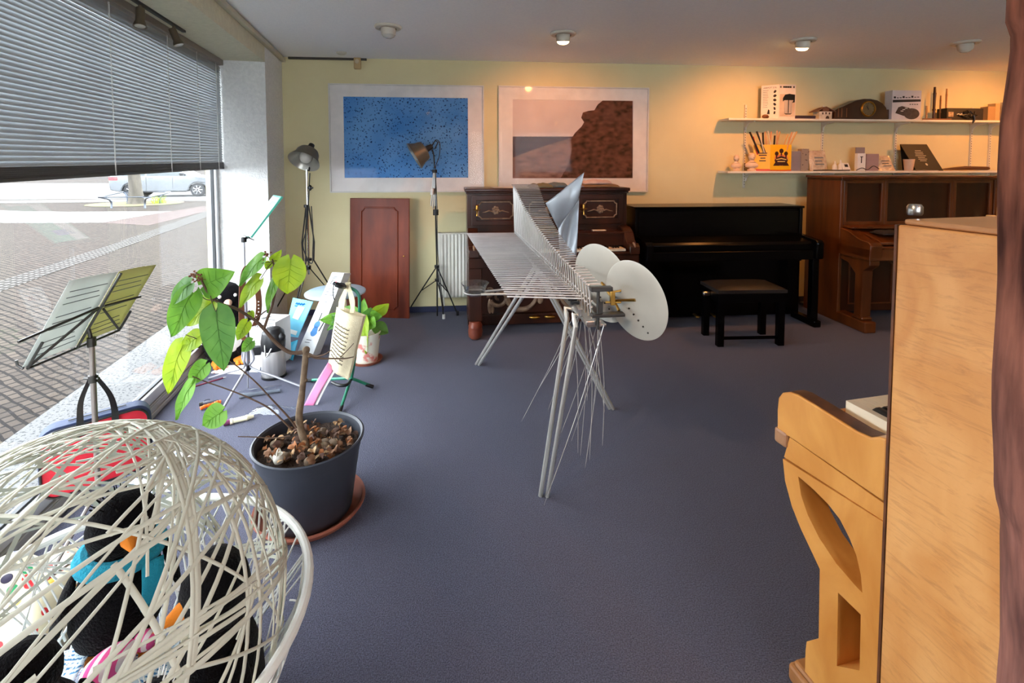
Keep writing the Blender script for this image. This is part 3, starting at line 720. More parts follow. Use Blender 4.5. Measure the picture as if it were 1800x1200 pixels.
for xa_, xb_ in ((0.06, 0.42), (0.46, 1.10), (1.14, 1.50)):
    mb = MB()
    mb.prism([(xa_ - 0.02, 0.90), (xb_ + 0.02, 0.90), (xb_ + 0.02, 1.32), (xa_ - 0.02, 1.32)], P(0, 0.03, 0), ux, uz, -uy * 0.02, [[(xa_ + 0.012, 0.935), (xb_ - 0.012, 0.935), (xb_ - 0.012, 1.29), (xa_ + 0.012, 1.29)]])
    dp = mb.build('panel_frame', m_oak, t, smooth=0, bevel=0.004)
    mb = MB(); mb.boxf(P(xa_, 0.03, 0.92), ux * (xb_ - xa_), uy * 0.02, uz * 0.38); mb.build('door_panel', m_oakdk, dp, smooth=0)
mb = MB(); mb.boxf(P(0.03, -0.12, 0.885), ux * (W_ - 0.06), uy * 0.16, uz * 0.018); mb.build('music_shelf', m_oak, t, smooth=0, bevel=0.004)
mb = MB(); mb.prism([(-0.33, 0.77), (-0.33, 0.795), (-0.30, 0.81), (-0.10, 0.86), (-0.02, 0.875), (-0.02, 0.77)], P(0.12, 0, 0), uy, uz, ux * (W_ - 0.24)); mb.build('fallboard', m_oak, t, smooth=30, bevel=0.006)
mb = MB(); mb.boxf(P(0.0, -0.36, 0.64), ux * W_, uy * 0.39, uz * 0.10); mb.boxf(P(0.1, -0.37, 0.745), ux * (W_ - 0.2), uy * 0.02, uz * 0.02); mb.build('key_bed', m_oak, t, smooth=0, bevel=0.006)
mb = MB(); mb.boxf(P(0.35, -0.368, 0.715), ux * 0.75, uy * 0.008, uz * 0.008); mb.build('inlay_strip', m_brass, t, smooth=0)
for xk in (0.0, W_ - 0.11):
    mb = MB(); mb.prism([(-0.36, 0.66), (-0.37, 0.77), (-0.34, 0.80), (-0.24, 0.81), (-0.10, 0.87), (0.0, 0.885), (0.0, 0.66)], P(xk, 0, 0), uy, uz, ux * 0.11); mb.build('cheek', m_oak, t, smooth=25, bevel=0.008)
    mb = MB(); mb.prism([(-0.27, 0.10), (-0.19, 0.10), (-0.19, 0.50), (-0.10, 0.58), (-0.0, 0.60), (0.0, 0.64), (-0.35, 0.64), (-0.35, 0.60), (-0.28, 0.54)], P(xk + 0.01, 0, 0), uy, uz, ux * 0.09); mb.build('leg', m_oak, t, smooth=0, bevel=0.006)
    mb = MB(); mb.boxf(P(xk, -0.33, 0.0), ux * 0.11, uy * 0.36, uz * 0.10); mb.boxf(P(xk + 0.005, -0.29, 0.10), ux * 0.1, uy * 0.12, uz * 0.03); mb.build('foot', m_oak, t, smooth=0, bevel=0.012)
mb = MB(); mb.boxf(P(0.03, 0.03, 0.09), ux * (W_ - 0.06), uy * 0.03, uz * 0.56); mb.build('lower_panel', m_oakdk, t, smooth=0)
for xa_, xb_ in ((0.13, 0.55), (0.60, 1.0), (1.05, 1.45)):
    mb = MB(); mb.tube([P(xa_, 0.028, 0.16), P(xb_, 0.028, 0.16), P(xb_, 0.028, 0.53), P(xb_ - 0.05, 0.028, 0.57), P(xa_ + 0.05, 0.028, 0.57), P(xa_, 0.028, 0.53)], 0.009, 6, closed=True); mb.build('moulding', m_oak, t)
# things left on the oak piano
def cloth_heap(name, label, cat, c, sx, sy, h, m, rz=0.0, seed=1, group=None, n=22):
    mb = MB(); R = Matrix.Rotation(rz, 3, 'Z')
    def fn(i, j):
        x, y = (i - 0.5) * 2, (j - 0.5) * 2
        k = (1 - x ** 4) * (1 - y ** 4)
        z = h * max(k, 0) ** 0.5 * (0.8 + 0.4 * noise.noise(V((x * 2.2 + seed, y * 2.2, seed)))) + 0.002
        e = 1 + 0.10 * noise.noise(V((x * 2, y * 2, seed + 9)))
        return V(c) + R @ V((x * sx / 2 * e, y * sy / 2 * e, z))
    mb.grid(fn, n, n)
    g = MB(); g.v, g.f = mb.v, mb.f
    return tag(g.build(name, m, at=c, smooth=60, thick=0.003), label, cat, group)
m_dkcloth = mat('dark_cloth', (38, 32, 30), 0.95, bump=0.3, bscale=90)
cloth_heap('dark_cloth', 'black folded cloth lying on the left end of the oak piano key lid', 'cloth', P(0.27, -0.22, 0.853), 0.2, 0.16, 0.035, m_dkcloth, RZ, 3)
cloth_heap('flat_cloth', 'flat dark cloth lying mid way along the oak piano music shelf', 'cloth', P(0.98, -0.07, 0.905), 0.38, 0.12, 0.018, m_dkcloth, RZ, 5)
mb = MB(); c0 = P(1.42, -0.07, 0.9045); mb.cyl(c0, c0 + V((0, 0, 0.09)), 0.035, 18); tt = mb.build('candle', mat('cream_wax', (226, 196, 140), 0.5, coat=0.2), at=tuple(c0), bevel=0.006)
tag(tt, 'cream pillar candle on the oak piano beside the wooden post', 'candle')
mb = MB(); mb.cyl(c0 + V((0, 0, 0.09)), c0 + V((0.002, 0, 0.1)), 0.0012, 6); mb.build('wick', m_black, tt)

# ---- the pale piano at the near right, seen from its end
ZS = 0.69
A0 = atz(1386, 767, ZS); B0 = atz(1554, 883, ZS)
dS = V((B0.x - A0.x, B0.y - A0.y, 0)).normalized(); dT = V((-dS.y, dS.x, 0)); 
if dT.x < 0: dT = -dT
def side(px, py):
    q = atp(px, py, A0, dT); return ((q - A0).dot(dS), q.z)
A0f = V((A0.x, A0.y, 0))
def S(s, tt_, z): return A0f + dS * s + dT * tt_ + V((0, 0, z))
m_burl = mat('figured_birch', (226, 172, 108), 0.38, col2=(198, 132, 66), scale=4, stretch=(1.4, 1.4, 1), detail=9, distort=1.2, coat=0.25, lo=0.3, hi=0.8, bump=0.04, bscale=50)
_nt = m_burl.node_tree; _N = _nt.nodes; _L = _nt.links; _b = _N['Principled BSDF']; _src = _b.inputs['Base Color'].links[0].from_socket
_tc = _N.new('ShaderNodeTexCoord'); _mp = _N.new('ShaderNodeMapping'); _mp.inputs['Rotation'].default_value = (math.radians(-32), 0, 0); _mp.inputs['Scale'].default_value = (3, 1.2, 9)
_nz = _N.new('ShaderNodeTexNoise'); _nz.inputs['Scale'].default_value = 6; _nz.inputs['Detail'].default_value = 9; _nz.inputs['Roughness'].default_value = 0.72; _nz.inputs['Distortion'].default_value = 1.5
_cr = _N.new('ShaderNodeValToRGB'); _cr.color_ramp.elements[0].position = 0.50; _cr.color_ramp.elements[0].color = (0, 0, 0, 1); _cr.color_ramp.elements[1].position = 0.68; _cr.color_ramp.elements[1].color = (0.32, 0.32, 0.32, 1)
_mx = _N.new('ShaderNodeMix'); _mx.data_type = 'RGBA'; _mx.inputs[7].default_value = lin((128, 78, 44))
_L.new(_tc.outputs['Object'], _mp.inputs['Vector']); _L.new(_mp.outputs['Vector'], _nz.inputs['Vector']); _L.new(_nz.outputs['Fac'], _cr.inputs['Fac']); _L.new(_cr.outputs['Color'], _mx.inputs[0]); _L.new(_src, _mx.inputs[6]); _L.new(_mx.outputs[2], _b.inputs['Base Color'])
m_burl2 = mat('honey_birch', (220, 160, 84), 0.36, col2=(192, 126, 54), scale=7, stretch=(1, 1, 0.5), detail=8, distort=1.0, coat=0.25)
m_worn = mat('worn_edge', (112, 66, 34), 0.5, col2=(70, 40, 24), scale=20)
t = thing('pale_upright_piano', 'pale honey coloured figured wood upright piano seen from its end at the near right', 'piano', tuple(A0f), 0, None)
topz = side(1580, 395)[1]; sF = side(1570, 600)[0]
LEN = 1.46; sBk = sF + 0.30
mb = MB(); mb.boxf(S(sF, 0, 0.0), dS * (sBk - sF), dT * 0.03, V((0, 0, topz))); mb.build('side_panel', m_burl, t, smooth=0, bevel=0.004)
mb = MB(); mb.boxf(S(sF, LEN - 0.03, 0.0), dS * (sBk - sF), dT * 0.03, V((0, 0, topz))); mb.build('side_panel', m_burl, t, smooth=0, bevel=0.004)
mb = MB(); mb.boxf(S(sF + 0.02, 0.031, 0.05), dS * (sBk - sF - 0.02), dT * (LEN - 0.062), V((0, 0, topz - 0.07))); mb.build('case', m_burl2, t, smooth=0)
mb = MB(); mb.boxf(S(sF + 0.004, 0.012, topz + 0.001), dS * (sBk - sF - 0.004), dT * (LEN - 0.024), V((0, 0, 0.012))); mb.build('lid', mat('pale_top', (186, 142, 100), 0.4, coat=0.3), t, smooth=0, bevel=0.004)
mb = MB(); mb.boxf(S(sF - 0.006, -0.001, 0.0), dS * 0.0055, dT * 0.028, V((0, 0, topz))); mb.build('edge_strip', m_worn, t, smooth=0)
TH = 0.055
arm_px = [(1558, 772), (1547, 768), (1530, 769), (1505, 758), (1470, 736), (1430, 711), (1402, 694), (1388, 689), (1375, 690), (1368, 699), (1366, 720), (1366, 762), (1386, 767), (1556, 884)]
arm = [side(*p) for p in arm_px]; arm[0] = (sF - 0.007, arm[0][1]); arm[-1] = (sF - 0.007, arm[-1][1])
mb = MB(); mb.prism(arm, S(0, 0.0, 0), dS, V((0, 0, 1)), dT * TH); mb.build('arm', m_burl2, t, smooth=25, bevel=0.004)
# worn top edge of the arm
mb = MB(); tp = [side(*p) for p in arm_px[2:9]]
mb.grid(lambda i, j: (lambda k, f: S(tp[k][0] * (1 - f) + tp[min(k + 1, 6)][0] * f, 0.005 + (TH - 0.01) * j, (tp[k][1] * (1 - f) + tp[min(k + 1, 6)][1] * f) + 0.0012))(min(int(i * 6), 6), i * 6 - min(int(i * 6), 6)), 12, 2)
mb.build('worn_edge', m_worn, t, smooth=60)
mb = MB(); k0 = side(1386, 768); k1 = side(1556, 885); k2 = (sF - 0.007, side(1550, 915)[1]); k3 = side(1376, 803)
mb.prism([k0, (k1[0] if False else sF - 0.007, k1[1] - 0.004), k2, k3], S(0, 0.003, 0), dS, V((0, 0, 1)), dT * (TH - 0.006)); mb.build('key_bed_end', m_burl2, t, smooth=0, bevel=0.002)
mb = MB(); c0, c1 = side(1363, 748), side(1384, 790); mb.boxf(S(c0[0] - 0.002, -0.004, c1[1]), dS * (c1[0] - c0[0]), dT * (TH + 0.5), V((0, 0, c0[1] - c1[1]))); mb.build('corner_block', mat('worn_maple', (172, 128, 92), 0.5, col2=(140, 98, 70), scale=15), t, smooth=0, bevel=0.008)
leg_px = [(1376, 806), (1380, 845), (1392, 890), (1408, 930), (1427, 970), (1441, 1000), (1440, 1060), (1439, 1122), (1418, 1127), (1416, 1143)]
leg = [side(*p) for p in leg_px]
leg += [(leg[-1][0], 0.06), (sF - 0.007, 0.06), (sF - 0.007, side(1550, 914)[1] - 0.002)]
eye = [side(*p) for p in [(1403, 837), (1408, 870), (1420, 905), (1440, 945), (1470, 990), (1500, 1025), (1516, 1042), (1513, 1010), (1505, 975), (1493, 945), (1476, 912), (1455, 885), (1430, 860)]]
slot = [side(*p) for p in [(1473, 1041), (1513, 1080), (1511, 1178), (1471, 1170)]]
mb = MB(); mb.prism(leg, S(0, 0.0, 0), dS, V((0, 0, 1)), dT * 0.075, [eye, slot]); mb.build('leg', m_burl2, t, smooth=25, bevel=0.002)
mb = MB(); ft = side(1391, 1160); mb.boxf(S(ft[0], -0.012, 0.0), dS * (sF - 0.008 - ft[0]), dT * 0.10, V((0, 0, ft[1]))); mb.boxf(S(ft[0] + 0.012, -0.006, ft[1]), dS * (sF - 0.02 - ft[0]), dT * 0.088, V((0, 0, 0.018))); mb.build('foot', mat('worn_birch_foot', (190, 134, 76), 0.45, col2=(140, 92, 56), scale=10), t, smooth=0, bevel=0.01)
mb = MB(); mb.prism(leg, S(0, LEN - 0.075, 0), dS, V((0, 0, 1)), dT * 0.075, [eye, slot]); mb.build('leg', m_burl2, t, smooth=25, bevel=0.002)
mb = MB(); mb.prism(arm, S(0, LEN - TH, 0), dS, V((0, 0, 1)), dT * TH); mb.build('arm', m_burl2, t, smooth=25, bevel=0.004)
mb = MB(); zk = side(1475, 717)[1] - 0.012; mb.boxf(S(0.0, TH + 0.001, ZS - 0.03), dS * (sF - 0.008), dT * (LEN - 2 * TH - 0.002), V((0, 0, 0.05))); mb.build('key_bed', m_burl2, t, smooth=0)
Pk = lambda x, y, z: S(sF - 0.02 - 0.145 + (0.145 - 0) * 0 + y, x, z)
mb = MB(); kb = MB(); n = 52; x0, x1 = TH + 0.02, LEN - TH - 0.02; w = (x1 - x0) / n; s0_, s1_ = 0.11, sF - 0.004
for i in range(n):
    mb.boxf(S(s0_, x0 + i * w, zk - 0.04), dS * (s1_ - s0_), dT * (w - 0.0012), V((0, 0, 0.04)))
    if i < n - 1 and (i + 3) % 7 in (0, 1, 3, 4, 5):
        kb.prism([(0, 0), (0.012, 0.012), (0.1, 0.012), (0.1, 0)], S(s0_ + 0.055, x0 + (i + 1) * w - 0.0062, zk), dS, V((0, 0, 1)), dT * 0.0125)
mb.build('white_keys', m_ivory, t, smooth=0); kb.build('black_keys', mat('ebony', (18, 17, 18), 0.25), t, smooth=0, bevel=0.002)
mb = MB(); mb.boxf(S(0.095, x0 - 0.01, ZS + 0.0), dS * 0.012, dT * (x1 - x0 + 0.02), V((0, 0, zk - ZS - 0.03))); mb.build('key_slip', m_burl2, t, smooth=0)
q = atp(1607, 397, S(0, 0.12, 0), dT)
c0 = V((q.x, q.y, topz + 0.013))
mb = MB(); mb.lathe([(0.014, 0), (0.016, 0.004), (0.016, 0.02), (0.012, 0.026), (0.0, 0.027)], c0, n=18); tag(mb.build('metal_knob', m_steel, at=tuple(c0)), 'small grey metal knob standing on top of the pale piano', 'knob')

# ---- the wooden post at the right edge
m_post = mat('red_brown_timber', (164, 112, 100), 0.85, col2=(62, 32, 31), scale=34, stretch=(1, 1, 0.16), detail=10, lo=0.3, hi=0.68, bump=1.0, bscale=26, bstretch=(1, 1, 0.15))
YP = 0.60
edge = [(1204, 1766), (1100, 1762), (1000, 1759), (960, 1760), (935, 1751), (900, 1746), (840, 1747), (760, 1745), (690, 1747), (640, 1751), (560, 1757), (500, 1761), (400, 1762), (300, 1763), (210, 1768), (140, 1778), (80, 1786), (42, 1789), (36, 1776), (0, 1778)]
prof = sorted([(aty(x, y, YP).z, aty(x, y, YP).x) for y, x in edge])
prof = [(0.0, prof[0][1])] + [p for p in prof if p[0] > 0.02] + [(CEIL, prof[-1][1] - 0.005)]
def lerp(z):
    for (z0, a), (z1, b) in zip(prof, prof[1:]):
        if z0 <= z <= z1: return a + (b - a) * (z - z0) / max(z1 - z0, 1e-6)
    return prof[-1][1]
mb = MB(); nz_, na = 130, 40
def fn(i, j):
    z = CEIL * i; a = 2 * PI * j
    x0 = lerp(z); R0 = 0.088
    sq = 1.0 / max(abs(math.cos(a)), abs(math.sin(a))) ; rr = R0 * (0.55 + 0.45 * min(sq, 1.25))
    rr += 0.006 * noise.noise(V((math.cos(a) * 2.5, math.sin(a) * 2.5, z * 2.2))) + 0.003 * noise.noise(V((math.cos(a) * 9, math.sin(a) * 9, z * 3)))
    return V((x0 + 0.127 + math.cos(a) * rr * (1 if True else 0), YP + math.sin(a) * rr * 0.9, z))
mb.grid(fn, nz_, na)
tag(mb.build('wooden_pillar', m_post, smooth=60), kind='structure')
# ================================================================== the glass rod instrument
IZ = 0.92
m_rod = mat('bright_rod', (222, 219, 216), 0.25, 0.55)
m_glassrod = mat('glass_rod', (236, 230, 228), 0.18, 0.2, coat=0.6)
m_disc = mat('spun_aluminium', (190, 187, 176), 0.42, 0.25, col2=(176, 173, 163), scale=5)
m_sheet = mat('folded_sheet_metal', (206, 212, 218), 0.4, 0.45, col2=(186, 194, 202), scale=4)
FAR, NEAR = atz(905, 412, IZ), atz(1040, 545, IZ)
LF, LN_ = atz(821, 413, IZ), atz(893, 527, IZ)
ti = thing('glass_rod_instrument', 'long metal instrument of glass rods and steel pins with two round discs on tube legs', 'musical instrument', (0.16, 2.75, 0))
AX = (NEAR - FAR).normalized(); RT = V((AX.y, -AX.x, 0)) * -1
if RT.x < 0: RT = -RT
def on(u): return FAR + (NEAR - FAR) * u
def tab(u, t):
    for (a, x), (b, y) in zip(t, t[1:]):
        if u <= b: return x + (y - x) * (u - a) / (b - a)
    return t[-1][1]
HT = [(0, 0.385), (0.09, 0.355), (0.18, 0.305), (0.3, 0.25), (0.48, 0.188), (0.65, 0.145), (0.8, 0.118), (1.0, 0.095)]
LT = [(0, 0.19), (0.2, 0.155), (0.4, 0.115), (0.6, 0.088), (0.8, 0.066), (1.0, 0.042)]
N_ = 52
for k in range(N_):
    u = k / (N_ - 1); b = on(u)
    h, l = tab(u, HT), tab(u, LT)
    top = b + V((0, 0, h)) - RT * 0.012
    mb = MB(); mb.cyl(b + V((0, 0, -0.035)), top, 0.0034, 8); mb.ball(top, 0.006, 8, 6); mb.ball(b + V((0, 0, 0.012)), 0.0055, 8, 6); mb.ball(b + V((0, 0, 0.034)), 0.0048, 8, 6)
    mb.build('steel_pin', m_rod, ti)
    mb = MB(); mb.cyl(top - RT * 0.014 + V((0, 0, 0.004)), top + RT * l + V((0, 0, 0.004)), 0.0034, 8); mb.build('tuning_bar', m_rod, ti)
    if u <= 0.945:
        q = u / 0.945; e = LF + (LN_ - LF) * q
        mb = MB(); mb.tube([b - RT * 0.0 + V((0, 0, 0.012)), e + V((0, 0, 0.012))], 0.0033, 8); mb.ball(e + V((0, 0, 0.012)), 0.0033, 8, 6)
        mb.build('glass_rod', m_glassrod, ti)
m_rub = mat('black_rubber', (26, 26, 30), 0.8)
for k in range(0, N_ - 3):
    b = on((k + 0.5) / (N_ - 1)); mb = MB(); mb.boxf(b - RT * 0.055 + V((0, 0, 0.0 if k % 2 else -0.004)) - AX * 0.006, RT * 0.035, AX * 0.012, V((0, 0, 0.012))); mb.build('rubber_damper', m_rub, ti, smooth=0)
mb = MB(); mb.boxf(on(-0.015) - RT * 0.028 + V((0, 0, -0.05)), RT * 0.056, (NEAR - FAR) * 1.03, V((0, 0, 0.018))); mb.build('main_beam', m_steel, ti, smooth=0, bevel=0.003)
mb = MB(); mb.boxf(on(-0.01) - RT * 0.045 + V((0, 0, -0.03)), RT * 0.012, (NEAR - FAR) * 1.0, V((0, 0, 0.03))); mb.boxf(on(-0.01) + RT * 0.03 + V((0, 0, -0.03)), RT * 0.012, (NEAR - FAR) * 1.0, V((0, 0, 0.03))); mb.build('edge_rail', m_steel, ti, smooth=0, bevel=0.002)
# end plates
mb = MB(); mb.boxf(on(1.012) - RT * 0.015 + V((0, 0, -0.012)), RT * 0.125, AX * 0.035, V((0, 0, 0.012))); mb.build('end_plate', m_darksteel, ti, smooth=0, bevel=0.002)
mb = MB(); mb.boxf(on(1.012) - RT * 0.018 + V((0, 0, 0.083)), RT * 0.082, AX * 0.03, V((0, 0, 0.016))); mb.build('end_plate', m_darksteel, ti, smooth=0, bevel=0.002)
mb = MB(); c0 = on(1.02) + RT * 0.012; mb.cyl(c0 + V((0, 0, -0.06)), c0 + V((0, 0, 0.09)), 0.006, 10); mb.boxf(c0 + RT * 0.0 - AX * 0.008, RT * 0.016, AX * 0.016, V((0, 0, 0.045))); mb.build('end_bolt', m_darksteel, ti)
# legs: pairs of flat bars
def bar(p, q, wd, th, mid=None):
    mb = MB(); pts = [V(p), V(q)] if mid is None else [V(p), V(mid), V(q)]
    mb.tube(pts, 0.011, 4 if False else 8); return mb
m_leg = mat('aluminium_leg', (214, 212, 206), 0.35, 0.7)
for tx, ty, mx_, my_, fx, fy in ((994, 541, 997, 560, 950, 872), (1008, 553, 1012, 574, 962, 873)):
    a = atz(tx, ty, 0.885); m = atz(mx_, my_, 0.845); f_ = atz(fx, fy, 0.0)
    mb = MB(); mb.tube([on(0.93 if tx < 1000 else 0.97) + V((0, 0, -0.045)), a, a.lerp(m, 0.5), m, f_ + V((0, 0, 0.003))], 0.010, 8); mb.build('leg', m_leg, ti)
for tx, ty, fx, fy in ((944, 462, 837, 641), (952, 470, 842, 642), (938, 465, 1072, 719), (946, 470, 1078, 720)):
    a = atz(tx, ty, 0.885); f_ = atz(fx, fy, 0.0)
    bar(a, f_ + V((0, 0, 0.004)), 0, 0).build('leg', m_leg, ti)
# discs
def disc(px, py, Yd, rmaj, mj, mn, label=None):
    c = aty(px, py, Yd); a = V(mj).normalized(); b = V(mn); b = (b - a * b.dot(a)).normalized(); n = a.cross(b)
    if n.y > 0: n = -n
    mb = MB(); mb.lathe([(0.0, 0.0), (rmaj * 0.5, 0.002), (rmaj * 0.97, 0.004), (rmaj, 0.002), (rmaj * 0.97, 0.0), (0.0, -0.004)], c, n, 64, cap=False)
    o = mb.build('resonator_disc', m_disc, ti, smooth=30)
    for k in range(5):
        q = c + a * rmaj * (0.25 + 0.13 * k) + b * rmaj * (-0.25 + 0.13 * k) + n * 0.0035
        hb = MB(); hb.cyl(q - n * 0.002, q + n * 0.002, 0.0035, 8); hb.build('rivet', m_darksteel, o)
    return c
d1 = disc(1117, 527, 1.80, 0.152, (0.17, 0, -1), (0.50, -0.80, 0.1))
d2 = disc(1058, 497, 1.98, 0.164, (0.17, 0, -1), (0.50, -0.80, 0.1))
hub = on(1.01) + RT * 0.10
mb = MB(); mb.tube([hub + V((0, 0, 0.0)), aty(1080, 528, 1.86), d1], 0.006, 8); mb.tube([aty(1080, 528, 1.86), d2], 0.006, 8); mb.build('disc_bracket', m_brass, ti)
mb = MB(); c0 = aty(1078, 522, 1.85); mb.boxf(c0 - V((0.012, 0.01, 0.03)), (0.018, 0, 0), (0, 0.02, 0), (0, 0, 0.055)); mb.cyl(c0 + V((-0.03, 0, -0.02)), c0 + V((0.03, 0, -0.02)), 0.004); mb.cyl(c0 + V((0, 0, 0.02)), c0 + V((0.03, 0, 0.025)), 0.004); mb.build('disc_clamp', m_brass, ti, bevel=0.002)
# folded sheet resonator
YS = 2.95
def sheet(pts, ys, name, bulge):
    P4 = [aty(x, y, yy) for (x, y), yy in zip(pts, ys)]
    mb = MB()
    def fn(i, j):
        a = P4[0].lerp(P4[1], i); b = P4[3].lerp(P4[2], i); p = a.lerp(b, j)
        return p + V((0, -1, 0)) * (bulge * math.sin(PI * i) * math.sin(PI * j) + 0.012 * math.sin(6 * i + 3 * j))
    mb.grid(fn, 14, 14); mb.build(name, m_sheet, ti, smooth=60, thick=0.0015)
sheet([(959, 357), (1027, 303), (1016, 352), (981, 402)], [2.98, 2.90, 2.94, 3.02], 'resonator_sheet', 0.03)
sheet([(981, 400), (1018, 348), (1013, 452), (985, 470)], [3.03, 2.98, 3.02, 3.0], 'resonator_sheet', -0.03)
mb = MB(); mb.tube([aty(985, 466, 3.0), on(0.42) + RT * 0.03 + V((0, 0, -0.02))], 0.006, 8); mb.build('sheet_stay', m_darksteel, ti)
# whisker wires under the near end
wr = random.Random(3)
for k in range(17):
    a = on(0.86 + 0.16 * wr.random()) + RT * wr.uniform(-0.01, 0.05) + V((0, 0, -0.05))
    e = V((a.x + wr.uniform(-0.26, 0.09), a.y + wr.uniform(-0.1, 0.3), wr.uniform(0.12, 0.5)))
    m_ = a.lerp(e, 0.5) + V((0.012, 0, 0.01))
    mb = MB(); mb.tube(spline([a, m_, e], 5), [0.0013] * 10 + [0.0005], 5); mb.build('whisker_wire', m_rod, ti)
mb = MB(); a = on(0.97) + V((0, 0, -0.062))
mb.boxf(a - RT * 0.02, RT * 0.075, AX * 0.07, V((0, 0, 0.01))); mb.build('whisker_plate', m_steel, ti, smooth=0, bevel=0.002)
# bowl holder and bowl of water
bc = atz(835, 505, 0.89)
mb = MB(); rr = 0.05
mb.tube([bc + V((rr * math.cos(a), rr * math.sin(a), -0.022)) for a in [2 * PI * k / 24 for k in range(24)]], 0.003, 6, closed=True)
mb.tube([bc + V((rr, 0.01, -0.022)), on(0.72) - RT * 0.03 + V((0, 0, -0.04))], 0.006, 7); mb.tube([bc + V((0.03, -0.04, -0.022)), on(0.80) - RT * 0.03 + V((0, 0, -0.04))], 0.006, 7); mb.build('bowl_arm', m_leg, ti)
m_bowl = clear('bowl_glass', (0.93, 0.95, 0.95), 1.5, 0.02, 1.0)
tb = thing('glass_bowl', 'small glass water bowl held out on the left of the glass rod instrument', 'bowl', tuple(bc + V((0, 0, -0.035))))
mb = MB(); mb.lathe([(0.0, -0.036), (0.035, -0.036), (0.046, -0.025), (0.055, 0.005), (0.064, 0.02), (0.066, 0.022), (0.062, 0.021), (0.052, 0.004), (0.043, -0.024), (0.033, -0.031), (0.0, -0.031)], bc, n=36, cap=False); mb.build('bowl_wall', m_bowl, tb, smooth=60)
mb = MB(); mb.lathe([(0.0, -0.0305), (0.033, -0.03), (0.042, -0.022), (0.049, -0.004), (0.0, -0.004)], bc, n=36, cap=False); mb.build('water', clear('bowl_water', (0.86, 0.9, 0.9), 1.33, 0.0, 1.0), tb, smooth=60)
# ================================================================== lamp stands
m_wire = mat('black_tripod_steel', (40, 38, 38), 0.4, 0.6)
m_shade = mat('lamp_shade_enamel', (112, 106, 94), 0.4, 0.3, col2=(96, 90, 80), scale=6)
m_shadein = mat('lamp_shade_inside', (176, 172, 162), 0.3, 0.6)
def shade(t, apex, d, R, depth):
    """bell shade opening along d"""
    mb = MB(); mb.lathe([(0.026, 0.0), (R * 0.62, depth * 0.12), (R * 0.72, depth * 0.30), (R * 0.76, depth * 0.55), (R, depth * 0.97), (R * 1.01, depth)], apex, d, 40, cap=False)
    so = mb.build('lamp_shade', m_shade, t, smooth=40)
    mb = MB(); mb.lathe([(0.0, 0.01), (R * 0.58, depth * 0.15), (R * 0.70, depth * 0.32), (R * 0.74, depth * 0.56), (R * 0.985, depth * 0.965), (R * 1.01, depth)], apex, d, 40, cap=False); mb.build('shade_lining', m_shadein, so, smooth=60)
    mb = MB(); mb.ball(V(apex) + V(d) * depth * 0.62, R * 0.42, 18, 12); mb.cyl(V(apex) + V(d) * 0.01, V(apex) + V(d) * depth * 0.4, R * 0.2, 14); mb.build('bulb', m_bulboff, t)
    mb = MB(); mb.cyl(V(apex) - V(d) * 0.06, V(apex) + V(d) * 0.005, 0.024, 18, 0.032); mb.build('socket', m_black, t, bevel=0.004)
# left stand
YL = 4.28
b0 = aty(543, 480, YL); base = V((b0.x, b0.y, 0))
t = thing('lamp_stand', 'grey metal work lamp on a black wire tripod beside the white pier, facing the room', 'lamp', tuple(base), 0, 'work lamps on tripods')
top = aty(543, 304, YL); hub = aty(541, 470, YL); mid = aty(544, 362, YL)
mb = MB(); mb.cyl(V((base.x, base.y, hub.z - 0.06)), V((base.x, base.y, top.z + 0.03)), 0.008, 10); mb.build('pole', m_chrome, t)
mb = MB(); mb.ball(aty(545, 330, YL), (0.016, 0.016, 0.026)); mb.cyl(aty(539, 330, YL), aty(550, 330, YL), 0.008); mb.build('clamp_knob', m_black, t)
mb = MB(); mb.cyl(hub + V((0, 0, -0.015)), hub + V((0, 0, 0.015)), 0.028, 14); mb.cyl(V((hub.x, hub.y, mid.z - 0.012)), V((hub.x, hub.y, mid.z + 0.012)), 0.022, 14); c_ = aty(542, 456, YL); mb.cyl(c_ - V((0, 0, 0.01)), c_ + V((0, 0, 0.012)), 0.03, 14); mb.build('hub', m_wire, t)
feet = [(-0.40, 0.0), (-0.06, -0.32), (0.28, 0.24)]
for k, (fx, fy) in enumerate(feet):
    d = V((fx, fy, 0)); f_ = base + d + V((0, 0, 0.012))
    mb = MB(); mb.tube([V((base.x, base.y, mid.z)) + d * 0.03, V((base.x, base.y, hub.z + 0.22)) + d * 0.14, V((base.x, base.y, hub.z + 0.06)) + d * 0.12, f_], 0.006, 7); mb.tube([hub + d * 0.03, base + d * 0.45 + V((0, 0, 0.33))], 0.005, 6)
    mb.ball(f_, (0.018, 0.018, 0.012), 8, 6); mb.build('leg', m_wire, t)
mb = MB(); mb.tube(spline([mid + V((0.02, -0.01, 0)), mid + V((0.035, -0.02, -0.25)), hub + V((0.055, -0.02, 0.15)), hub + V((0.05, -0.02, 0.05)), hub + V((0.02, -0.02, 0.06)), hub + V((-0.03, -0.02, 0.2)), mid + V((-0.015, -0.02, -0.15)), top + V((0, 0.02, 0))]), 0.0045, 6); mb.build('cable', m_black, t)
d = V((-0.12, -0.62, -0.77)).normalized(); ap = aty(544, 263, YL)
shade(t, ap, d, 0.132, 0.135)
mb = MB(); mb.tube([top + V((0, 0, 0.02)), aty(545, 290, YL + 0.05), aty(545, 262, YL + 0.05), ap - d * 0.05], 0.007, 7); mb.build('bracket', m_black, t)
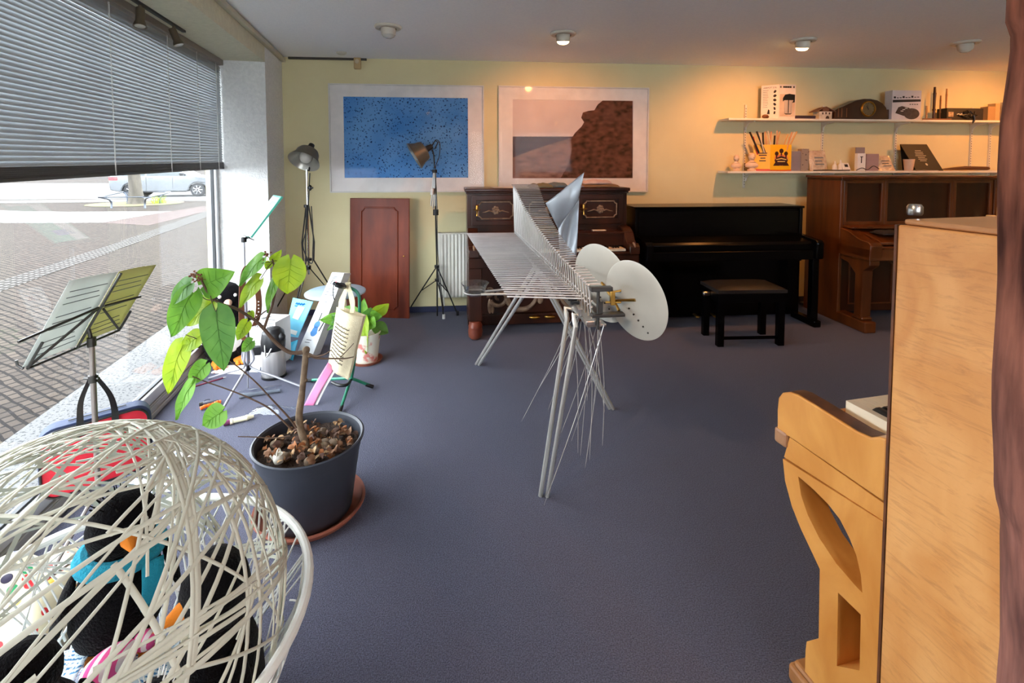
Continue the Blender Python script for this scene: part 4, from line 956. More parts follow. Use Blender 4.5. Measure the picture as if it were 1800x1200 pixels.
# right stand
YL = 4.66
b0 = aty(768, 470, YL); base = V((b0.x, b0.y, 0))
t = thing('lamp_stand', 'grey metal work lamp on a tripod in front of the blue picture, turned sideways', 'lamp', tuple(base), 0, 'work lamps on tripods')
top = aty(764, 300, YL); hub = aty(768, 468, YL); low = aty(768, 492, YL)
mb = MB(); mb.tube([V((base.x, base.y, low.z - 0.35)), hub, aty(766, 385, YL), top], 0.0075, 9); mb.build('pole', m_wire, t)
mb = MB()
for k in range(4): mb.tube([top + V((0.006 * k - 0.008, -0.012, -0.01)), aty(758 + 3.4 * k, 366 + 4 * (k % 2) - 4, YL - 0.015)], 0.0065, 6)
mb.build('folded_strut', m_steel, t)
mb = MB(); mb.cyl(aty(766, 368, YL) , aty(766, 378, YL), 0.026, 14); mb.cyl(top + V((0, 0, -0.02)), top + V((0, 0, 0.012)), 0.024, 14); mb.cyl(hub - V((0, 0, 0.012)), hub + V((0, 0, 0.012)), 0.024, 12); mb.cyl(low - V((0, 0, 0.012)), low + V((0, 0, 0.012)), 0.02, 12); mb.build('hub', m_wire, t)
for k, (fx, fy) in enumerate([atz(718, 548, 0).xy - base.xy, atz(804, 554, 0).xy - base.xy, atz(780, 560, 0).xy - base.xy]):
    d = V((fx, fy, 0)); f_ = base + d + V((0, 0, 0.012))
    j = base + d * 0.55 + V((0, 0, hub.z * 0.47))
    mb = MB(); mb.tube([hub, j, f_], 0.0062, 7); mb.tube([low, j], 0.005, 6); mb.build('leg', m_wire, t)
    mb = MB(); mb.cyl(f_ + V((0, 0, -0.012)), f_ + V((0, 0, 0.03)), 0.014, 10); mb.build('foot_cap', m_white if k == 2 else m_black, t)
d = V((-0.83, -0.25, -0.5)).normalized(); ap = aty(750, 262, YL - 0.02)
shade(t, ap, d, 0.135, 0.135)
mb = MB(); mb.tube(spline([top + V((0, 0, 0.02)), aty(762, 270, YL), aty(757, 258, YL), ap - d * 0.05]), 0.006, 7); mb.tube([ap - d * 0.05, aty(765, 247, YL), aty(770, 250, YL), aty(764, 262, YL)], 0.006, 7); mb.build('bracket', m_black, t)
mb = MB(); mb.tube(spline([ap - d * 0.06, aty(766, 246, YL), aty(773, 252, YL), aty(772, 275, YL), aty(765, 300, YL - 0.03), aty(768, 360, YL - 0.03), aty(770, 450, YL - 0.03), aty(780, 545, YL - 0.05)]), 0.004, 6); mb.build('cable', m_black, t)
mb = MB(); mb.cyl(aty(760, 331, YL - 0.03), aty(759, 342, YL - 0.03), 0.016, 10); mb.build('cable_switch', m_white, t, bevel=0.003)

# ================================================================== leaning wooden panel
m_mah = mat('mahogany_panel', (124, 54, 30), 0.36, col2=(72, 28, 17), scale=7, stretch=(1, 1, 0.25), detail=7, spec=0.18)
bl_, br_ = atz(615, 556, 0.0), atz(719, 560, 0.0)
wq = bw(667, 352); tl, tr = aty(615, 348, bw(615, 348).y - 0.03), aty(717, 348, bw(717, 348).y - 0.03)
u_ = (br_ - bl_); v_ = (tl - bl_); n_ = u_.cross(v_).normalized(); Wd, Hd = u_.length, v_.length; uu, vv = u_.normalized(), v_.normalized()
t = thing('leaning_board', 'reddish brown panelled cupboard front leaning against the back wall by the radiator', 'panel', tuple((bl_ + br_) / 2))
mb = MB(); mb.boxf(bl_, uu * Wd, vv * Hd, -n_ * 0.022); mb.build('board_face', m_mah, t, smooth=0, bevel=0.004)
x0, x1, z0, z1 = 0.115, Wd - 0.115, 0.08, Hd - 0.09; r = 0.03
mb = MB(); pts = []
for cx, cz, a0 in ((x1, z1, 180), (x0, z1, 270), (x0, z0, 0), (x1, z0, 90)):
    arc = [math.radians(a0 + 15 * k) for k in range(7)]
    arc = arc[::-1]
    pts += [bl_ + uu * (cx + r * math.cos(a)) + vv * (cz + r * math.sin(a)) + n_ * 0.004 for a in arc]
mb.tube(pts, 0.008, 7, closed=True); mb.build('moulding', m_mah, t)
mb = MB(); mb.ball(bl_ + uu * (Wd - 0.05) + vv * (Hd * 0.52) + n_ * 0.005, (0.008, 0.006, 0.008), 8, 6); mb.build('keyhole', m_brass, t)

# ================================================================== plants
LG = [leafmat('leaf_green', (120, 172, 56), (94, 148, 48)), leafmat('leaf_yellow_green', (176, 200, 44), (146, 180, 48)), leafmat('leaf_deep_green', (100, 148, 66), (80, 128, 56))]
m_bark = mat('plant_bark', (120, 100, 78), 0.85, col2=(86, 68, 52), scale=30, bump=0.3, bscale=90)
m_twig = mat('plant_twig', (84, 62, 46), 0.8)
def leaf(parent, base, tip, width, m, roll=0.0, bend=0.15, fold=0.18, heart=0.16, name='leaf', pw=0.62, hint=None):
    base, tip = V(base), V(tip); d = tip - base; L = d.length; d.normalize()
    h = V(hint) if hint else (CAMP - (base + tip) / 2).normalized()
    n = (h - d * h.dot(d)).normalized(); n = Matrix.Rotation(math.radians(roll), 3, d) @ n
    s_ = d.cross(n).normalized()
    mb = MB()
    def fn(i, j):
        q = (j - 0.5) * 2; w = width / 2 * max(math.sin(PI * min(i ** pw, 1)), 0) ** 0.8
        al = i * L - heart * L * abs(q) ** 1.5 * (1 - i) ** 2
        x = q * (w + width * 0.22 * heart * 4 * (1 - i) ** 4 * (0.5 if i < 0.3 else 0.2))
        return base + d * al + s_ * x * math.cos(fold) + n * (abs(x) * fold + bend * L * (i - i * i) * 0.9 + 0.03 * L * math.sin(7 * i + 3 * q))
    mb.grid(fn, 16, 10); lo_ = mb.build(name, m, parent, smooth=80, fix=False)
    vb = MB(); vb.tube([fn(k / 8, 0.5) + n * 0.0008 for k in range(9)], [0.0022 - 0.0002 * k for k in range(9)], 5)
    for k in (1, 2.2, 3.6, 5):
        for e in (0.08, 0.92):
            a = k / 8; vb.tube([fn(a, 0.5) + n * 0.0006, fn(min(a + 0.12, 0.95), (0.5 + e) / 2) + n * 0.0006, fn(min(a + 0.2, 0.97), e) + n * 0.0006], [0.0011, 0.0008, 0.0004], 4)
    vb.build('leaf_vein', m, lo_, smooth=60)
    return lo_
YP_ = 2.02
def pp(x, y, dy=0.0): return aty(x, y, YP_ + dy)
pc = atz(541, 905, 0.0); pc = V((pc.x, pc.y + 0.03, 0))
ts = thing('plant_saucer', 'round terracotta saucer under the big black plant pot', 'saucer', tuple(pc))
mb = MB(); mb.lathe([(0.0, 0.002), (0.185, 0.002), (0.20, 0.012), (0.212, 0.04), (0.222, 0.043), (0.224, 0.036), (0.206, 0.012), (0.19, 0.0), (0.0, 0.0)][::-1], pc, n=56, cap=False); mb.build('dish', m_terra, ts, smooth=40)
rim = aty(520, 768, pc.y); rz_ = rim.z; RR = 0.222
t = thing('potted_plant', 'tall potted plant with big limp green leaves in a large black pot', 'plant', tuple(pc + V((0, 0, 0.006))))
m_pot = mat('black_plant_pot', (52, 55, 64), 0.5, col2=(44, 47, 56), scale=5)
pa = V((rim.x - pc.x, 0, rz_)).normalized(); pa = V((0, 0, 1))
mb = MB(); mb.lathe([(0.0, 0.008), (0.163, 0.008), (0.168, 0.014), (0.205, rz_ - 0.05), (0.207, rz_ - 0.05), (0.211, rz_ - 0.012), (0.222, rz_ - 0.008), (0.223, rz_), (0.216, rz_ + 0.003), (0.208, rz_ - 0.004), (0.2, rz_ - 0.06), (0.196, rz_ - 0.09)], (pc.x, pc.y, 0), n=64, cap=False); mb.build('pot', m_pot, t, smooth=40)
zs_ = rz_ - 0.045
mb = MB()
mb.grid(lambda i, j: V((pc.x, pc.y, zs_)) + V((math.cos(2 * PI * j), math.sin(2 * PI * j), 0)) * (0.198 * i) + V((0, 0, 0.02 * noise.noise(V((9 * i * math.cos(2 * PI * j), 9 * i * math.sin(2 * PI * j), 1))))), 20, 48)
mb.build('soil', mat('plant_soil', (70, 52, 40), 1.0, col2=(42, 30, 24), scale=60, bump=0.8, bscale=120), t, smooth=60)
dl = [mat('dead_leaf_a', (150, 92, 50), 0.85), mat('dead_leaf_b', (120, 84, 58), 0.85), mat('dead_leaf_c', (176, 142, 104), 0.85), mat('dead_leaf_d', (92, 66, 54), 0.9)]
r5 = random.Random(5)
for k in range(95):
    a, r = r5.uniform(0, 2 * PI), 0.185 * math.sqrt(r5.random()); c = V((pc.x + r * math.cos(a), pc.y + r * math.sin(a), zs_ + 0.012 + 0.02 * r5.random()))
    if r < 0.03: continue
    d = V((r5.uniform(-1, 1), r5.uniform(-1, 1), r5.uniform(-0.2, 0.9))).normalized()
    L = r5.uniform(0.02, 0.045); u, v, w = axes(d); mb = MB()
    c1 = r5.uniform(0.4, 1.3)
    mb.grid(lambda i, j: c + u * (math.sin((i - 0.5) * 2.4 * c1) * L * 0.5) + w * ((j - 0.5) * L * (1 - abs(i - 0.5))) + v * (math.cos((i - 0.5) * 2.4 * c1) * L * 0.4 + 0.2 * L * math.sin(5 * j + 3 * i)), 6, 5)
    mb.build('dead_leaf', r5.choice(dl), t, smooth=60)
for k in range(9):
    a, r = r5.uniform(0, 2 * PI), 0.05 + 0.1 * r5.random(); c = V((pc.x + r * math.cos(a), pc.y + r * math.sin(a), zs_ + 0.015)); mb = MB(); mb.ball(c, (0.028 * r5.uniform(0.6, 1.1), 0.022, 0.018), 10, 7, Matrix.Rotation(a, 3, 'Z')); mb.build('bark_lump', m_bark, t)
# trunk and branches
tp0 = V((pc.x - 0.005, pc.y - 0.01, zs_)); YT = pc.y - 0.01
def pq(x, y, dy=0.0): return aty(x, y, YT + dy)
mb = MB(); mb.tube(spline([tp0, pq(526, 740), pq(531, 690), pq(535, 650), pq(538, 616)]), [0.0145] * 12 + [0.0125] * 13, 12); mb.ball(pq(538, 615), 0.016, 10, 8)
for x, y in ((534, 668), (541, 625), (532, 622)): mb.ball(pq(x + 3, y), 0.009, 8, 6)
mb.build('trunk', m_bark, t)
def branch(pts, r0, r1, m=m_twig, name='branch', dy=(0, 0)):
    n = len(pts); P3 = spline([pq(x, y, dy[0] + (dy[1] - dy[0]) * k / (n - 1)) for k, (x, y) in enumerate(pts)], 5); k = len(P3)
    mb = MB(); mb.tube(P3, [r0 + (r1 - r0) * i / (k - 1) for i in range(k)], 7); mb.build(name, m, t)
D1 = (0, -0.10)
branch([(538, 618), (515, 620), (500, 614), (481, 598), (464, 578), (450, 564), (432, 552), (412, 541), (390, 534), (374, 524), (363, 510), (354, 492)], 0.0085, 0.004, dy=D1)
branch([(464, 578), (470, 560), (478, 538), (484, 512), (486, 494), (483, 474), (478, 452)], 0.006, 0.0032, dy=(-0.04, 0.02))
branch([(448, 563), (443, 555), (437, 546)], 0.005, 0.004, dy=(-0.04, -0.05))
branch([(450, 561), (462, 550), (470, 545)], 0.0025, 0.002, dy=(-0.04, 0))
branch([(478, 462), (484, 458), (496, 462), (506, 470)], 0.0018, 0.0014, dy=(0.02, 0.0))
branch([(478, 462), (470, 472), (458, 490)], 0.0018, 0.0014, dy=(0.02, -0.03))
branch([(478, 460), (466, 461), (460, 463)], 0.0018, 0.0014, dy=(0.02, -0.03))
branch([(370, 520), (373, 532), (379, 548)], 0.002, 0.0016, dy=(-0.1, -0.13))
branch([(375, 527), (362, 526), (352, 518)], 0.002, 0.0016, dy=(-0.1, -0.08))
branch([(540, 622), (556, 629), (580, 630), (606, 630), (622, 627)], 0.0055, 0.002, dy=(0, 0.05))
branch([(540, 620), (556, 626), (572, 622), (582, 615)], 0.0045, 0.002, dy=(0, -0.05))
branch([(598, 628), (610, 616), (622, 603)], 0.002, 0.0012, dy=(0.03, 0.08))
branch([(521, 752), (507, 733), (480, 704), (450, 672), (420, 646), (400, 632)], 0.0042, 0.0022, dy=(-0.03, -0.05))
branch([(514, 756), (498, 740), (474, 718), (440, 700), (400, 684), (360, 670), (338, 661)], 0.0042, 0.002, dy=(-0.04, -0.1))
branch([(510, 766), (480, 770), (450, 768), (418, 767)], 0.003, 0.0016, dy=(-0.1, -0.16))
branch([(372, 632), (352, 600), (326, 588)], 0.0022, 0.0014, dy=(-0.08, -0.12))
def L_(b, e, w, mi, roll=0.0, dy=-0.08, **k):
    wpx = w / FPX * YT
    leaf(t, pq(b[0], b[1], dy), pq(e[0], e[1], dy + k.pop('ty', 0.0)), wpx, LG[mi], roll, **k)
L_((359, 501), (412, 478), 54, 0, 0, -0.08, bend=0.25, ty=-0.03)
L_((336, 498), (300, 536), 38, 2, 45, -0.1)
L_((340, 514), (302, 592), 50, 0, 30, -0.1, bend=0.2)
L_((374, 530), (329, 573), 44, 1, 35, -0.06)
L_((380, 548), (394, 652), 52, 2, 10, -0.14, bend=0.1)
L_((352, 590), (317, 616), 34, 1, 30, -0.1)
L_((322, 606), (296, 692), 40, 1, 30, -0.1, bend=0.2)
L_((362, 640), (332, 676), 32, 0, 20, -0.08)
L_((338, 676), (310, 738), 34, 0, 55, -0.12)
L_((462, 454), (421, 503), 34, 0, 50, 0.0)
L_((457, 491), (421, 541), 36, 1, 50, -0.02)
L_((511, 456), (505, 517), 56, 1, 0, -0.0, bend=-0.1, pw=0.8)
L_((486, 492), (471, 550), 30, 0, 60, 0.0)
L_((479, 457), (495, 439), 16, 1, 20, 0.02)
L_((474, 460), (468, 474), 14, 1, 0, 0.02)
L_((435, 566), (417, 598), 24, 1, 20, -0.05)
L_((444, 599), (425, 618), 22, 0, 20, -0.05)
L_((392, 722), (356, 748), 40, 0, 10, -0.12)
L_((440, 548), (446, 560), 12, 1, 20, -0.05)
for (x, y, dy) in ((341, 484, -0.1), (470, 450, 0.02), (352, 492, -0.1)):
    c = pq(x, y, dy); mb = MB()
    for k in range(14):
        d = V((r5.uniform(-1, 1), r5.uniform(-1, 1), r5.uniform(-0.6, 1))).normalized(); e = c + d * r5.uniform(0.012, 0.028)
        mb.tube([c, e], 0.0012, 4); mb.ball(e, (0.005, 0.005, 0.0035), 6, 4)
    mb.build('dried_flower', mat('dried_flower', (122, 76, 54), 0.9), t)
# tiny pottery can in the pot
c0 = pq(488, 806, 0); c0 = atz(490, 812, zs_ + 0.02)
tw = thing('watering_can_ornament', 'tiny white pottery watering can standing on the soil in the black pot', 'ornament', tuple(c0))
m_pott = mat('white_pottery', (206, 200, 188), 0.5, col2=(170, 164, 152), scale=40)
mb = MB(); mb.lathe([(0.0, 0.0), (0.017, 0.0), (0.021, 0.012), (0.02, 0.028), (0.016, 0.034), (0.014, 0.032), (0.017, 0.026), (0.0, 0.01)], c0, n=20, cap=False); mb.build('can_body', m_pott, tw, smooth=50)
mb = MB(); mb.tube([c0 + V((-0.018, 0, 0.01)), c0 + V((-0.032, -0.004, 0.028))], [0.005, 0.003], 8); mb.build('spout', m_pott, tw)
mb = MB(); mb.tube(spline([c0 + V((0.0, -0.016, 0.03)), c0 + V((0.0, -0.008, 0.05)), c0 + V((0, 0.008, 0.05)), c0 + V((0, 0.016, 0.03))]), 0.003, 7); mb.build('handle', m_pott, tw)

# second plant in a wrapped pot
q = atz(640, 640, 0); q = V((q.x, q.y + 0.06, 0))
ts = thing('plant_saucer', 'small reddish saucer under the wrapped pot behind the cloth bag', 'saucer', tuple(q))
mb = MB(); mb.lathe([(0.0, 0.0), (0.105, 0.0), (0.118, 0.022), (0.112, 0.022), (0.1, 0.004), (0.0, 0.004)], q, n=36, cap=False); mb.build('dish', m_terra, ts, smooth=40)
t2 = thing('potted_plant', 'smaller potted plant with broad pointed leaves behind the green stand', 'plant', tuple(q + V((0, 0, 0.004))))
mb = MB(); mb.lathe([(0.0, 0.005), (0.08, 0.005), (0.106, 0.21), (0.108, 0.225), (0.1, 0.225), (0.096, 0.2), (0.0, 0.195)], q, n=36, cap=False); mb.build('pot', mat('wrapped_pot', (208, 206, 190), 0.7, col2=(196, 120, 110), scale=14, lo=0.55, hi=0.62), t2, smooth=40)
for k, (ex, ey, w, mi, dy) in enumerate([(582, 553, 22, 2, -0.05), (562, 562, 22, 0, -0.06), (575, 580, 20, 2, -0.1), (640, 524, 20, 0, 0.05), (652, 540, 26, 2, 0.0), (684, 534, 24, 1, 0.05), (683, 585, 24, 2, 0.04), (660, 575, 24, 0, -0.05), (644, 622, 18, 1, -0.09), (625, 545, 20, 2, 0.1), (600, 542, 24, 0, 0.1), (672, 556, 20, 0, 0.0)]):
    e = aty(ex, ey, q.y + dy); b = V((q.x + (e.x - q.x) * 0.25, q.y + dy * 0.3, 0.26 + 0.05 * (k % 3)))
    st = MB(); st.tube([V((q.x, q.y, 0.19)), b], 0.003, 6); st.build('leaf_stalk', LG[2], t2)
    leaf(t2, b, e, w / FPX * q.y * 1.2, LG[mi], (-30, 20, 40)[k % 3], 0.2, 0.25, 0.03, pw=0.85)
# ================================================================== printed pages
def page(name, base, ink, rows=60.0, ax='Y', dens=0.5, picture=None, cell=40):
    """paper printed with lines of small text: rows of dashes broken by noise"""
    m = bpy.data.materials.new(name); m.use_nodes = True
    nt = m.node_tree; N = nt.nodes; L = nt.links; b = N['Principled BSDF']; b.inputs['Roughness'].default_value = 0.7
    tc = N.new('ShaderNodeTexCoord'); wv = N.new('ShaderNodeTexWave'); wv.bands_direction = ax; wv.inputs['Scale'].default_value = rows
    c1 = N.new('ShaderNodeValToRGB'); c1.color_ramp.elements[0].position = 0.45; c1.color_ramp.elements[1].position = 0.55
    nz = N.new('ShaderNodeTexNoise'); nz.inputs['Scale'].default_value = cell * 4; nz.inputs['Detail'].default_value = 0
    c2 = N.new('ShaderNodeValToRGB'); c2.color_ramp.elements[0].position = 0.5 - 0.02; c2.color_ramp.elements[1].position = 0.5 + 0.02
    n3 = N.new('ShaderNodeTexNoise'); n3.inputs['Scale'].default_value = cell / 4; n3.inputs['Detail'].default_value = 0
    c3 = N.new('ShaderNodeValToRGB'); c3.color_ramp.elements[0].position = dens - 0.12; c3.color_ramp.elements[1].position = dens - 0.10
    m1 = N.new('ShaderNodeMath'); m1.operation = 'MULTIPLY'; m2 = N.new('ShaderNodeMath'); m2.operation = 'MULTIPLY'
    mx = N.new('ShaderNodeMix'); mx.data_type = 'RGBA'; mx.inputs[6].default_value = lin(base); mx.inputs[7].default_value = lin(ink)
    L.new(tc.outputs['Object'], wv.inputs['Vector']); L.new(tc.outputs['Object'], nz.inputs['Vector']); L.new(tc.outputs['Object'], n3.inputs['Vector'])
    L.new(wv.outputs['Fac'], c1.inputs['Fac']); L.new(nz.outputs['Fac'], c2.inputs['Fac']); L.new(n3.outputs['Fac'], c3.inputs['Fac'])
    L.new(c1.outputs['Color'], m1.inputs[0]); L.new(c2.outputs['Color'], m1.inputs[1]); L.new(m1.outputs[0], m2.inputs[0]); L.new(c3.outputs['Color'], m2.inputs[1])
    L.new(m2.outputs[0], mx.inputs[0]); L.new(mx.outputs[2], b.inputs['Base Color'])
    return m
m_page_blue = page('blue_printed_page', (214, 228, 236), (52, 120, 168), 26, 'Y', 0.45)
m_page_grey = page('grey_printed_page', (232, 232, 228), (96, 112, 150), 22, 'Y', 0.5)

# ================================================================== woven globe
PC = V((-0.955, 1.07, 0.0)); GR = 0.424; GZ = 0.45
m_weave = mat('cream_weave', (208, 206, 188), 0.5, col2=(192, 190, 172), scale=12, spec=0.4)
m_weavew = mat('white_weave', (232, 231, 224), 0.5, col2=(220, 218, 210), scale=12)
tg = thing('woven_globe_basket', 'big cream woven open globe in a white lattice bowl at the near left corner', 'basket', tuple(PC))
gc = V((-0.95, 1.01, GZ)); r8 = random.Random(11)
mb = MB()
def strap(pts, w, th=0.0016):
    """flat ribbon lying on the globe"""
    k = len(pts); n0 = len(mb.v)
    for i, p in enumerate(pts):
        t_ = (pts[min(i + 1, k - 1)] - pts[max(i - 1, 0)]).normalized(); n_ = (p - gc).normalized(); b_ = t_.cross(n_).normalized()
        for (cu_, cv_) in ((1, -0.4), (0.6, 1), (-0.6, 1), (-1, -0.4)): mb.v.append(p + b_ * cu_ * w + n_ * cv_ * th)
    for i in range(k - 1):
        for j in range(4): mb.f.append((n0 + i * 4 + j, n0 + i * 4 + (j + 1) % 4, n0 + (i + 1) * 4 + (j + 1) % 4, n0 + (i + 1) * 4 + j))
    mb.f.append(tuple(n0 + j for j in range(4))[::-1]); mb.f.append(tuple(n0 + (k - 1) * 4 + j for j in range(4)))
hubs = [V((r8.gauss(0, 1), r8.gauss(-0.2, 1), r8.gauss(0.25, 0.8))).normalized() for _ in range(34)]
for k in range(195):
    R = GR * r8.uniform(0.98, 1.0)
    if k % 4:
        a, b = r8.sample(hubs, 2); n = a.cross(b)
        if n.length < 0.2: continue
        n = (n.normalized() + V((r8.gauss(0, .025), r8.gauss(0, .025), r8.gauss(0, .025)))).normalized()
        u = (a - n * a.dot(n)).normalized(); v = n.cross(u); ang = math.acos(max(-1, min(1, a.dot(b)))); e0, e1 = -r8.uniform(0.0, 0.5), ang + r8.uniform(0.0, 0.5)
    else:
        n = V((r8.gauss(0, 1), r8.gauss(0, 1), r8.gauss(0, 1))).normalized(); u, v, _ = axes(n); e0 = r8.uniform(0, 2 * PI); e1 = e0 + r8.uniform(1.2, 2.6)
    off = r8.gauss(0, 0.02); rr = math.sqrt(R * R - off * off); m_ = max(int((e1 - e0) * 10), 6)
    p = [gc + n * off + (u * math.cos(e0 + (e1 - e0) * q / m_) + v * math.sin(e0 + (e1 - e0) * q / m_)) * rr for q in range(m_ + 1)]
    run = []; best = []
    for q in p + [V((0, 0, -9))]:
        if q.z > 0.30: run.append(q)
        else:
            if len(run) > len(best): best = run
            run = []
    if len(best) > 3: strap(best, r8.choice((0.003, 0.0037, 0.0045, 0.0055)))
# bundles that run right round
for n in (V((-0.55, 0.58, -0.56)), V((-0.57, 0.58, -0.55))):
    n.normalize(); u, v, _ = axes(n)
    for q in range(4):
        nn = (n + V((r8.gauss(0, .02), r8.gauss(0, .02), r8.gauss(0, .02)))).normalized(); u, v, _ = axes(nn)
        P_ = [gc + (u * math.cos(0.1 * j) + v * math.sin(0.1 * j)) * GR for j in range(64)]; run = []
        for w_ in P_ + P_[:20]:
            if w_.z > 0.30: run.append(w_)
            elif len(run) > 5: strap(run, 0.004); run = []
            else: run = []
        if len(run) > 5: strap(run, 0.004)
mb.build('woven_dome', m_weave, tg, smooth=60)
RZ0 = 0.40; RR0 = 0.452
def ringpt(a, r, z): return PC + V((r * math.cos(a), r * math.sin(a), z))
mb = MB(); mb.tube([ringpt(2 * PI * k / 64, RR0, RZ0) for k in range(64)], 0.012, 10, closed=True); mb.build('bowl_rim', m_weavew, tg)
mb = MB()
def bowlr(z): return 0.24 + (RR0 - 0.24) * (z / RZ0) ** 0.6
for k in range(170):
    a0 = r8.uniform(0, 2 * PI); da = r8.uniform(0.15, 0.75) * r8.choice((-1, 1)); z0, z1 = (RZ0, 0.02) if k % 3 else (RZ0 - 0.01, RZ0 * r8.uniform(0.3, 0.7))
    n = 7; mb.tube([ringpt(a0 + da * q / n, bowlr(z0 + (z1 - z0) * q / n), z0 + (z1 - z0) * q / n) for q in range(n + 1)], r8.uniform(0.0022, 0.0038), 5)
for z in (0.02, 0.03): mb.tube([ringpt(2 * PI * k / 48, bowlr(z), z) for k in range(48)], 0.008, 6, closed=True)
mb.build('woven_bowl', m_weavew, tg, smooth=60)
mb = MB(); mb.lathe([(0.0, 0.028), (0.296, 0.028), (0.296, 0.012), (0.0, 0.012)][::-1], PC, n=40, cap=False); mb.build('bowl_base', m_weavew, tg, smooth=30)
mb = MB(); mb.grid(lambda i, j: PC + V((0.31 * i * math.cos(2 * PI * j), 0.31 * i * math.sin(2 * PI * j), 0.05 + 0.16 * (1 - i ** 3) + 0.02 * noise.noise(V((5 * i * math.cos(2 * PI * j), 5 * i * math.sin(2 * PI * j), 3))))), 16, 40)
o_ = mb.build('crumpled_paper_filling', m_page_blue, at=tuple(PC + V((0, 0, 0.05))), smooth=60); tag(o_, 'blue and white printed paper filling the bottom of the woven globe', 'paper', None, None)
# printed sheets lying in the globe
def flat_sheet(name, label, c, w, h, rz, m, cat='paper', group=None, curl=0.012, seed=0, z0=None):
    R = Matrix.Rotation(rz, 3, 'Z'); mb = MB(); c = V(c)
    mb.grid(lambda i, j: c + R @ V(((i - 0.5) * w, (j - 0.5) * h, curl * (0.25 + noise.noise(V((i * 2.3 + seed, j * 2.3, seed))) * 0.5 + 0.5 * (2 * i - 1) ** 4 * abs(math.sin(seed + 1))))), 10, 10)
    return tag(mb.build(name, m, at=tuple(c), smooth=60, thick=0.0012), label, cat, group)
flat_sheet('printed_sheet', 'loose blue printed sheet on the paper filling at the left of the woven globe', PC + V((-0.17, 0.02, 0.218)), 0.16, 0.22, 0.3, m_page_blue, 'paper', None, 0.02, 1)
# plush penguins
m_plush = mat('black_plush', (15, 12, 14), 1.0, col2=(8, 6, 8), scale=40, bump=0.7, bscale=160, sheen=0.05, spec=0.1)
m_plushw = mat('white_plush', (226, 222, 216), 1.0, bump=0.6, bscale=160, sheen=0.3)
m_orange = mat('orange_felt', (232, 130, 28), 0.9, bump=0.2, bscale=200)
m_teal = mat('teal_scarf', (28, 146, 172), 0.95, bump=0.5, bscale=160)
def penguin(label, c, h, face, lean=(0, 0), beakcol=None, scarf=False, hair=None, feetup=False, belly=True, headm=None):
    f_ = V((face[0], face[1], 0)).normalized(); s_ = V((-f_.y, f_.x, 0)); up = V((lean[0], lean[1], 1)).normalized()
    if feetup: up = V((lean[0], lean[1], 0.55)).normalized()
    f_ = (f_ - up * f_.dot(up)).normalized(); s_ = up.cross(f_)
    c = V(c); M = Matrix((f_, s_, up)).transposed()
    t = thing('plush_penguin', label, 'plush toy', tuple(c), 0, None)
    mb = MB()
    pr = [(0.0, 0.0), (0.17, 0.01), (0.235, 0.08), (0.265, 0.2), (0.255, 0.34), (0.215, 0.48), (0.165, 0.58), (0.15, 0.63), (0.185, 0.70), (0.20, 0.78), (0.18, 0.88), (0.12, 0.96), (0.05, 0.995), (0.0, 1.0)]
    def fn(i, j):
        x = i * (len(pr) - 1); k = min(int(x), len(pr) - 2); q = x - k; r = pr[k][0] * (1 - q) + pr[k + 1][0] * q; z = pr[k][1] * (1 - q) + pr[k + 1][1] * q
        a = 2 * PI * j; return c + M @ (V((r * 0.9 * math.cos(a), r * math.sin(a), z)) * h)
    mb.grid(fn, 40, 28); mb.build('body', m_plush, t, smooth=70)
    if belly:
        mb = MB(); mb.ball(c + M @ (V((0.075, 0, 0.28)) * h), (0.178 * h, 0.20 * h, 0.26 * h), 20, 14, M); mb.build('belly', m_plushw, t)
    mb = MB(); mb.lathe([(0.05 * h, 0), (0.045 * h, 0.03 * h), (0.0, 0.16 * h)], c + M @ (V((0.15, 0, 0.77)) * h), f_ - up * 0.15, 14); mb.build('beak', beakcol or m_orange, t)
    for sg in (-1, 1):
        mb = MB(); mb.ball(c + M @ (V((0.15, 0.085 * sg, 0.85)) * h), 0.022 * h, 10, 8); mb.build('eye', m_white, t)
        mb = MB(); mb.ball(c + M @ (V((0.0, 0.29 * sg, 0.36)) * h), (0.07 * h, 0.035 * h, 0.22 * h), 12, 10, M @ Matrix.Rotation(0.25 * sg, 3, 'X')); mb.build('flipper', m_plush, t)
        mb = MB(); mb.ball(c + M @ (V((0.20, 0.12 * sg, 0.035)) * h), (0.15 * h, 0.085 * h, 0.036 * h), 14, 8, M)
        for e in (-1, 0, 1): mb.ball(c + M @ (V((0.32, (0.12 + 0.05 * e) * 1 * sg, 0.035)) * h), (0.05 * h, 0.028 * h, 0.03 * h), 8, 6, M)
        mb.build('foot', m_orange, t)
    if scarf:
        mb = MB(); mb.tube([c + M @ (V((0.19 * math.cos(a), 0.20 * math.sin(a), 0.60)) * h) for a in [2 * PI * k / 24 for k in range(24)]], 0.05 * h, 10, closed=True)
        mb.grid(lambda i, j: c + M @ (V((0.23 + 0.02 * i + 0.03 * math.sin(3 * i), 0.06 + 0.12 * j, 0.6 - 0.3 * i)) * h), 6, 3); mb.build('scarf', m_teal, t, thick=0.006)
    if hair:
        mb = MB()
        for k in range(40):
            d = V((r8.gauss(0, 1), r8.gauss(0, 1), abs(r8.gauss(0.6, 0.6)))).normalized(); p = c + M @ (V((0, 0, 0.86)) * h) + d * 0.13 * h
            mb.tube([p, p + d * 0.06 * h + V((0, 0, 0.01))], [0.008 * h, 0.002 * h], 5)
        mb.build('hair', hair, t)
    return t
penguin('tall fuzzy black plush penguin with a turquoise scarf in the woven globe', PC + V((-0.11, 0.19, 0.20)), 0.40, (0.75, -0.65), (0.08, 0), None, True, m_plush, belly=False)
penguin('black plush penguin with raised orange beak at the lower left inside the woven globe', PC + V((0.0, -0.12, 0.205)), 0.33, (-0.5, 0.85), (-0.05, -0.15), None, False, None)
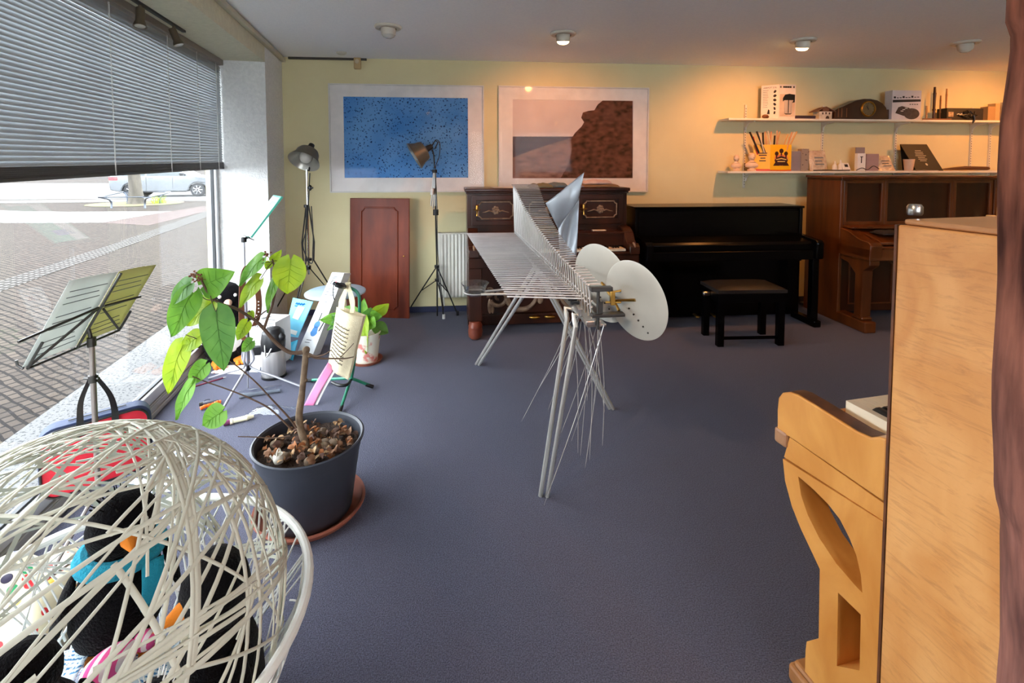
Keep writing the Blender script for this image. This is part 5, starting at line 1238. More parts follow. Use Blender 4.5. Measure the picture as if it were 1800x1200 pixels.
penguin('dark brown plush penguin on the right inside the woven globe', PC + V((0.24, 0.06, 0.12)), 0.42, (-0.6, -0.75), (0.0, 0.0), None, False, None, belly=False)
penguin('small plush toy with white fluffy head and red beak inside the woven globe', PC + V((0.235, -0.145, 0.13)), 0.30, (0.3, -0.95), (0.0, 0.0), mat('red_felt', (206, 44, 36), 0.9), False, mat('white_fluff', (226, 224, 220), 1.0, sheen=0.5))
# pink striped toy
def stripes(name, c1, c2, scale, ax='Z'):
    m = bpy.data.materials.new(name); m.use_nodes = True; nt = m.node_tree; N = nt.nodes; L = nt.links; b = N['Principled BSDF']; b.inputs['Roughness'].default_value = 0.9
    tc = N.new('ShaderNodeTexCoord'); wv = N.new('ShaderNodeTexWave'); wv.bands_direction = ax; wv.inputs['Scale'].default_value = scale
    cr = N.new('ShaderNodeValToRGB'); cr.color_ramp.elements[0].position = 0.48; cr.color_ramp.elements[0].color = lin(c1); cr.color_ramp.elements[1].position = 0.52; cr.color_ramp.elements[1].color = lin(c2)
    L.new(tc.outputs['Object'], wv.inputs['Vector']); L.new(wv.outputs['Fac'], cr.inputs['Fac']); L.new(cr.outputs['Color'], b.inputs['Base Color']); return m
c0 = PC + V((-0.035, 0.075, 0.245)); mb = MB(); mb.ball(c0, (0.06, 0.035, 0.03), 18, 12, Matrix.Rotation(0.9, 3, 'Z')); mb.ball(c0 + V((0.045, 0.055, 0.0)), (0.03, 0.025, 0.022), 12, 8)
tag(mb.build('striped_toy', stripes('pink_stripes', (238, 84, 150), (244, 226, 228), 14, 'X'), at=tuple(c0)), 'small pink and white striped soft toy in the woven globe', 'plush toy')
# crumpled cream cloth with coloured spots behind the globe
m_spot = bpy.data.materials.new('spotted_cloth'); m_spot.use_nodes = True
_nt = m_spot.node_tree; _N = _nt.nodes; _L = _nt.links
_vo = _N.new('ShaderNodeTexVoronoi'); _vo.inputs['Scale'].default_value = 22; _tc = _N.new('ShaderNodeTexCoord'); _c = _N.new('ShaderNodeValToRGB'); _c.color_ramp.elements[0].position = 0.30; _c.color_ramp.elements[0].color = (1, 1, 1, 1); _c.color_ramp.elements[1].position = 0.33; _c.color_ramp.elements[1].color = (0, 0, 0, 1)
_c2 = _N.new('ShaderNodeValToRGB'); _c2.color_ramp.interpolation = 'CONSTANT'; _e = _c2.color_ramp.elements; _e[0].color = lin((204, 40, 48)); _e[1].position = 0.45; _e[1].color = lin((40, 140, 90)); _x = _e.new(0.6); _x.color = lin((40, 36, 60)); _x = _e.new(0.75); _x.color = lin((226, 150, 50))
_m = _N.new('ShaderNodeMix'); _m.data_type = 'RGBA'; _m.inputs[6].default_value = lin((226, 216, 184))
_L.new(_tc.outputs['Object'], _vo.inputs['Vector']); _L.new(_vo.outputs['Distance'], _c.inputs['Fac']); _L.new(_vo.outputs['Color'], _c2.inputs['Fac']); _L.new(_c.outputs['Color'], _m.inputs[0]); _L.new(_c2.outputs['Color'], _m.inputs[7]); _L.new(_m.outputs[2], _N['Principled BSDF'].inputs['Base Color'])
cloth_heap('spotted_cloth', 'crumpled cream cloth with red and green spots on the floor behind the woven globe', 'cloth', (-1.56, 1.42, 0.003), 0.40, 0.5, 0.2, m_spot, 0.2, 8)

# ================================================================== music stand with two sheets, bag hung on it
SX, SY = -1.425, 1.63
col = aty(150, 665, SY); col = V((SX, SY, col.z))
ms = thing('music_stand', 'folding wire music stand holding two thin sheets before the shop window', 'music stand', (SX, SY, 0), 0, 'music stands')
m_wirem = mat('stand_nickel', (150, 140, 136), 0.35, 0.7)
topz = aty(148, 598, SY).z
mb = MB(); mb.cyl((SX, SY, 0.14), (SX, SY, topz), 0.0085, 12); mb.build('pole', m_wirem, ms)
mb = MB(); mb.cyl((SX, SY, col.z - 0.012), (SX, SY, col.z + 0.012), 0.014, 12); mb.cyl((SX - 0.03, SY, col.z), (SX + 0.02, SY, col.z), 0.005, 8); mb.build('collar', m_darksteel, ms)
mb = MB(); mb.cyl((SX, SY, topz - 0.02), (SX, SY, topz + 0.01), 0.013, 12); mb.build('collar', m_darksteel, ms)
for k in range(3):
    a = 2.4 + 2 * PI * k / 3; d = V((math.cos(a), math.sin(a), 0)); mb = MB()
    mb.tube([V((SX, SY, 0.34)) + d * 0.012, V((SX, SY, 0.005)) + d * 0.30], 0.006, 7); mb.tube([V((SX, SY, 0.16)), V((SX, SY, 0.17)) + d * 0.155], 0.005, 6); mb.build('leg', m_wirem, ms)
def dk(px, py, Y): return aty(px, py, Y)
# the desk: a tilted plane, lower edge toward the window, long side parallel to it
BLc, BRc = V((-1.478, 1.45, 0.852)), V((-1.475, 1.81, 0.852))
TLc, TRc = V((-1.322, 1.45, 1.118)), V((-1.325, 1.81, 1.092))
def dq(i, j): return BLc.lerp(BRc, i).lerp(TLc.lerp(TRc, i), j)
dn = (BRc - BLc).cross(TLc - BLc).normalized()
if dn.x < 0: dn = -dn
mb = MB()
for a, b in ((dq(0.02, 0.0), dq(0.98, 0.0)), (dq(-0.22, 0.42), dq(0.47, 0.55)), (dq(0.53, 0.55), dq(1.0, 0.52)), (dq(0.02, 0.02), dq(0.48, 0.55)), (dq(0.49, 0.0), dq(0.51, 1.0)), (dq(0.98, 0.0), dq(0.55, 0.5)), (dq(0.98, 0.02), dq(0.98, 0.3)), (dq(0.02, 0.0), dq(0.03, 0.3))):
    mb.tube([a + dn * 0.006, b + dn * 0.006], 0.0042, 6)
mb.tube([dq(0.5, 0.25) + dn * 0.006, V((SX, SY, topz))], 0.006, 7)
for i in (0.0, 1.0): mb.tube([dq(i, 0.0), dq(i, 0.0) - dn * 0.02, dq(i, 0.04) - dn * 0.03], 0.004, 6)
mb.build('desk', m_darksteel, ms)
m_sheetA, m_sheetB = thinpaper('grey_music_sheet', (204, 206, 200), 0.45, (186, 190, 186)), thinpaper('yellowish_music_sheet', (186, 182, 132), 0.4, (176, 174, 120))
for (i0, i1, m, lb) in ((0.0, 0.495, m_sheetA, 'grey backed booklet on the left half of the music stand'), (0.515, 1.0, m_sheetB, 'yellowish thin sheet on the right half of the music stand')):
    mb = MB(); mb.grid(lambda i, j: dq(i0 + (i1 - i0) * i, 0.0 + 1.0 * j) - dn * (0.004 + 0.004 * math.sin(PI * i)), 8, 8)
    c = dq((i0 + i1) / 2, 0.0); s_ = tag(mb.build('music_sheet', m, at=tuple(c), smooth=60, thick=0.0015), lb, 'sheet music', 'sheets on the music stand')
    WM[s_.name] = Matrix.Translation(c)
    mb = MB()
    for k in range(11):
        j = 0.12 + 0.075 * k
        if k % 4 == 3: continue
        ln = 0.78 - 0.2 * ((k * 37) % 5) / 5
        mb.tube([dq(i0 + (i1 - i0) * 0.1, j) + dn * 0.0005, dq(i0 + (i1 - i0) * (0.1 + ln), j) + dn * 0.0005], 0.0014, 4)
    mb.build('lettering', m_greyink, s_)
# hanging bag
bcL, bcR = V((-1.60, 1.60, 0.566)), V((-1.36, 1.80, 0.576))
u_ = (bcR - bcL); Wb = u_.length; u_.normalize(); w_ = u_.cross(V((0, 0, 1))).normalized()
if w_.y > 0: w_ = -w_
t = thing('carrying_bag', 'red and navy zipped bag with black handles hanging from the music stand', 'bag', tuple((bcL + bcR) / 2 - V((0, 0, 0.25))))
m_red = mat('red_nylon', (205, 26, 50), 0.7, bump=0.15, bscale=60); m_navy = mat('navy_nylon', (44, 58, 92), 0.7, bump=0.15, bscale=60)
def rr(x0, x1, z0, z1, r, n=6):
    out = []
    for cx, cz, a0 in ((x1 - r, z1 - r, 0), (x0 + r, z1 - r, 90), (x0 + r, z0 + r, 180), (x1 - r, z0 + r, 270)):
        out += [(cx + r * math.cos(math.radians(a0 + 90 * k / n)), cz + r * math.sin(math.radians(a0 + 90 * k / n))) for k in range(n + 1)]
    return out
H_ = 0.25
mb = MB(); mb.prism(rr(0, Wb, -H_, 0, 0.05), bcL - w_ * 0.0, u_, V((0, 0, 1)), -w_ * 0.055); mb.build('bag_body', m_navy, t, smooth=30, bevel=0.012)
mb = MB(); mb.prism(rr(0.008, Wb - 0.012, -H_ + 0.01, -0.012, 0.045), bcL + w_ * 0.006, u_, V((0, 0, 1)), -w_ * 0.03); mb.build('front_panel', m_red, t, smooth=30, bevel=0.005)
mb = MB(); mb.tube([bcL + w_ * 0.0075 + u_ * p[0] + V((0, 0, p[1])) for p in rr(0.006, Wb - 0.01, -H_ + 0.008, -0.010, 0.046)], 0.004, 6, closed=True); mb.build('piping', m_black, t)
mb = MB(); mb.boxf(bcL + u_ * 0.08 - w_ * 0.025 + V((0, 0, 0.002)), u_ * 0.16, -w_ * 0.004, V((0, 0, 0.004))); mb.build('zip', m_greyink, t, smooth=0)
for sg, x in ((-1, Wb * 0.36), (1, Wb * 0.66)):
    base_ = bcL + u_ * x + w_ * 0.01; tp_ = V((SX + 0.004 * sg, SY + 0.0, col.z + 0.014))
    mb = MB(); s3 = spline([base_ - V((0, 0, 0.05)), base_ + V((0, 0, 0.012)), base_.lerp(tp_, 0.5) + u_ * 0.012 * sg, tp_], 6)
    for k in range(len(s3) - 1): mb.boxf(s3[k] - u_ * 0.011 * (1 - 0.5 * k / len(s3)), u_ * 0.022 * (1 - 0.5 * k / len(s3)), s3[k + 1] - s3[k], w_ * 0.004)
    mb.build('handle', m_black, t, smooth=60)

# ================================================================== second stand with the green book and strap
SX, SY = atz(436, 682, 0).xy
ms2 = thing('music_stand', 'grey tripod music stand with a turquoise book in front of the white pier', 'music stand', (SX, SY, 0), 0, 'music stands')
hub = aty(437, 645, SY); hub = V((SX, SY, hub.z)); topz = aty(441, 420, SY).z
m_grey = mat('stand_grey_metal', (158, 158, 166), 0.45, 0.5)
mb = MB(); mb.cyl((SX, SY, 0.005), (SX, SY, hub.z), 0.0045, 8); mb.cyl((SX, SY, hub.z), (SX, SY, hub.z + 0.48), 0.0095, 12); mb.cyl((SX, SY, hub.z + 0.46), (SX, SY, topz), 0.006, 10); mb.build('pole', m_grey, ms2)
for z0_, z1_, r_ in ((hub.z - 0.02, hub.z + 0.015, 0.02), (hub.z + 0.45, hub.z + 0.49, 0.013), (topz - 0.02, topz + 0.01, 0.016)):
    mb = MB(); mb.cyl((SX, SY, z0_), (SX, SY, z1_), r_, 12); mb.build('collar', m_black, ms2)
for f_ in (atz(387, 730, 0), atz(560, 682, 0), atz(372, 668, 0)):
    d = V((f_.x - SX, f_.y - SY, 0)); d = d.normalized() * 0.36; mb = MB()
    mb.tube([V((SX, SY, hub.z + 0.19)) + d * 0.03, V((SX, SY, hub.z + 0.10)) + d * 0.20, V((SX, SY, hub.z)) + d * 0.36, V((SX, SY, 0.006)) + d], 0.0075, 8) if False else mb.tube(spline([V((SX, SY, hub.z + 0.17)) + d * 0.04, V((SX, SY, hub.z + 0.06)) + d * 0.12, hub + d * 0.06, V((SX, SY, hub.z * 0.55)) + d * 0.5, V((SX, SY, 0.008)) + d]), 0.0075, 8)
    mb.build('leg', m_grey, ms2)
b0, b1 = aty(440, 417, SY - 0.03), aty(495, 345, SY - 0.09); wv_ = V((-0.12, 0.14, 0.0))
vv_ = (b1 - b0); nn_ = vv_.cross(wv_).normalized()
if nn_.y < 0: nn_ = -nn_
dd = thing('songbook', 'turquoise and white songbook resting on the tripod stand before the white pier', 'book', tuple(b0))
m_turq = mat('turquoise_cover', (60, 158, 136), 0.4, col2=(84, 178, 150), scale=5)
mb = MB(); mb.boxf(b0, vv_, wv_, nn_ * 0.012); mb.build('cover', m_turq, dd, smooth=0)
mb = MB(); mb.boxf(b0 + wv_ * 0.62 + vv_ * 0.03 - nn_ * 0.0012, vv_ * 0.94, wv_ * 0.34, nn_ * 0.001); mb.boxf(b0 + wv_ * 0.1 + vv_ * 0.86 - nn_ * 0.0012, vv_ * 0.1, wv_ * 0.8, nn_ * 0.001); mb.build('title_band', m_paper, dd, smooth=0)
mb = MB(); mb.boxf(b0 + wv_ * 0.3 + vv_ * 0.16 - nn_ * 0.0012, vv_ * 0.12, wv_ * 0.5, nn_ * 0.001); mb.build('cover_stripe', mat('violet_print', (110, 130, 190), 0.5), dd, smooth=0)
mb = MB(); lp_ = b0 + nn_ * 0.02
mb.boxf(b0 - wv_ * 0.1 - vv_.normalized() * 0.012 - nn_ * 0.03, wv_ * 1.3, nn_ * 0.055, vv_.normalized() * 0.006); mb.boxf(b0 + nn_ * 0.016 + wv_ * 0.4, vv_ * 0.7, wv_ * 0.2, nn_ * 0.006); mb.build('desk', m_darksteel, ms2, smooth=0)
mb = MB(); mb.tube([b0 + nn_ * 0.018 + wv_ * 0.5, V((SX, SY, topz))], 0.008, 8); mb.build('desk_joint', m_darksteel, ms2)
# leather strap hung over the collar
m_leather = mat('brown_leather', (120, 74, 46), 0.55, col2=(96, 56, 34), scale=10, bump=0.1, bscale=120)
tsn = thing('leather_strap', 'brown leather instrument strap looped over the tripod music stand', 'strap', (SX, SY, 0.25))
def ribbon(pts, wvec, th, name, m, par, n=6):
    P3 = spline(pts, n); mb = MB()
    for k in range(len(P3) - 1):
        wv = wvec
        mb.boxf(P3[k] - wv / 2, wv, P3[k + 1] - P3[k], V((0, 0, 0)) + (P3[k + 1] - P3[k]).cross(wv).normalized() * th)
    return mb.build(name, m, par, smooth=60)
st = lambda x, y, dy=0.0: aty(x, y, SY + dy)
ribbon([st(437, 597, -0.02), st(427, 590, -0.02), st(425, 550, -0.02), st(426, 500, -0.02), st(430, 476, -0.02), st(437, 467, -0.015), st(444, 474, -0.02), st(451, 500, -0.02), st(455, 530, -0.02), st(453, 555, -0.02), st(447, 572, -0.02)], V((0.022, 0.028, 0)), 0.004, 'strap_band', m_leather, tsn)
mb = MB()
for k in range(7): mb.cyl(st(454.5 - 0.9 * k if k > 3 else 454.5, 530 + 6 * k, -0.045), st(454.5 - 0.9 * k if k > 3 else 454.5, 530 + 6 * k, -0.03), 0.004, 8)
mb.build('strap_hole', m_paper, tsn)

# plush penguin by the pier
penguin('plush penguin with black head and white front standing on the floor by the white pier', (aty(402, 520, 3.62).x - 0.02, 3.62, 0.004), 0.585, (0.6, -0.8), (0, 0), mat('pale_beak', (222, 176, 150), 0.8), False, None)

# ================================================================== airpot, carton, books, long box
ap = atz(478, 664, 0); AC = V((ap.x, ap.y + 0.03, 0))
t = thing('airpot', 'stainless steel pump airpot with black top on the carpet by its carton', 'flask', tuple(AC))
zt = aty(478, 575, AC.y).z; zb_ = aty(478, 612, AC.y).z
mb = MB(); mb.lathe([(0.072, 0.012), (0.078, 0.03), (0.078, zb_ - 0.03), (0.07, zb_), (0.0, zb_)], AC, n=36, cap=False); mb.build('steel_body', mat('airpot_steel', (206, 202, 200), 0.3, 0.5, col2=(160, 156, 154), scale=9, stretch=(3, 3, 0.05)), t, smooth=40)
mb = MB(); mb.lathe([(0.0, 0.0), (0.08, 0.0), (0.081, 0.014), (0.074, 0.016)], AC, n=36, cap=False); mb.build('base_ring', m_black, t, smooth=40)
mb = MB(); mb.lathe([(0.074, zb_ - 0.004), (0.078, zb_ + 0.02), (0.08, zb_ + 0.05), (0.07, zt - 0.03), (0.045, zt - 0.005), (0.0, zt)], AC, n=36, cap=False); mb.ball(AC + V((0.065, -0.02, zt - 0.06)), (0.03, 0.024, 0.03)); mb.boxf(AC + V((-0.12, -0.05, zb_ - 0.035)), (0.07, 0.02, 0), (-0.01, 0.035, 0), (0, 0, 0.06)); mb.build('pump_head', m_black, t, smooth=50, bevel=0.004)
mb = MB(); mb.tube(spline([AC + V((-0.02, -0.075, zb_ + 0.05)), AC + V((0.0, -0.10, zb_ - 0.02)), AC + V((0.03, -0.085, zb_ + 0.03))]), 0.005, 7); mb.build('carry_handle', m_steel, t)
def carton(name, label, c, sx, sy, sz, rz, m, cat='box'):
    t = thing(name, label, cat, tuple(c), rz); R = Matrix.Rotation(rz, 3, 'Z'); u, v = R @ V((1, 0, 0)), R @ V((0, 1, 0))
    mb = MB(); mb.boxf(V(c) - u * sx / 2 - v * sy / 2, u * sx, v * sy, V((0, 0, sz))); mb.build('carton', m, t, smooth=0, bevel=0.0015)
    return t, u, v
m_carton = mat('white_carton', (228, 226, 224), 0.7)
cc = aty(478, 640, AC.y + 0.24)
CC = V((cc.x - 0.005, cc.y, 0.0)); ctz = aty(478, 566, CC.y - 0.1).z
t, u_, v_ = carton('airpot_carton', 'white cardboard airpot carton on the floor behind the steel airpot', CC, 0.205, 0.185, ctz, math.radians(-8), m_carton)
fo = CC - v_ * 0.0932
lettering('AIRPOT 2.5L', fo + V((0, 0, ctz - 0.035)), u_, V((0, 0, 1)), 0.024, m_ink, t)
mb = MB(); mb.boxf(fo - u_ * 0.095 - v_ * 0.0004 + V((0, 0, ctz - 0.012)), u_ * 0.19, -v_ * 0.0004, V((0, 0, 0.004))); mb.build('printed_band', m_greyink, t, smooth=0)
mb = MB()
for k in range(6): mb.boxf(CC - u_ * (0.06 - 0.007 * k) - v_ * 0.04 + V((0, 0, ctz + 0.0003)), u_ * 0.003, v_ * 0.07 + u_ * 0.02, V((0, 0, 0.0005)))
mb.boxf(CC + u_ * 0.01 - v_ * 0.05 + V((0, 0, ctz + 0.0003)), u_ * 0.06, v_ * 0.012, V((0, 0, 0.0005)))
mb.build('bar_code', m_ink, t, smooth=0)
# long white ukulele carton leaning back on the stool
E1, E2, E3 = aty(528, 600, 3.42), aty(567, 606, 3.38), aty(583, 478, 3.86)
lo_ = atz(540, 628, 0.0)
fl, fr_ = V((E1.x, 3.42, 0.06)), V((E2.x, 3.38, 0.055))
F0, F1 = atz(520, 624, 0.0), atz(560, 630, 0.0)
T0, T1 = aty(582, 478, F0.y + 0.06), aty(607, 478, F0.y + 0.05)
u_ = (F1 - F0).normalized(); v_ = (T0 - F0).normalized(); n_ = u_.cross(v_).normalized()
if n_.y < 0: n_ = -n_
Wl, Ll = 0.15, (T0 - F0).length
t = thing('instrument_carton', 'long white carton with a blue ukulele picture leaning up against the round stool', 'box', tuple(F0))
mb = MB(); mb.prism([(0, 0), (Wl, 0), (Wl * 0.80, Ll), (Wl * 0.06, Ll)], F0, u_, v_, n_ * 0.085); mb.build('carton', mat('glossy_white_carton', (230, 231, 232), 0.4), t, smooth=0, bevel=0.002)
fc = lambda x, y: F0 + u_ * (Wl * x) + v_ * (Ll * y) - n_ * 0.0008
mb = MB(); mb.prism([(0.50 + 0.21 * math.cos(a) * (1.0 if math.sin(a) < 0 else 0.8), 0.30 + 0.062 * math.sin(a) * (1 if abs(math.sin(a)) > 0.2 else 1)) for a in [2 * PI * k / 24 for k in range(24)]], fc(0, 0), u_ * Wl, v_ * Ll, -n_ * 0.0006)
mb.prism([(0.50 + 0.17 * math.cos(a), 0.375 + 0.045 * math.sin(a)) for a in [2 * PI * k / 20 for k in range(20)]], fc(0, 0), u_ * Wl, v_ * Ll, -n_ * 0.0006); mb.build('ukulele_picture', mat('blue_print', (70, 128, 186), 0.5), t, smooth=0)
mb = MB(); mb.prism([(0.47, 0.42), (0.53, 0.42), (0.525, 0.52), (0.475, 0.52)], fc(0, 0), u_ * Wl, v_ * Ll, -n_ * 0.0006); mb.prism([(0.72, 0.30), (0.8, 0.31), (0.9, 0.45), (0.82, 0.44)], fc(0, 0), u_ * Wl, v_ * Ll, -n_ * 0.0006)
for y, a, b in ((0.16, 0.2, 0.5), (0.19, 0.25, 0.55), (0.10, 0.3, 0.6), (0.60, 0.3, 0.5), (0.645, 0.35, 0.6), (0.73, 0.16, 0.72), (0.765, 0.18, 0.72), (0.80, 0.2, 0.74), (0.945, 0.12, 0.78), (0.93, 0.14, 0.6)):
    mb.prism([(a, y), (b, y), (b, y + 0.006), (a, y + 0.006)], fc(0, 0), u_ * Wl, v_ * Ll, -n_ * 0.0006)
mb.build('lettering', m_ink, t, smooth=0)
lettering('E', fc(0.30, 0.885), u_, v_, 0.034, m_ink, t, shear=0.2, off=0.001)
lettering('K', fc(0.56, 0.885), u_, v_, 0.034, mat('red_ink', (200, 40, 60), 0.6), t, shear=0.2, off=0.001)
# cyan songbook leaning beside it, folded leaflet below
def book(label, p0, p1, p2, p3, th, m, name='songbook', cat='book'):
    t = thing(name, label, cat, tuple(p0)); u, v = V(p1) - V(p0), V(p3) - V(p0); n = u.cross(v).normalized()
    if n.y < 0: n = -n
    mb = MB(); mb.add([V(p0), V(p1), V(p2), V(p3)] + [V(p) + n * th for p in (p0, p1, p2, p3)], [(0, 1, 2, 3), (7, 6, 5, 4), (0, 4, 5, 1), (1, 5, 6, 2), (2, 6, 7, 3), (3, 7, 4, 0)]); mb.build('cover', m, t, smooth=0)
    return t, V(p0), u, v, n
m_cyan = mat('cyan_cover', (104, 190, 222), 0.4, col2=(130, 206, 230), scale=5)
yb = F0.y + 0.02
t, o_, u_, v_, n_ = book('light blue songbook with white picture leaning between the airpot carton and the white box', aty(499, 590, yb), aty(523, 593, yb), aty(550, 530, yb + 0.10), aty(515, 523, yb + 0.10), 0.014, m_cyan)
bq = lambda x, y: o_ + u_ * x + v_ * y - n_ * 0.001
mb = MB(); mb.prism([(0.3, 0.48), (0.75, 0.44), (1.02, 0.78), (0.5, 0.8)], bq(0, 0), u_, v_, -n_ * 0.0005); mb.build('cover_picture', m_paper, t, smooth=0); mb = MB(); mb.prism([(0.12, 0.10), (0.85, 0.05), (0.9, 0.16), (0.12, 0.2)], bq(0, 0), u_, v_, -n_ * 0.0005); mb.build('cover_band', m_paper, t, smooth=0)
mb = MB(); mb.tube([bq(0.30 + 0.06 * k, 0.86 + 0.02 * ((k * 5) % 3 - 1)) for k in range(12)], 0.006, 5); mb.tube([bq(0.28 + 0.05 * k, 0.80) for k in range(5)], 0.006, 5); mb.build('title', mat('blue_ink', (20, 118, 186), 0.5), t)
# leg that props the book: small rack
t, o_, u_, v_, n_ = book('turquoise folded leaflet with a white panel on the floor under the light blue songbook', atz(497, 628, 0.002), atz(514, 633, 0.002), aty(523, 597, yb - 0.01), aty(498, 606, yb - 0.01), 0.006, mat('turquoise_leaflet', (40, 176, 212), 0.4), 'leaflet', 'leaflet')
bq = lambda x, y: o_ + u_ * x + v_ * y - n_ * 0.001
mb = MB(); mb.prism([(0.1, 0.1), (0.8, 0.05), (1.0, 0.55), (0.7, 0.72), (0.15, 0.55)], bq(0, 0), u_, v_, -n_ * 0.0005); lp_ = mb.build('white_panel', m_paper, t, smooth=0)
mb = MB(); mb.tube([bq(0.25 + 0.1 * k, 0.40 + 0.03 * k) - n_ * 0.001 for k in range(6)], 0.004, 5); mb.build('title', m_ink, t)
# round stool
SC_ = V((aty(590, 512, 4.03).x, 4.03, 0)); sz_ = aty(590, 512, 4.03).z
t = thing('round_stool', 'round stool with pale blue seat and brown wooden legs behind the white carton', 'stool', tuple(SC_))
mb = MB(); mb.lathe([(0.0, sz_ - 0.02), (0.225, sz_ - 0.02), (0.242, sz_ - 0.012), (0.242, sz_ + 0.0), (0.225, sz_ + 0.01), (0.0, sz_ + 0.012)], SC_, n=48, cap=False); mb.build('seat', mat('pale_blue_paint', (158, 186, 206), 0.45, col2=(178, 200, 214), scale=8), t, smooth=40)
m_legw = mat('stool_leg_wood', (150, 88, 62), 0.5)
for k in range(4):
    a = PI / 4 + PI / 2 * k + 0.25; d = V((math.cos(a), math.sin(a), 0)); mb = MB(); mb.tube([SC_ + d * 0.15 + V((0, 0, sz_ - 0.02)), SC_ + d * 0.20 + V((0, 0, 0.0))], [0.018, 0.014], 10); mb.build('leg', m_legw, t)
mb = MB(); 
for k in range(4):
    a = PI / 4 + PI / 2 * k + 0.25; a2 = a + PI / 2; q1 = SC_ + V((math.cos(a), math.sin(a), 0)) * 0.18 + V((0, 0, 0.16)); q2 = SC_ + V((math.cos(a2), math.sin(a2), 0)) * 0.18 + V((0, 0, 0.16)); mb.tube([q1, q2], 0.008, 7)
mb.build('stretcher', m_legw, t)

# ================================================================== green stand with the cloth bag
m_green = mat('green_tube', (34, 124, 96), 0.35, coat=0.3)
HB = atz(617, 690, 0.0); GX, GY = HB.x, HB.y
hubz = aty(617, 668, GY).z
t = thing('instrument_stand', 'green tubular instrument stand with black foam grip carrying a cloth bag', 'stand', (GX, GY, 0))
gp = lambda x, y, dy=0.0: aty(x, y, GY + dy)
H0 = gp(617, 668)
mb = MB(); mb.tube(spline([H0, gp(622, 640), gp(630, 575), gp(632, 530), gp(628, 514), gp(616, 506), gp(604, 503)]), 0.010, 10); mb.build('neck', m_green, t)
mb = MB(); mb.tube(spline([gp(608, 504), gp(600, 501), gp(590, 499), gp(586, 497)]), [0.016] * 6 + [0.014] * 6 + [0.011] * 7, 10); mb.tube(spline([gp(588, 498), gp(586, 505), gp(586, 520), gp(588, 527)]), 0.003, 6); mb.tube(spline([gp(608, 504, 0.0), gp(599, 503, -0.08), gp(590, 500, -0.09)]), 0.014, 9); mb.build('foam_grip', m_black, t)
for fx, fy in ((597, 724), (655, 679), (540, 668)):
    f_ = atz(fx, fy, 0.012); mb = MB(); mb.tube(spline([H0 + V((0, 0, 0.01)), H0.lerp(f_, 0.15) + V((0, 0, 0.012)), f_]), 0.0095, 9); mb.build('leg', m_green, t)
    mb = MB(); d = (f_ - H0).normalized(); mb.cyl(f_ - d * 0.05, f_ + d * 0.004, 0.0115, 10); mb.build('foot_cap', m_black, t)
mb = MB(); mb.tube(spline([H0 + V((0, 0, 0.005)), gp(610, 676, -0.1), gp(596, 677, -0.12), gp(584, 672, -0.08)]), 0.010, 8); mb.build('cradle_arm', m_black, t)
# cloth bag
m_cotton = mat('cotton_canvas', (226, 212, 178), 0.95, col2=(216, 200, 164), scale=60, bump=0.3, bscale=240)
t = thing('cloth_bag', 'cream cotton tote bag printed with music notation hanging from the green stand', 'bag', tuple(gp(605, 650, -0.06)))
BY = GY - 0.055
q4 = [aty(592, 539, BY), aty(641, 556, BY - 0.01), aty(613, 668, BY - 0.03), aty(577, 638, BY)]
def bagpt(i, j, off=0.0, bulge=0.05): 
    p = q4[0].lerp(q4[1], i).lerp(q4[3].lerp(q4[2], i), j)
    return p + V((0, -1, 0.0)) * (off + bulge * math.sin(PI * min(max(i, 0), 1)) * math.sin(PI * min(j * 0.5 + 0.3, 1)) + 0.006 * math.sin(9 * i + 4 * j) * j)
mb = MB(); mb.grid(lambda i, j: bagpt(i, j), 16, 20); mb.grid(lambda i, j: bagpt(i, j, -0.03, 0.0) , 8, 8)
bg = mb.build('bag_body', m_cotton, t, smooth=60, thick=0.002)
mb = MB()
for k in range(10):
    j = 0.25 + 0.062 * k
    for e in (-0.006, 0.0, 0.006): mb.tube([bagpt(0.06 + 0.06 * q, j + e + 0.004 * math.sin(6 * q), 0.003) for q in range(11)], 0.0007, 4)
    for q in range(12):
        i = 0.08 + 0.05 * q + 0.02 * ((q * 7 + k * 3) % 4) / 4; mb.ball(bagpt(i, j + 0.008 * math.sin(q * 2.1 + k), 0.003), (0.003, 0.0015, 0.0025), 6, 4)
        mb.tube([bagpt(i + 0.008, j + 0.008 * math.sin(q * 2.1 + k), 0.003), bagpt(i + 0.008, j + 0.008 * math.sin(q * 2.1 + k) - 0.028, 0.003)], 0.0007, 4)
mb.build('music_print', mat('sepia_ink', (70, 58, 50), 0.9), bg)
for x0_, x1_ in ((601, 603), (618, 622)):
    ribbon([aty(x0_, 550, BY - 0.015), aty(x0_ + 2, 528, BY - 0.0), gp(611, 503, -0.02) + V((0, 0, 0.012)), gp(613, 503, 0.012) + V((0, 0, 0.012)), aty(x1_ - 4, 530, BY + 0.07), aty(x1_, 552, BY + 0.03)], V((0.026, 0, 0)), 0.0025, 'handle', m_cotton, t)
# pages hanging out of the bag
mb = MB(); pk = [aty(577, 636, BY - 0.02), aty(588, 648, BY - 0.02), aty(551, 714, BY - 0.11), aty(533, 716, BY - 0.11)]
t = thing('pink_magazine', 'pink and lilac magazine slipping out of the bottom of the cloth bag', 'magazine', tuple(pk[2]))
mb.grid(lambda i, j: pk[0].lerp(pk[1], i).lerp(pk[3].lerp(pk[2], i), j) + V((0, -1, 0.3)) * 0.02 * math.sin(PI * j), 6, 10); mb.build('cover', mat('pink_cover', (232, 120, 176), 0.4, col2=(188, 130, 150), scale=9), t, smooth=60, thick=0.006)
mb = MB(); mb.grid(lambda i, j: pk[1].lerp(pk[1] + V((0.015, 0, 0)), i).lerp(pk[2].lerp(pk[2] + V((0.02, 0, 0)), i), j) + V((0, -1, 0.3)) * 0.016 * math.sin(PI * j) + V((0, 0.006, 0)), 4, 10); mb.build('page_edge', m_paper, t, smooth=60, thick=0.004)

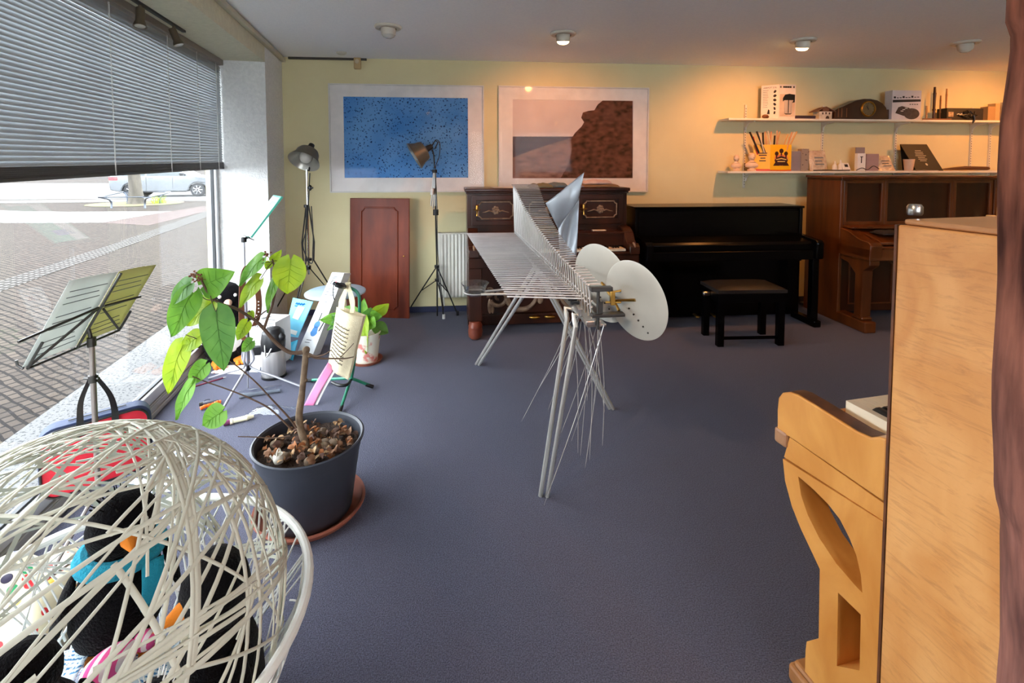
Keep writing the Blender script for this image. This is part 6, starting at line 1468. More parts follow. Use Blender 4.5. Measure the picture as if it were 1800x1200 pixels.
# ================================================================== small things on the carpet
def onfloor(x, y, z=0.0): return atz(x, y, z)
a, b = onfloor(352, 718, 0.012), onfloor(388, 706, 0.012)
mb = MB(); mb.tube(spline([a, a.lerp(b, 0.25) + V((0, 0, 0.004)), a.lerp(b, 0.6), a.lerp(b, 0.8) + V((0, 0, 0.004)), b]), [0.009 + 0.003 * abs(math.sin(k * 0.9)) for k in range(25)], 8); t_ = tag(mb.build('orange_toy', mat('orange_plastic', (236, 104, 20), 0.4), at=tuple(a)), 'crumpled orange plastic piece on the carpet by the window sill', 'toy'); WM[t_.name] = Matrix.Translation(a)
a, b = onfloor(357, 709, 0.011), onfloor(384, 704, 0.011)
t = thing('marker_pen', 'dark grey clip pen lying beside the orange piece on the carpet', 'pen', tuple(a)); mb = MB(); mb.cyl(a, b, 0.0105, 10); mb.build('barrel', mat('dark_grey_plastic', (62, 66, 78), 0.4), t, bevel=0.002)
mb = MB(); mb.cyl(a + (a - b).normalized() * 0.02, a, 0.011, 10); mb.tube([a, a + V((0.0, 0.02, 0.012)), a.lerp(b, 0.3) + V((0, 0.02, 0.012)), a.lerp(b, 0.3)], 0.002, 5); mb.build('cap', m_black, t)
a, b = onfloor(338, 680, 0.005), onfloor(392, 664, 0.005)
t = thing('red_pencil', 'dark red pencil lying on the carpet by the window', 'pencil', tuple(a)); mb = MB(); mb.cyl(a, b, 0.0048, 6); mb.build('barrel', mat('dark_red_lacquer', (128, 48, 70), 0.4), t, smooth=0); mb = MB(); mb.cyl(b, b + (b - a).normalized() * 0.02, 0.0046, 6, 0.001); mb.build('tip', m_paper, t)
# recorder head with purple joint
a, b = onfloor(392, 744, 0.016), onfloor(446, 731, 0.016); d = (b - a).normalized(); Lr = (b - a).length
t = thing('recorder', 'cream recorder head with a purple joint lying on the carpet beside the black pot', 'recorder', tuple(a))
mb = MB(); mb.lathe([(0.0, Lr * 0.22), (0.016, Lr * 0.22), (0.0165, Lr * 0.30), (0.0135, Lr * 0.33), (0.0135, Lr * 0.72), (0.016, Lr * 0.75), (0.016, Lr * 0.79), (0.0135, Lr * 0.82), (0.009, Lr), (0.0, Lr)], a, d, 18, cap=False); mb.build('head_joint', mat('cream_plastic', (232, 224, 190), 0.35), t, smooth=30)
mb = MB(); mb.lathe([(0.0, 0), (0.014, 0.002), (0.0155, Lr * 0.12), (0.0145, Lr * 0.22), (0.0, Lr * 0.22)], a, d, 18, cap=False); mb.build('purple_joint', mat('purple_plastic', (120, 54, 100), 0.35, col2=(90, 40, 60), scale=30), t, smooth=30)
# plastic pouches
m_poly = clear('polythene', (0.86, 0.89, 0.92), 1.4, 0.12, 1.2)
m_grey2 = mat('grey_plastic', (120, 124, 134), 0.5)
a, b = onfloor(421, 696, 0.012), onfloor(492, 686, 0.012); d = (b - a)
t = thing('grey_recorder', 'grey recorder in a clear polythene sleeve lying beside the steel airpot', 'recorder', tuple(a)); mb = MB(); mb.tube([a, a.lerp(b, 0.3), a.lerp(b, 0.32), b], [0.016, 0.014, 0.013, 0.010], 12); mb.build('recorder_body', m_grey2, t)
mb = MB(); u_ = d.normalized(); v_ = V((-u_.y, u_.x, 0)); mb.grid(lambda i, j: a - u_ * 0.01 + u_ * (d.length + 0.02) * i + v_ * (j - 0.4) * 0.075 + V((0, 0, 0.012 + 0.008 * noise.noise(V((i * 7, j * 5, 2))) - 0.008 + 0.026 * math.sin(PI * j))), 14, 8); mb.build('sleeve', m_poly, t, smooth=60, fix=False)
c = onfloor(480, 728, 0.002); mb = MB(); mb.grid(lambda i, j: c + V((-0.13 + 0.24 * i, -0.03 + 0.09 * j, 0.004 + 0.035 * math.sin(PI * i) * math.sin(PI * j) + 0.010 * (1 + noise.noise(V((i * 6, j * 6, 4)))))), 16, 10); tag(mb.build('polythene_bag', m_poly, at=tuple(c), smooth=60, fix=False), 'empty clear polythene bag on the carpet behind the black pot rim', 'bag')
# books and papers
def flatbook(name, label, pts, th, m, cat='book'):
    p = [atz(x, y, 0.002) for x, y in pts]; mb = MB(); n = len(p)
    q = [V((v.x, v.y, 0.002)) for v in p]
    mb.add(q + [v + V((0, 0, th)) for v in q], [tuple(range(n))[::-1], tuple(i + n for i in range(n))] + [(i, (i + 1) % n, (i + 1) % n + n, i + n) for i in range(n)])
    return tag(mb.build(name, m, at=tuple(q[0]), smooth=0), label, cat)
flatbook('picture_booklet', 'open white booklet with small pictures on the carpet under the tripod stand', [(371, 656), (392, 644), (432, 643), (431, 658), (400, 657)], 0.008, page('picture_page', (238, 234, 226), (190, 110, 90), 8, 'X', 0.6, cell=14), 'booklet')
flatbook('white_leaflet', 'white leaflet with green lines on the carpet beside the airpot', [(438, 654), (446, 641), (458, 641), (456, 654)], 0.002, page('green_page', (232, 238, 234), (120, 180, 190), 30, 'Y', 0.3), 'leaflet')
flatbook('paperback', 'small white and pink paperback lying by the window sill near the plush penguin', [(404, 622), (416, 602), (440, 610), (426, 626)], 0.02, page('pink_page', (232, 222, 228), (150, 120, 190), 12, 'X', 0.5), 'book')
p_ = [(215, 868), (330, 852), (322, 826), (228, 834)]
flatbook('newspaper', 'white and blue printed newspaper on the carpet behind the woven globe, nearer the globe', [(212, 872), (322, 862), (330, 838), (232, 842)], 0.004, m_page_grey, 'newspaper')
flatbook('newspaper', 'white and blue printed newspaper on the carpet between the red bag and black pot', [(250, 838), (392, 800), (372, 776), (262, 790)], 0.003, page('grey_page_large', (232, 232, 228), (90, 120, 170), 14, 'X', 0.5), 'newspaper')
# ================================================================== wall shelves and what stands on them
m_shelf = mat('shelf_white', (226, 222, 212), 0.5)
m_rail = mat('shelf_rail', (222, 216, 202), 0.5)
UZ, LZ = 1.925, 1.398       # top faces
SD = 0.215
def sx_at(px, z, off=SD):   # where along the wall a photo column falls, at the shelf's front
    p0 = BO + BN * off
    return (atp(px, 288 - (z - CAMH) * 175, p0, BN) - BO).dot(BU)
XA, XB = sx_at(1281, UZ), 5.45
def shelf(z, label):
    t = thing('wall_shelf', label, 'shelf', tuple(bp((XA + XB) / 2, 0.1, z)), 0, 'white wall shelves')
    mb = MB(); mb.boxf(bp(XA, 0.024, z - 0.02), BU * (XB - XA), BN * (SD - 0.024), V((0, 0, 0.02))); mb.build('board', m_shelf, t, smooth=0, bevel=0.002)
    for px in (1310, 1446, 1575, 1708, 1741):
        x = sx_at(px, z, 0.02)
        mb = MB(); mb.prism([(0.022, -0.022), (0.19, -0.022), (0.185, -0.034), (0.08, -0.045), (0.04, -0.075), (0.034, -0.105), (0.022, -0.105)], bp(x - 0.008, 0, z), BN, V((0, 0, 1)), BU * 0.016); mb.build('bracket', m_rail, t, smooth=0, bevel=0.002)
    return t
shelf(UZ, 'long white upper wall shelf holding the clock and cartons')
shelf(LZ, 'long white lower wall shelf holding the yellow tin, above the oak piano')
for px in (1310, 1446, 1575, 1708, 1741):
    x = sx_at(px, 1.7, 0.02)
    mb = MB(); mb.boxf(bp(x - 0.010, 0.001, 1.22), BU * 0.020, BN * 0.018, V((0, 0, 0.86)))
    o = tag(mb.build('shelf_rail', m_rail, at=tuple(bp(x, 0, 1.22)), smooth=0, bevel=0.001), {1310: 'white upright shelf rail at the left end of the shelves beside the busts', 1446: 'white upright shelf rail behind the shiny packet and toy house', 1575: 'white upright shelf rail between the headphone carton and the black folder', 1708: 'white upright shelf rail behind the black box with a picture', 1741: 'white upright shelf rail nearest the wooden post'}[px], 'shelf rail', 'shelf rails on the back wall')
    WM[o.name] = Matrix.Translation(bp(x, 0, 1.22))
    mb = MB()
    for k in range(30): mb.boxf(bp(x - 0.003, 0.0188, 1.25 + 0.027 * k), BU * 0.006, BN * 0.0006, V((0, 0, 0.014)))
    mb.build('slot', m_darksteel, o, smooth=0)
def at_shelf(px, z, off): return bp(sx_at(px, z, off), off, z + 0.0006)
def wbox(name, label, cat, px0, px1, z, off, dep, h, m, group=None, bevel=0.001, tilt=0.0):
    """a box on a shelf between two photo columns; off = distance of its front from the wall"""
    a, b = at_shelf(px0, z, off), at_shelf(px1, z, off); w = (b - a).length
    t = thing(name, label, cat, tuple((a + b) / 2 - BN * dep / 2), 0, group)
    up = V((0, 0, 1)) - BN * tilt; up = up.normalized()
    mb = MB(); mb.boxf(a, BU * w, -BN * dep, up * h); mb.build('carton' if cat == 'box' else 'cover', m, t, smooth=0, bevel=bevel)
    return t, a, w, up
m_cart2 = mat('pale_carton', (226, 216, 206), 0.6)
# airpot carton on the upper shelf, turned so two faces show
c0 = at_shelf(1368, UZ, 0.20); rz = math.radians(28); u1 = V((math.cos(rz * 0.3), math.sin(rz * 0.3), 0)); 
t = thing('airpot_carton', 'white carton printed with a black topped airpot on the upper shelf', 'box', tuple(c0))
ua = V((0.996, 0.09, 0)); ub = V((-0.83, 0.56, 0)).normalized(); hh = 0.338
wa, wb = 0.178, 0.16
mb = MB(); mb.boxf(c0, ua * wa, ub * wb, V((0, 0, hh))); mb.build('carton', m_cart2, t, smooth=0, bevel=0.001)
na = V((ua.y, -ua.x, 0)); fa = lambda x, z: c0 + na * 0.0006 + ua * (wa * x) + V((0, 0, hh * z))
ubr = -ub; nb = V((ubr.y, -ubr.x, 0)); fb = lambda x, z: c0 + ub * wb + nb * 0.0006 + ubr * (wb * x) + V((0, 0, hh * z))
def flat(fn, pts, u, w, m, name, par, sx=1.0, sz=1.0):
    mb = MB(); mb.prism([(p[0] * sx, p[1] * sz) for p in pts], fn(0, 0), u, V((0, 0, 1)), w * 0.0006); return mb.build(name, m, par, smooth=0)
m_stpr = mat('printed_steel', (196, 186, 176), 0.5, col2=(140, 128, 118), scale=14, stretch=(6, 6, 0.2))
pic = flat(fa, [(0.06, 0.06), (0.96, 0.06), (0.96, 0.72), (0.06, 0.72)], ua, na, mat('printed_kitchen', (186, 160, 136), 0.6, col2=(214, 196, 176), scale=8), 'front_picture', t, wa, hh)
off2 = na * 0.0007
flat(lambda x, z: fa(x, z) + off2, [(0.34, 0.16), (0.80, 0.16), (0.80, 0.54), (0.34, 0.54)], ua, na, m_stpr, 'printed_airpot', pic, wa, hh)
flat(lambda x, z: fa(x, z) + off2, [(0.24, 0.50), (0.34, 0.54), (0.86, 0.54), (0.80, 0.46), (0.95, 0.48), (0.96, 0.70), (0.62, 0.73), (0.36, 0.70), (0.24, 0.60)], ua, na, m_black, 'printed_pump_head', pic, wa, hh)
flat(lambda x, z: fa(x, z) + off2, [(0.32, 0.16), (0.42, 0.12), (0.72, 0.12), (0.82, 0.17), (0.72, 0.15), (0.42, 0.15)], ua, na, m_black, 'printed_base', pic, wa, hh)
flat(lambda x, z: fa(x, z) + off2 * 1.6, [(0.55, 0.16), (0.60, 0.16), (0.60, 0.54), (0.55, 0.54)], ua, na, m_black, 'printed_level_line', pic, wa, hh)
mb = MB()
for x0_, x1_ in ((0.06, 0.11), (0.13, 0.16), (0.24, 0.34), (0.35, 0.47), (0.48, 0.60), (0.61, 0.74), (0.84, 0.92)): mb.boxf(fa(x0_, 0.90), ua * wa * (x1_ - x0_), na * 0.0006, V((0, 0, 0.018)))
mb.build('printed_heading', m_ink, t, smooth=0)
lettering('AIRPOT 2.5L', fb(0.5, 0.92), ubr, V((0, 0, 1)), 0.016, m_ink, t)
mb = MB()
for k in range(11): mb.boxf(fb(0.1, 0.84 - 0.05 * k), ubr * wb * (0.32 - 0.06 * ((k * 3) % 4) / 3), nb * 0.0005, V((0, 0, 0.004)))
mb.build('lettering', m_greyink, t, smooth=0)
mb = MB()
for k in range(6):
    c = fb(0.78, 0.80 - 0.125 * k); mb.prism([(0.012 * math.cos(a) * (1 + 0.4 * math.sin(a * 2 + k)), 0.015 * math.sin(a)) for a in [2 * PI * q / 12 for q in range(12)]], c, ubr, V((0, 0, 1)), nb * 0.0005)
mb.prism([(-0.01, 0), (0.015, 0.0), (0.012, 0.04), (0, 0.05)], fb(0.42, 0.14), ubr, V((0, 0, 1)), nb * 0.0005)
mb.build('printed_symbol', m_ink, t, smooth=0)
# small pieces beside it
c = at_shelf(1345, UZ, 0.205); mb = MB(); mb.ball(c + V((0, 0, 0.018)), (0.034, 0.022, 0.02), 10, 7); mb.ball(c + BU * 0.018 + V((0, 0, 0.014)), (0.022, 0.018, 0.015), 8, 6); tag(mb.build('wood_lump', mat('brown_wood_lump', (126, 78, 38), 0.7, col2=(84, 48, 24), scale=30), at=tuple(c)), 'small brown lump of wood at the foot of the airpot carton on the upper shelf', 'wood piece')
t, a, w, up = wbox('flat_case', 'flat dark case lying between the airpot carton and the toy house', 'case', 1399, 1434, UZ, 0.20, 0.08, 0.032, mat('dark_violet_case', (66, 50, 66), 0.5), None, 0.006)
mb = MB(); mb.boxf(a + V((0, 0, 0.02)) + BN * 0.0005, BU * w, BN * 0.0008, V((0, 0, 0.004))); mb.build('case_seam', m_black, t, smooth=0)
# toy house
a = at_shelf(1437, UZ, 0.195); b = at_shelf(1465, UZ, 0.195); w = (b - a).length
t = thing('toy_house', 'small pottery house standing left of the mantel clock', 'ornament', tuple((a + b) / 2 - BN * 0.05))
mb = MB(); mb.boxf(a + BU * w * 0.1, BU * w * 0.8, -BN * 0.09, V((0, 0, 0.075))); mb.build('house_wall', mat('house_cream', (216, 204, 186), 0.6, col2=(180, 168, 150), scale=20), t, smooth=0)
mb = MB(); mb.prism([(-0.02, 0.07), (w * 0.5, 0.115), (w + 0.02, 0.07), (w + 0.02, 0.078), (w * 0.5, 0.124), (-0.02, 0.078)], a + BN * 0.01, BU, V((0, 0, 1)), -BN * 0.11); mb.prism([(w * 0.3, 0.078), (w * 0.3, 0.105), (w * 0.5, 0.12), (w * 0.7, 0.105), (w * 0.7, 0.078)], a + BN * 0.004, BU, V((0, 0, 1)), -BN * 0.05); mb.build('house_roof', mat('roof_brown', (112, 74, 52), 0.7), t, smooth=0)
mb = MB()
for x, z in ((0.28, 0.045), (0.48, 0.048), (0.70, 0.046)): mb.boxf(a + BU * w * x + V((0, 0, z)), BU * 0.014, BN * 0.0015, V((0, 0, 0.02)))
mb.prism([(0.02 * math.cos(k * PI / 8), 0.03 * math.sin(k * PI / 8)) for k in range(9)], a + BU * w * 0.62 + V((0, 0, 0.002)), BU, V((0, 0, 1)), BN * 0.0015)
mb.build('house_window', mat('house_dark', (70, 52, 40), 0.6), t, smooth=0)
# mantel clock
a, b = at_shelf(1466, UZ, 0.20), at_shelf(1562, UZ, 0.20); w = (b - a).length
t = thing('mantel_clock', 'dark wooden napoleon hat mantel clock with brass ringed dial on the upper shelf', 'clock', tuple((a + b) / 2 - BN * 0.06))
m_clk = mat('clock_wood', (62, 34, 22), 0.35, col2=(40, 22, 16), scale=10, stretch=(0.3, 0.3, 1), coat=0.3)
hp = [(0, 0.0), (w, 0.0), (w, 0.012), (w * 0.985, 0.014), (w * 0.98, 0.07), (w * 0.95, 0.12), (w * 0.88, 0.165), (w * 0.78, 0.195), (w * 0.66, 0.207), (w * 0.54, 0.207), (w * 0.42, 0.195), (w * 0.30, 0.165), (w * 0.17, 0.128), (w * 0.06, 0.105), (w * 0.02, 0.085), (w * 0.015, 0.014), (0, 0.012)]
mb = MB(); mb.prism(hp, a, BU, V((0, 0, 1)), -BN * 0.12); mb.build('case', m_clk, t, smooth=40, bevel=0.004)
fc_ = a + BU * w * 0.615 + V((0, 0, 0.105))
mb = MB(); mb.lathe([(0.0, 0.001), (0.068, 0.001), (0.068, 0.0)], fc_, BN, 40, cap=False); dl_ = mb.build('dial', mat('clock_dial', (120, 104, 72), 0.4, col2=(98, 84, 58), scale=10), t)
mb = MB(); mb.lathe([(0.066, 0.0), (0.068, 0.012), (0.074, 0.014), (0.08, 0.008), (0.082, 0.0)], fc_, BN, 48, cap=False); mb.build('bezel', m_brass, t)
mb = MB()
for k in range(12):
    q = 2 * PI * k / 12; d = BU * math.sin(q) + V((0, 0, math.cos(q))); mb.boxf(fc_ + BN * 0.0012 + d * 0.052 - BU.cross(BN) * 0, d * 0.011, d.cross(BN) * 0.004, BN * 0.0006)
mb.build('hour_mark', m_ink, dl_, smooth=0)
for q, L, r in ((-0.55, 0.036, 0.003), (-0.16, 0.052, 0.0022)):
    d = BU * math.sin(q) + V((0, 0, math.cos(q))); mb = MB(); mb.tube([fc_ + BN * 0.003 - d * 0.008, fc_ + BN * 0.003 + d * L], [r, r * 0.5], 6); mb.build('clock_hand', m_black, dl_)
for x in (0.07, 0.13, 0.22):
    mb = MB(); mb.boxf(a + BU * w * x + BN * 0.0006 + V((0, 0, 0.02)), BU * 0.006, BN * 0.002, V((0, 0, 0.09))); mb.build('inlay_line', mat('inlay', (130, 84, 50), 0.4), t, smooth=0)
t, a, w, up = wbox('small_dark_box', 'small dark box between the mantel clock and the headphone carton', 'box', 1556, 1567, UZ, 0.17, 0.07, 0.105, mat('dark_box', (70, 46, 36), 0.6))
# headphone carton
t, a, w, up = wbox('headphone_carton', 'pale carton printed with black headphones right of the mantel clock', 'box', 1567, 1618, UZ, 0.205, 0.09, 0.298, mat('lilac_white_carton', (222, 212, 214), 0.6))
ff = lambda x, z: a + BN * 0.0007 + BU * (w * x) + V((0, 0, 0.298 * z))
flat(ff, [(0.02, 0.58), (0.98, 0.62), (0.98, 0.70), (0.02, 0.67)], BU, BN, m_ink, 'printed_band', t, w, 0.298)
mb = MB()
for k in range(9): mb.boxf(ff(0.05 + 0.1 * k, 0.72 + 0.005 * k), BU * w * 0.07, BN * 0.0005, V((0, 0, 0.008 + 0.012 * ((k * 5) % 3 == 0))))
for k in range(4): mb.boxf(ff(0.6 + 0.08 * k, 0.51), BU * w * 0.05, BN * 0.0005, V((0, 0, 0.008)))
mb.build('printed_heading', m_ink, t, smooth=0)
m_hp = mat('printed_headphones', (34, 30, 38), 0.6, col2=(58, 54, 60), scale=30)
flat(ff, [(0.12, 0.22), (0.22, 0.42), (0.34, 0.46), (0.60, 0.40), (0.62, 0.22), (0.42, 0.12)], BU, BN, m_hp, 'printed_ear_cup', t, w, 0.298)
flat(lambda x, z: ff(x, z) + BN * 0.0006, [(0.68 + 0.27 * math.cos(q), 0.20 + 0.19 * math.sin(q)) for q in [2 * PI * k / 24 for k in range(24)]], BU, BN, m_hp, 'printed_ear_cup', t, w, 0.298)
mb = MB()
for x, z in ((0.44, 0.38), (0.36, 0.33), (0.30, 0.28)): mb.boxf(ff(x, z) + BN * 0.0012, BU * w * 0.09, BN * 0.0004, V((0, 0, 0.006)))
mb.build('printed_highlight', m_paper, t, smooth=0)
# upright recorders
for px, top, r, m, lb in ((1628, 186, 0.010, mat('pale_pear_wood', (196, 150, 96), 0.5), 'short pale wooden recorder piece standing right of the headphone carton'), (1641, 153, 0.0145, mat('dark_rosewood', (74, 40, 22), 0.4), 'tall dark wooden recorder standing on the upper shelf'), (1652, 168, 0.008, mat('mid_brown_wood', (150, 94, 46), 0.5), 'thin mid brown wooden pipe right of the tall dark recorder'), (1662, 156, 0.0085, mat('light_brown_wood', (176, 112, 54), 0.5), 'thin tall light brown wooden pipe left of the black pictured box')):
    c = at_shelf(px, UZ, 0.12); h = aty(px, top, c.y).z - UZ
    t = thing('recorder', lb, 'recorder', tuple(c)); mb = MB(); mb.lathe([(0.0, 0), (r * 1.1, 0), (r * 1.1, 0.012), (r * 0.8, 0.016), (r * 0.85, h * 0.3), (r * 1.15, h * 0.31), (r * 1.15, h * 0.34), (r * 0.85, h * 0.36), (r, h * 0.78), (r * 1.15, h * 0.8), (r * 0.9, h * 0.84), (r * 0.7, h), (0.0, h)], c, n=16, cap=False); mb.build('pipe_body', m, t, smooth=35)
    mb = MB()
    for k in range(5): mb.cyl(c + BN * (r * 0.6) + V((0, 0, h * (0.40 + 0.07 * k))), c + BN * (r * 0.95) + V((0, 0, h * (0.40 + 0.07 * k))), 0.0022, 6)
    mb.build('finger_hole', m_black, t)
for k, (x0_, x1_, lb) in enumerate(((1622, 1648, 'thin dark stick lying at the shelf edge before the upright recorders'), (1648, 1672, 'thin brown stick lying at the shelf edge before the black pictured box'))):
    a, b = at_shelf(x0_, UZ, 0.195), at_shelf(x1_, UZ, 0.2); mb = MB(); mb.cyl(a + V((0, 0, 0.008)), b + V((0, 0, 0.008)), 0.007, 8); tag(mb.build('wooden_stick', mat('stick_brown', (120, 66, 30), 0.5), at=tuple(a)), lb, 'stick')
# black pictured box and rubbery things on it
t, a, w, up = wbox('black_pictured_box', 'long black box with a white square picture on the upper shelf', 'box', 1664, 1728, UZ, 0.19, 0.11, 0.125, mat('black_box', (36, 30, 28), 0.5))
ff = lambda x, z: a + BN * 0.0007 + BU * (w * x) + V((0, 0, 0.125 * z))
flat(ff, [(0.04, 0.28), (0.18, 0.28), (0.18, 0.68), (0.04, 0.68)], BU, BN, mat('box_picture', (206, 186, 150), 0.6, col2=(120, 84, 60), scale=40), 'printed_picture', t, w, 0.125)
mb = MB(); mb.tube([ff(0.27 + 0.045 * k, 0.48 + 0.05 * ((k * 3) % 2)) for k in range(8)], 0.004, 5); mb.build('printed_script', m_paper, t)
mb = MB()
for k in range(16):
    c = at_shelf(1694 + 2.2 * (k % 9), UZ, 0.2) + V((0, 0, 0.03 + 0.07 * r5.random())); mb.tube(spline([c, c + V((r5.uniform(-.03, .03), -0.012, r5.uniform(-.03, .03))), c + V((r5.uniform(-.06, .06), -0.004, r5.uniform(-.05, .03)))], 3), 0.006, 6)
c = at_shelf(1711, UZ, 0.222); mb.tube(spline([c + V((0, 0, 0.05)), c + V((0.01, -0.004, 0.01)), c + V((-0.005, 0, -0.03)), c + V((0.015, -0.003, 0.02))], 4), 0.008, 6)
tag(mb.build('black_cable_bundle', m_black, at=tuple(at_shelf(1706, UZ, 0.2))), 'tangle of black cables in front of the black pictured box', 'cables')
t, a, w, up = wbox('cardboard_box', 'small brown cardboard box right of the black pictured box', 'box', 1736, 1749, UZ, 0.16, 0.08, 0.15, mat('brown_cardboard', (170, 136, 92), 0.8))
t, a, w, up = wbox('cardboard_box', 'narrow taller cardboard box just left of the white mug', 'box', 1749, 1757, UZ, 0.15, 0.08, 0.185, mat('pale_cardboard', (186, 156, 110), 0.8))
c = at_shelf(1772, UZ, 0.14); t = thing('white_mug', 'white mug with a handle on the upper shelf beside the wooden post', 'mug', tuple(c))
mb = MB(); mb.lathe([(0.0, 0.0), (0.06, 0.0), (0.066, 0.01), (0.066, 0.20), (0.06, 0.20), (0.06, 0.012), (0.0, 0.01)], c, n=28, cap=False); mb.build('mug_wall', m_shelf, t, smooth=40)
mb = MB(); mb.tube(spline([c + BN * 0.064 - BU * 0.02 + V((0, 0, 0.15)), c + BN * 0.10 - BU * 0.03 + V((0, 0, 0.14)), c + BN * 0.11 - BU * 0.03 + V((0, 0, 0.10)), c + BN * 0.10 - BU * 0.03 + V((0, 0, 0.06)), c + BN * 0.064 - BU * 0.02 + V((0, 0, 0.05))]), 0.008, 8); mb.build('handle', mat('brown_handle', (170, 120, 70), 0.5), t)

# ---------------- lower shelf
m_plstr = mat('plaster_bust', (222, 196, 172), 0.8, col2=(206, 178, 154), scale=20)
def bust(label, px, h, hw, group='plaster busts'):
    c = at_shelf(px, LZ, 0.15); t = thing('plaster_bust', label, 'bust', tuple(c), 0, group)
    mb = MB(); mb.lathe([(0.0, 0), (hw * 0.62, 0), (hw * 0.62, h * 0.08), (hw * 0.4, h * 0.12), (hw * 0.38, h * 0.2), (0.0, h * 0.2)], c, n=20, cap=False); mb.build('plinth', m_plstr, t, smooth=30)
    mb = MB(); pr = [(0.5, 0.16), (0.98, 0.24), (1.0, 0.34), (0.78, 0.44), (0.40, 0.52), (0.30, 0.58), (0.34, 0.63), (0.50, 0.70), (0.53, 0.80), (0.48, 0.90), (0.30, 0.975), (0.0, 1.0)]
    def fn(i, j):
        x = i * (len(pr) - 1); k = min(int(x), len(pr) - 2); q = x - k; r = pr[k][0] * (1 - q) + pr[k + 1][0] * q; z = pr[k][1] * (1 - q) + pr[k + 1][1] * q
        a = 2 * PI * j; f_ = 0.55 if z < 0.48 else 0.95
        e = 1 + (0.06 * noise.noise(V((8 * math.cos(a), 8 * math.sin(a), z * 16))) if z > 0.68 else 0)
        return c + BU * (r * hw * math.cos(a) * e) - BN * (r * hw * f_ * math.sin(a) * e) + V((0, 0, z * h))
    mb.grid(fn, 34, 26); mb.build('head_and_shoulders', m_plstr, t, smooth=70)
    mb = MB(); hc = c + V((0, 0, h * 0.76)) + BN * hw * 0.48
    mb.ball(hc + V((0, 0, -0.01 * h)), (hw * 0.09, hw * 0.16, h * 0.05), 8, 6); mb.ball(hc + V((0, 0, -0.09 * h)) - BN * hw * 0.05, (hw * 0.18, hw * 0.08, h * 0.018), 8, 6)
    for s_ in (-1, 1): mb.ball(hc + BU * hw * 0.2 * s_ + V((0, 0, 0.04 * h)) - BN * hw * 0.06, (hw * 0.12, hw * 0.06, h * 0.02), 8, 6)
    mb.build('face', m_plstr, t)
bust('smaller white plaster bust at the left end of the lower shelf', 1294, 0.165, 0.055)
bust('larger white plaster bust beside the yellow tin', 1321, 0.185, 0.068)
# yellow tin full of sticks
a, b = at_shelf(1329, LZ, 0.15), at_shelf(1390, LZ, 0.20); kk = at_shelf(1353, LZ, 0.21)
t = thing('yellow_tin', 'yellow tin with a brown emblem of three heads, full of sticks, on the lower shelf', 'tin', tuple(kk))
m_yel = mat('yellow_tin_paint', (238, 186, 26), 0.4, col2=(232, 174, 20), scale=4)
ua = (b - kk).normalized(); wa = (b - kk).length; ub = (a - kk).normalized(); wb = 0.15; hh = 0.265
mb = MB(); mb.prism([(0, 0), (wa, 0), (wa - 0.0, 0.001), (wa, hh), (0, hh)], kk, ua, V((0, 0, 1)), V((0, 0, 0)) + ub * 0.004) if False else None
for nm, p, u, w_ in (('front', kk, ua, wa), ('side', kk, ub, wb), ('back', kk + ub * wb, ua, wa), ('far', kk + ua * wa, ub, wb)):
    mb.boxf(p + V((0, 0, 0.012)), u * w_, V((0, 0, hh - 0.012)), u.cross(V((0, 0, 1))) * 0.0012)
mb.boxf(kk + V((0, 0, 0.002)), ua * wa, ub * wb, V((0, 0, 0.01)))
mb.build('tin_body', m_yel, t, smooth=0)
mb = MB(); o = kk - ua * 0.002 - ub * 0.002; mb.boxf(o, ua * (wa + 0.004), ub * (wb + 0.004), V((0, 0, 0.02))); mb.build('base_band', mat('orange_band', (206, 72, 26), 0.4), t, smooth=0)
na = ua.cross(V((0, 0, 1))); na = na if na.y < 0 else -na
fy = lambda x, z: kk + na * 0.0022 + ua * (wa * x) + V((0, 0, hh * z))
m_brn = mat('tin_print_brown', (58, 24, 16), 0.5); m_tan = mat('tin_print_tan', (214, 120, 84), 0.5)
def fl2(pts, m, nm, par, lift=0.0):
    mb = MB(); mb.prism([(p[0] * wa, p[1] * hh) for p in pts], fy(0, 0) + na * lift, ua, V((0, 0, 1)), na * 0.0006); return mb.build(nm, m, par, smooth=0)
em = fl2([(0.18, 0.20), (0.86, 0.20), (0.80, 0.34), (0.84, 0.46), (0.78, 0.62), (0.64, 0.60), (0.52, 0.66), (0.40, 0.60), (0.26, 0.62), (0.20, 0.46), (0.24, 0.34)], m_tan, 'emblem', t)
for cx, cz, r in ((0.52, 0.76, 0.10), (0.30, 0.66, 0.09), (0.74, 0.66, 0.09)):
    fl2([(cx + r * math.cos(q), cz + r * 0.9 * math.sin(q)) for q in [2 * PI * k / 18 for k in range(18)]], m_brn, 'printed_head', em, 0.0007)
    fl2([(cx - 0.03, cz - 0.17), (cx + 0.03, cz - 0.17), (cx + 0.03, cz - 0.07), (cx - 0.03, cz - 0.07)], m_brn, 'printed_neck', em, 0.0007)
fl2([(0.20, 0.40), (0.30, 0.50), (0.52, 0.58), (0.76, 0.50), (0.84, 0.40), (0.76, 0.28), (0.52, 0.20), (0.28, 0.28)], m_brn, 'printed_shield', em, 0.0008)
fl2([(0.14, 0.20), (0.24, 0.33), (0.48, 0.20)], m_brn, 'printed_ribbon', em, 0.0008); fl2([(0.56, 0.20), (0.80, 0.33), (0.90, 0.20)], m_brn, 'printed_ribbon', em, 0.0008)
fl2([(0.28, 0.42), (0.52, 0.455), (0.76, 0.42), (0.76, 0.45), (0.52, 0.49), (0.28, 0.45)], mat('tin_print_cream', (236, 206, 130), 0.5), 'printed_band', em, 0.0018); fl2([(0.34, 0.345), (0.70, 0.345), (0.70, 0.375), (0.34, 0.375)], MATS['tin_print_cream'], 'printed_band', em, 0.0018)
nb = V((ub.y, -ub.x, 0)); nb = nb if nb.y < 0 else -nb
mb = MB()
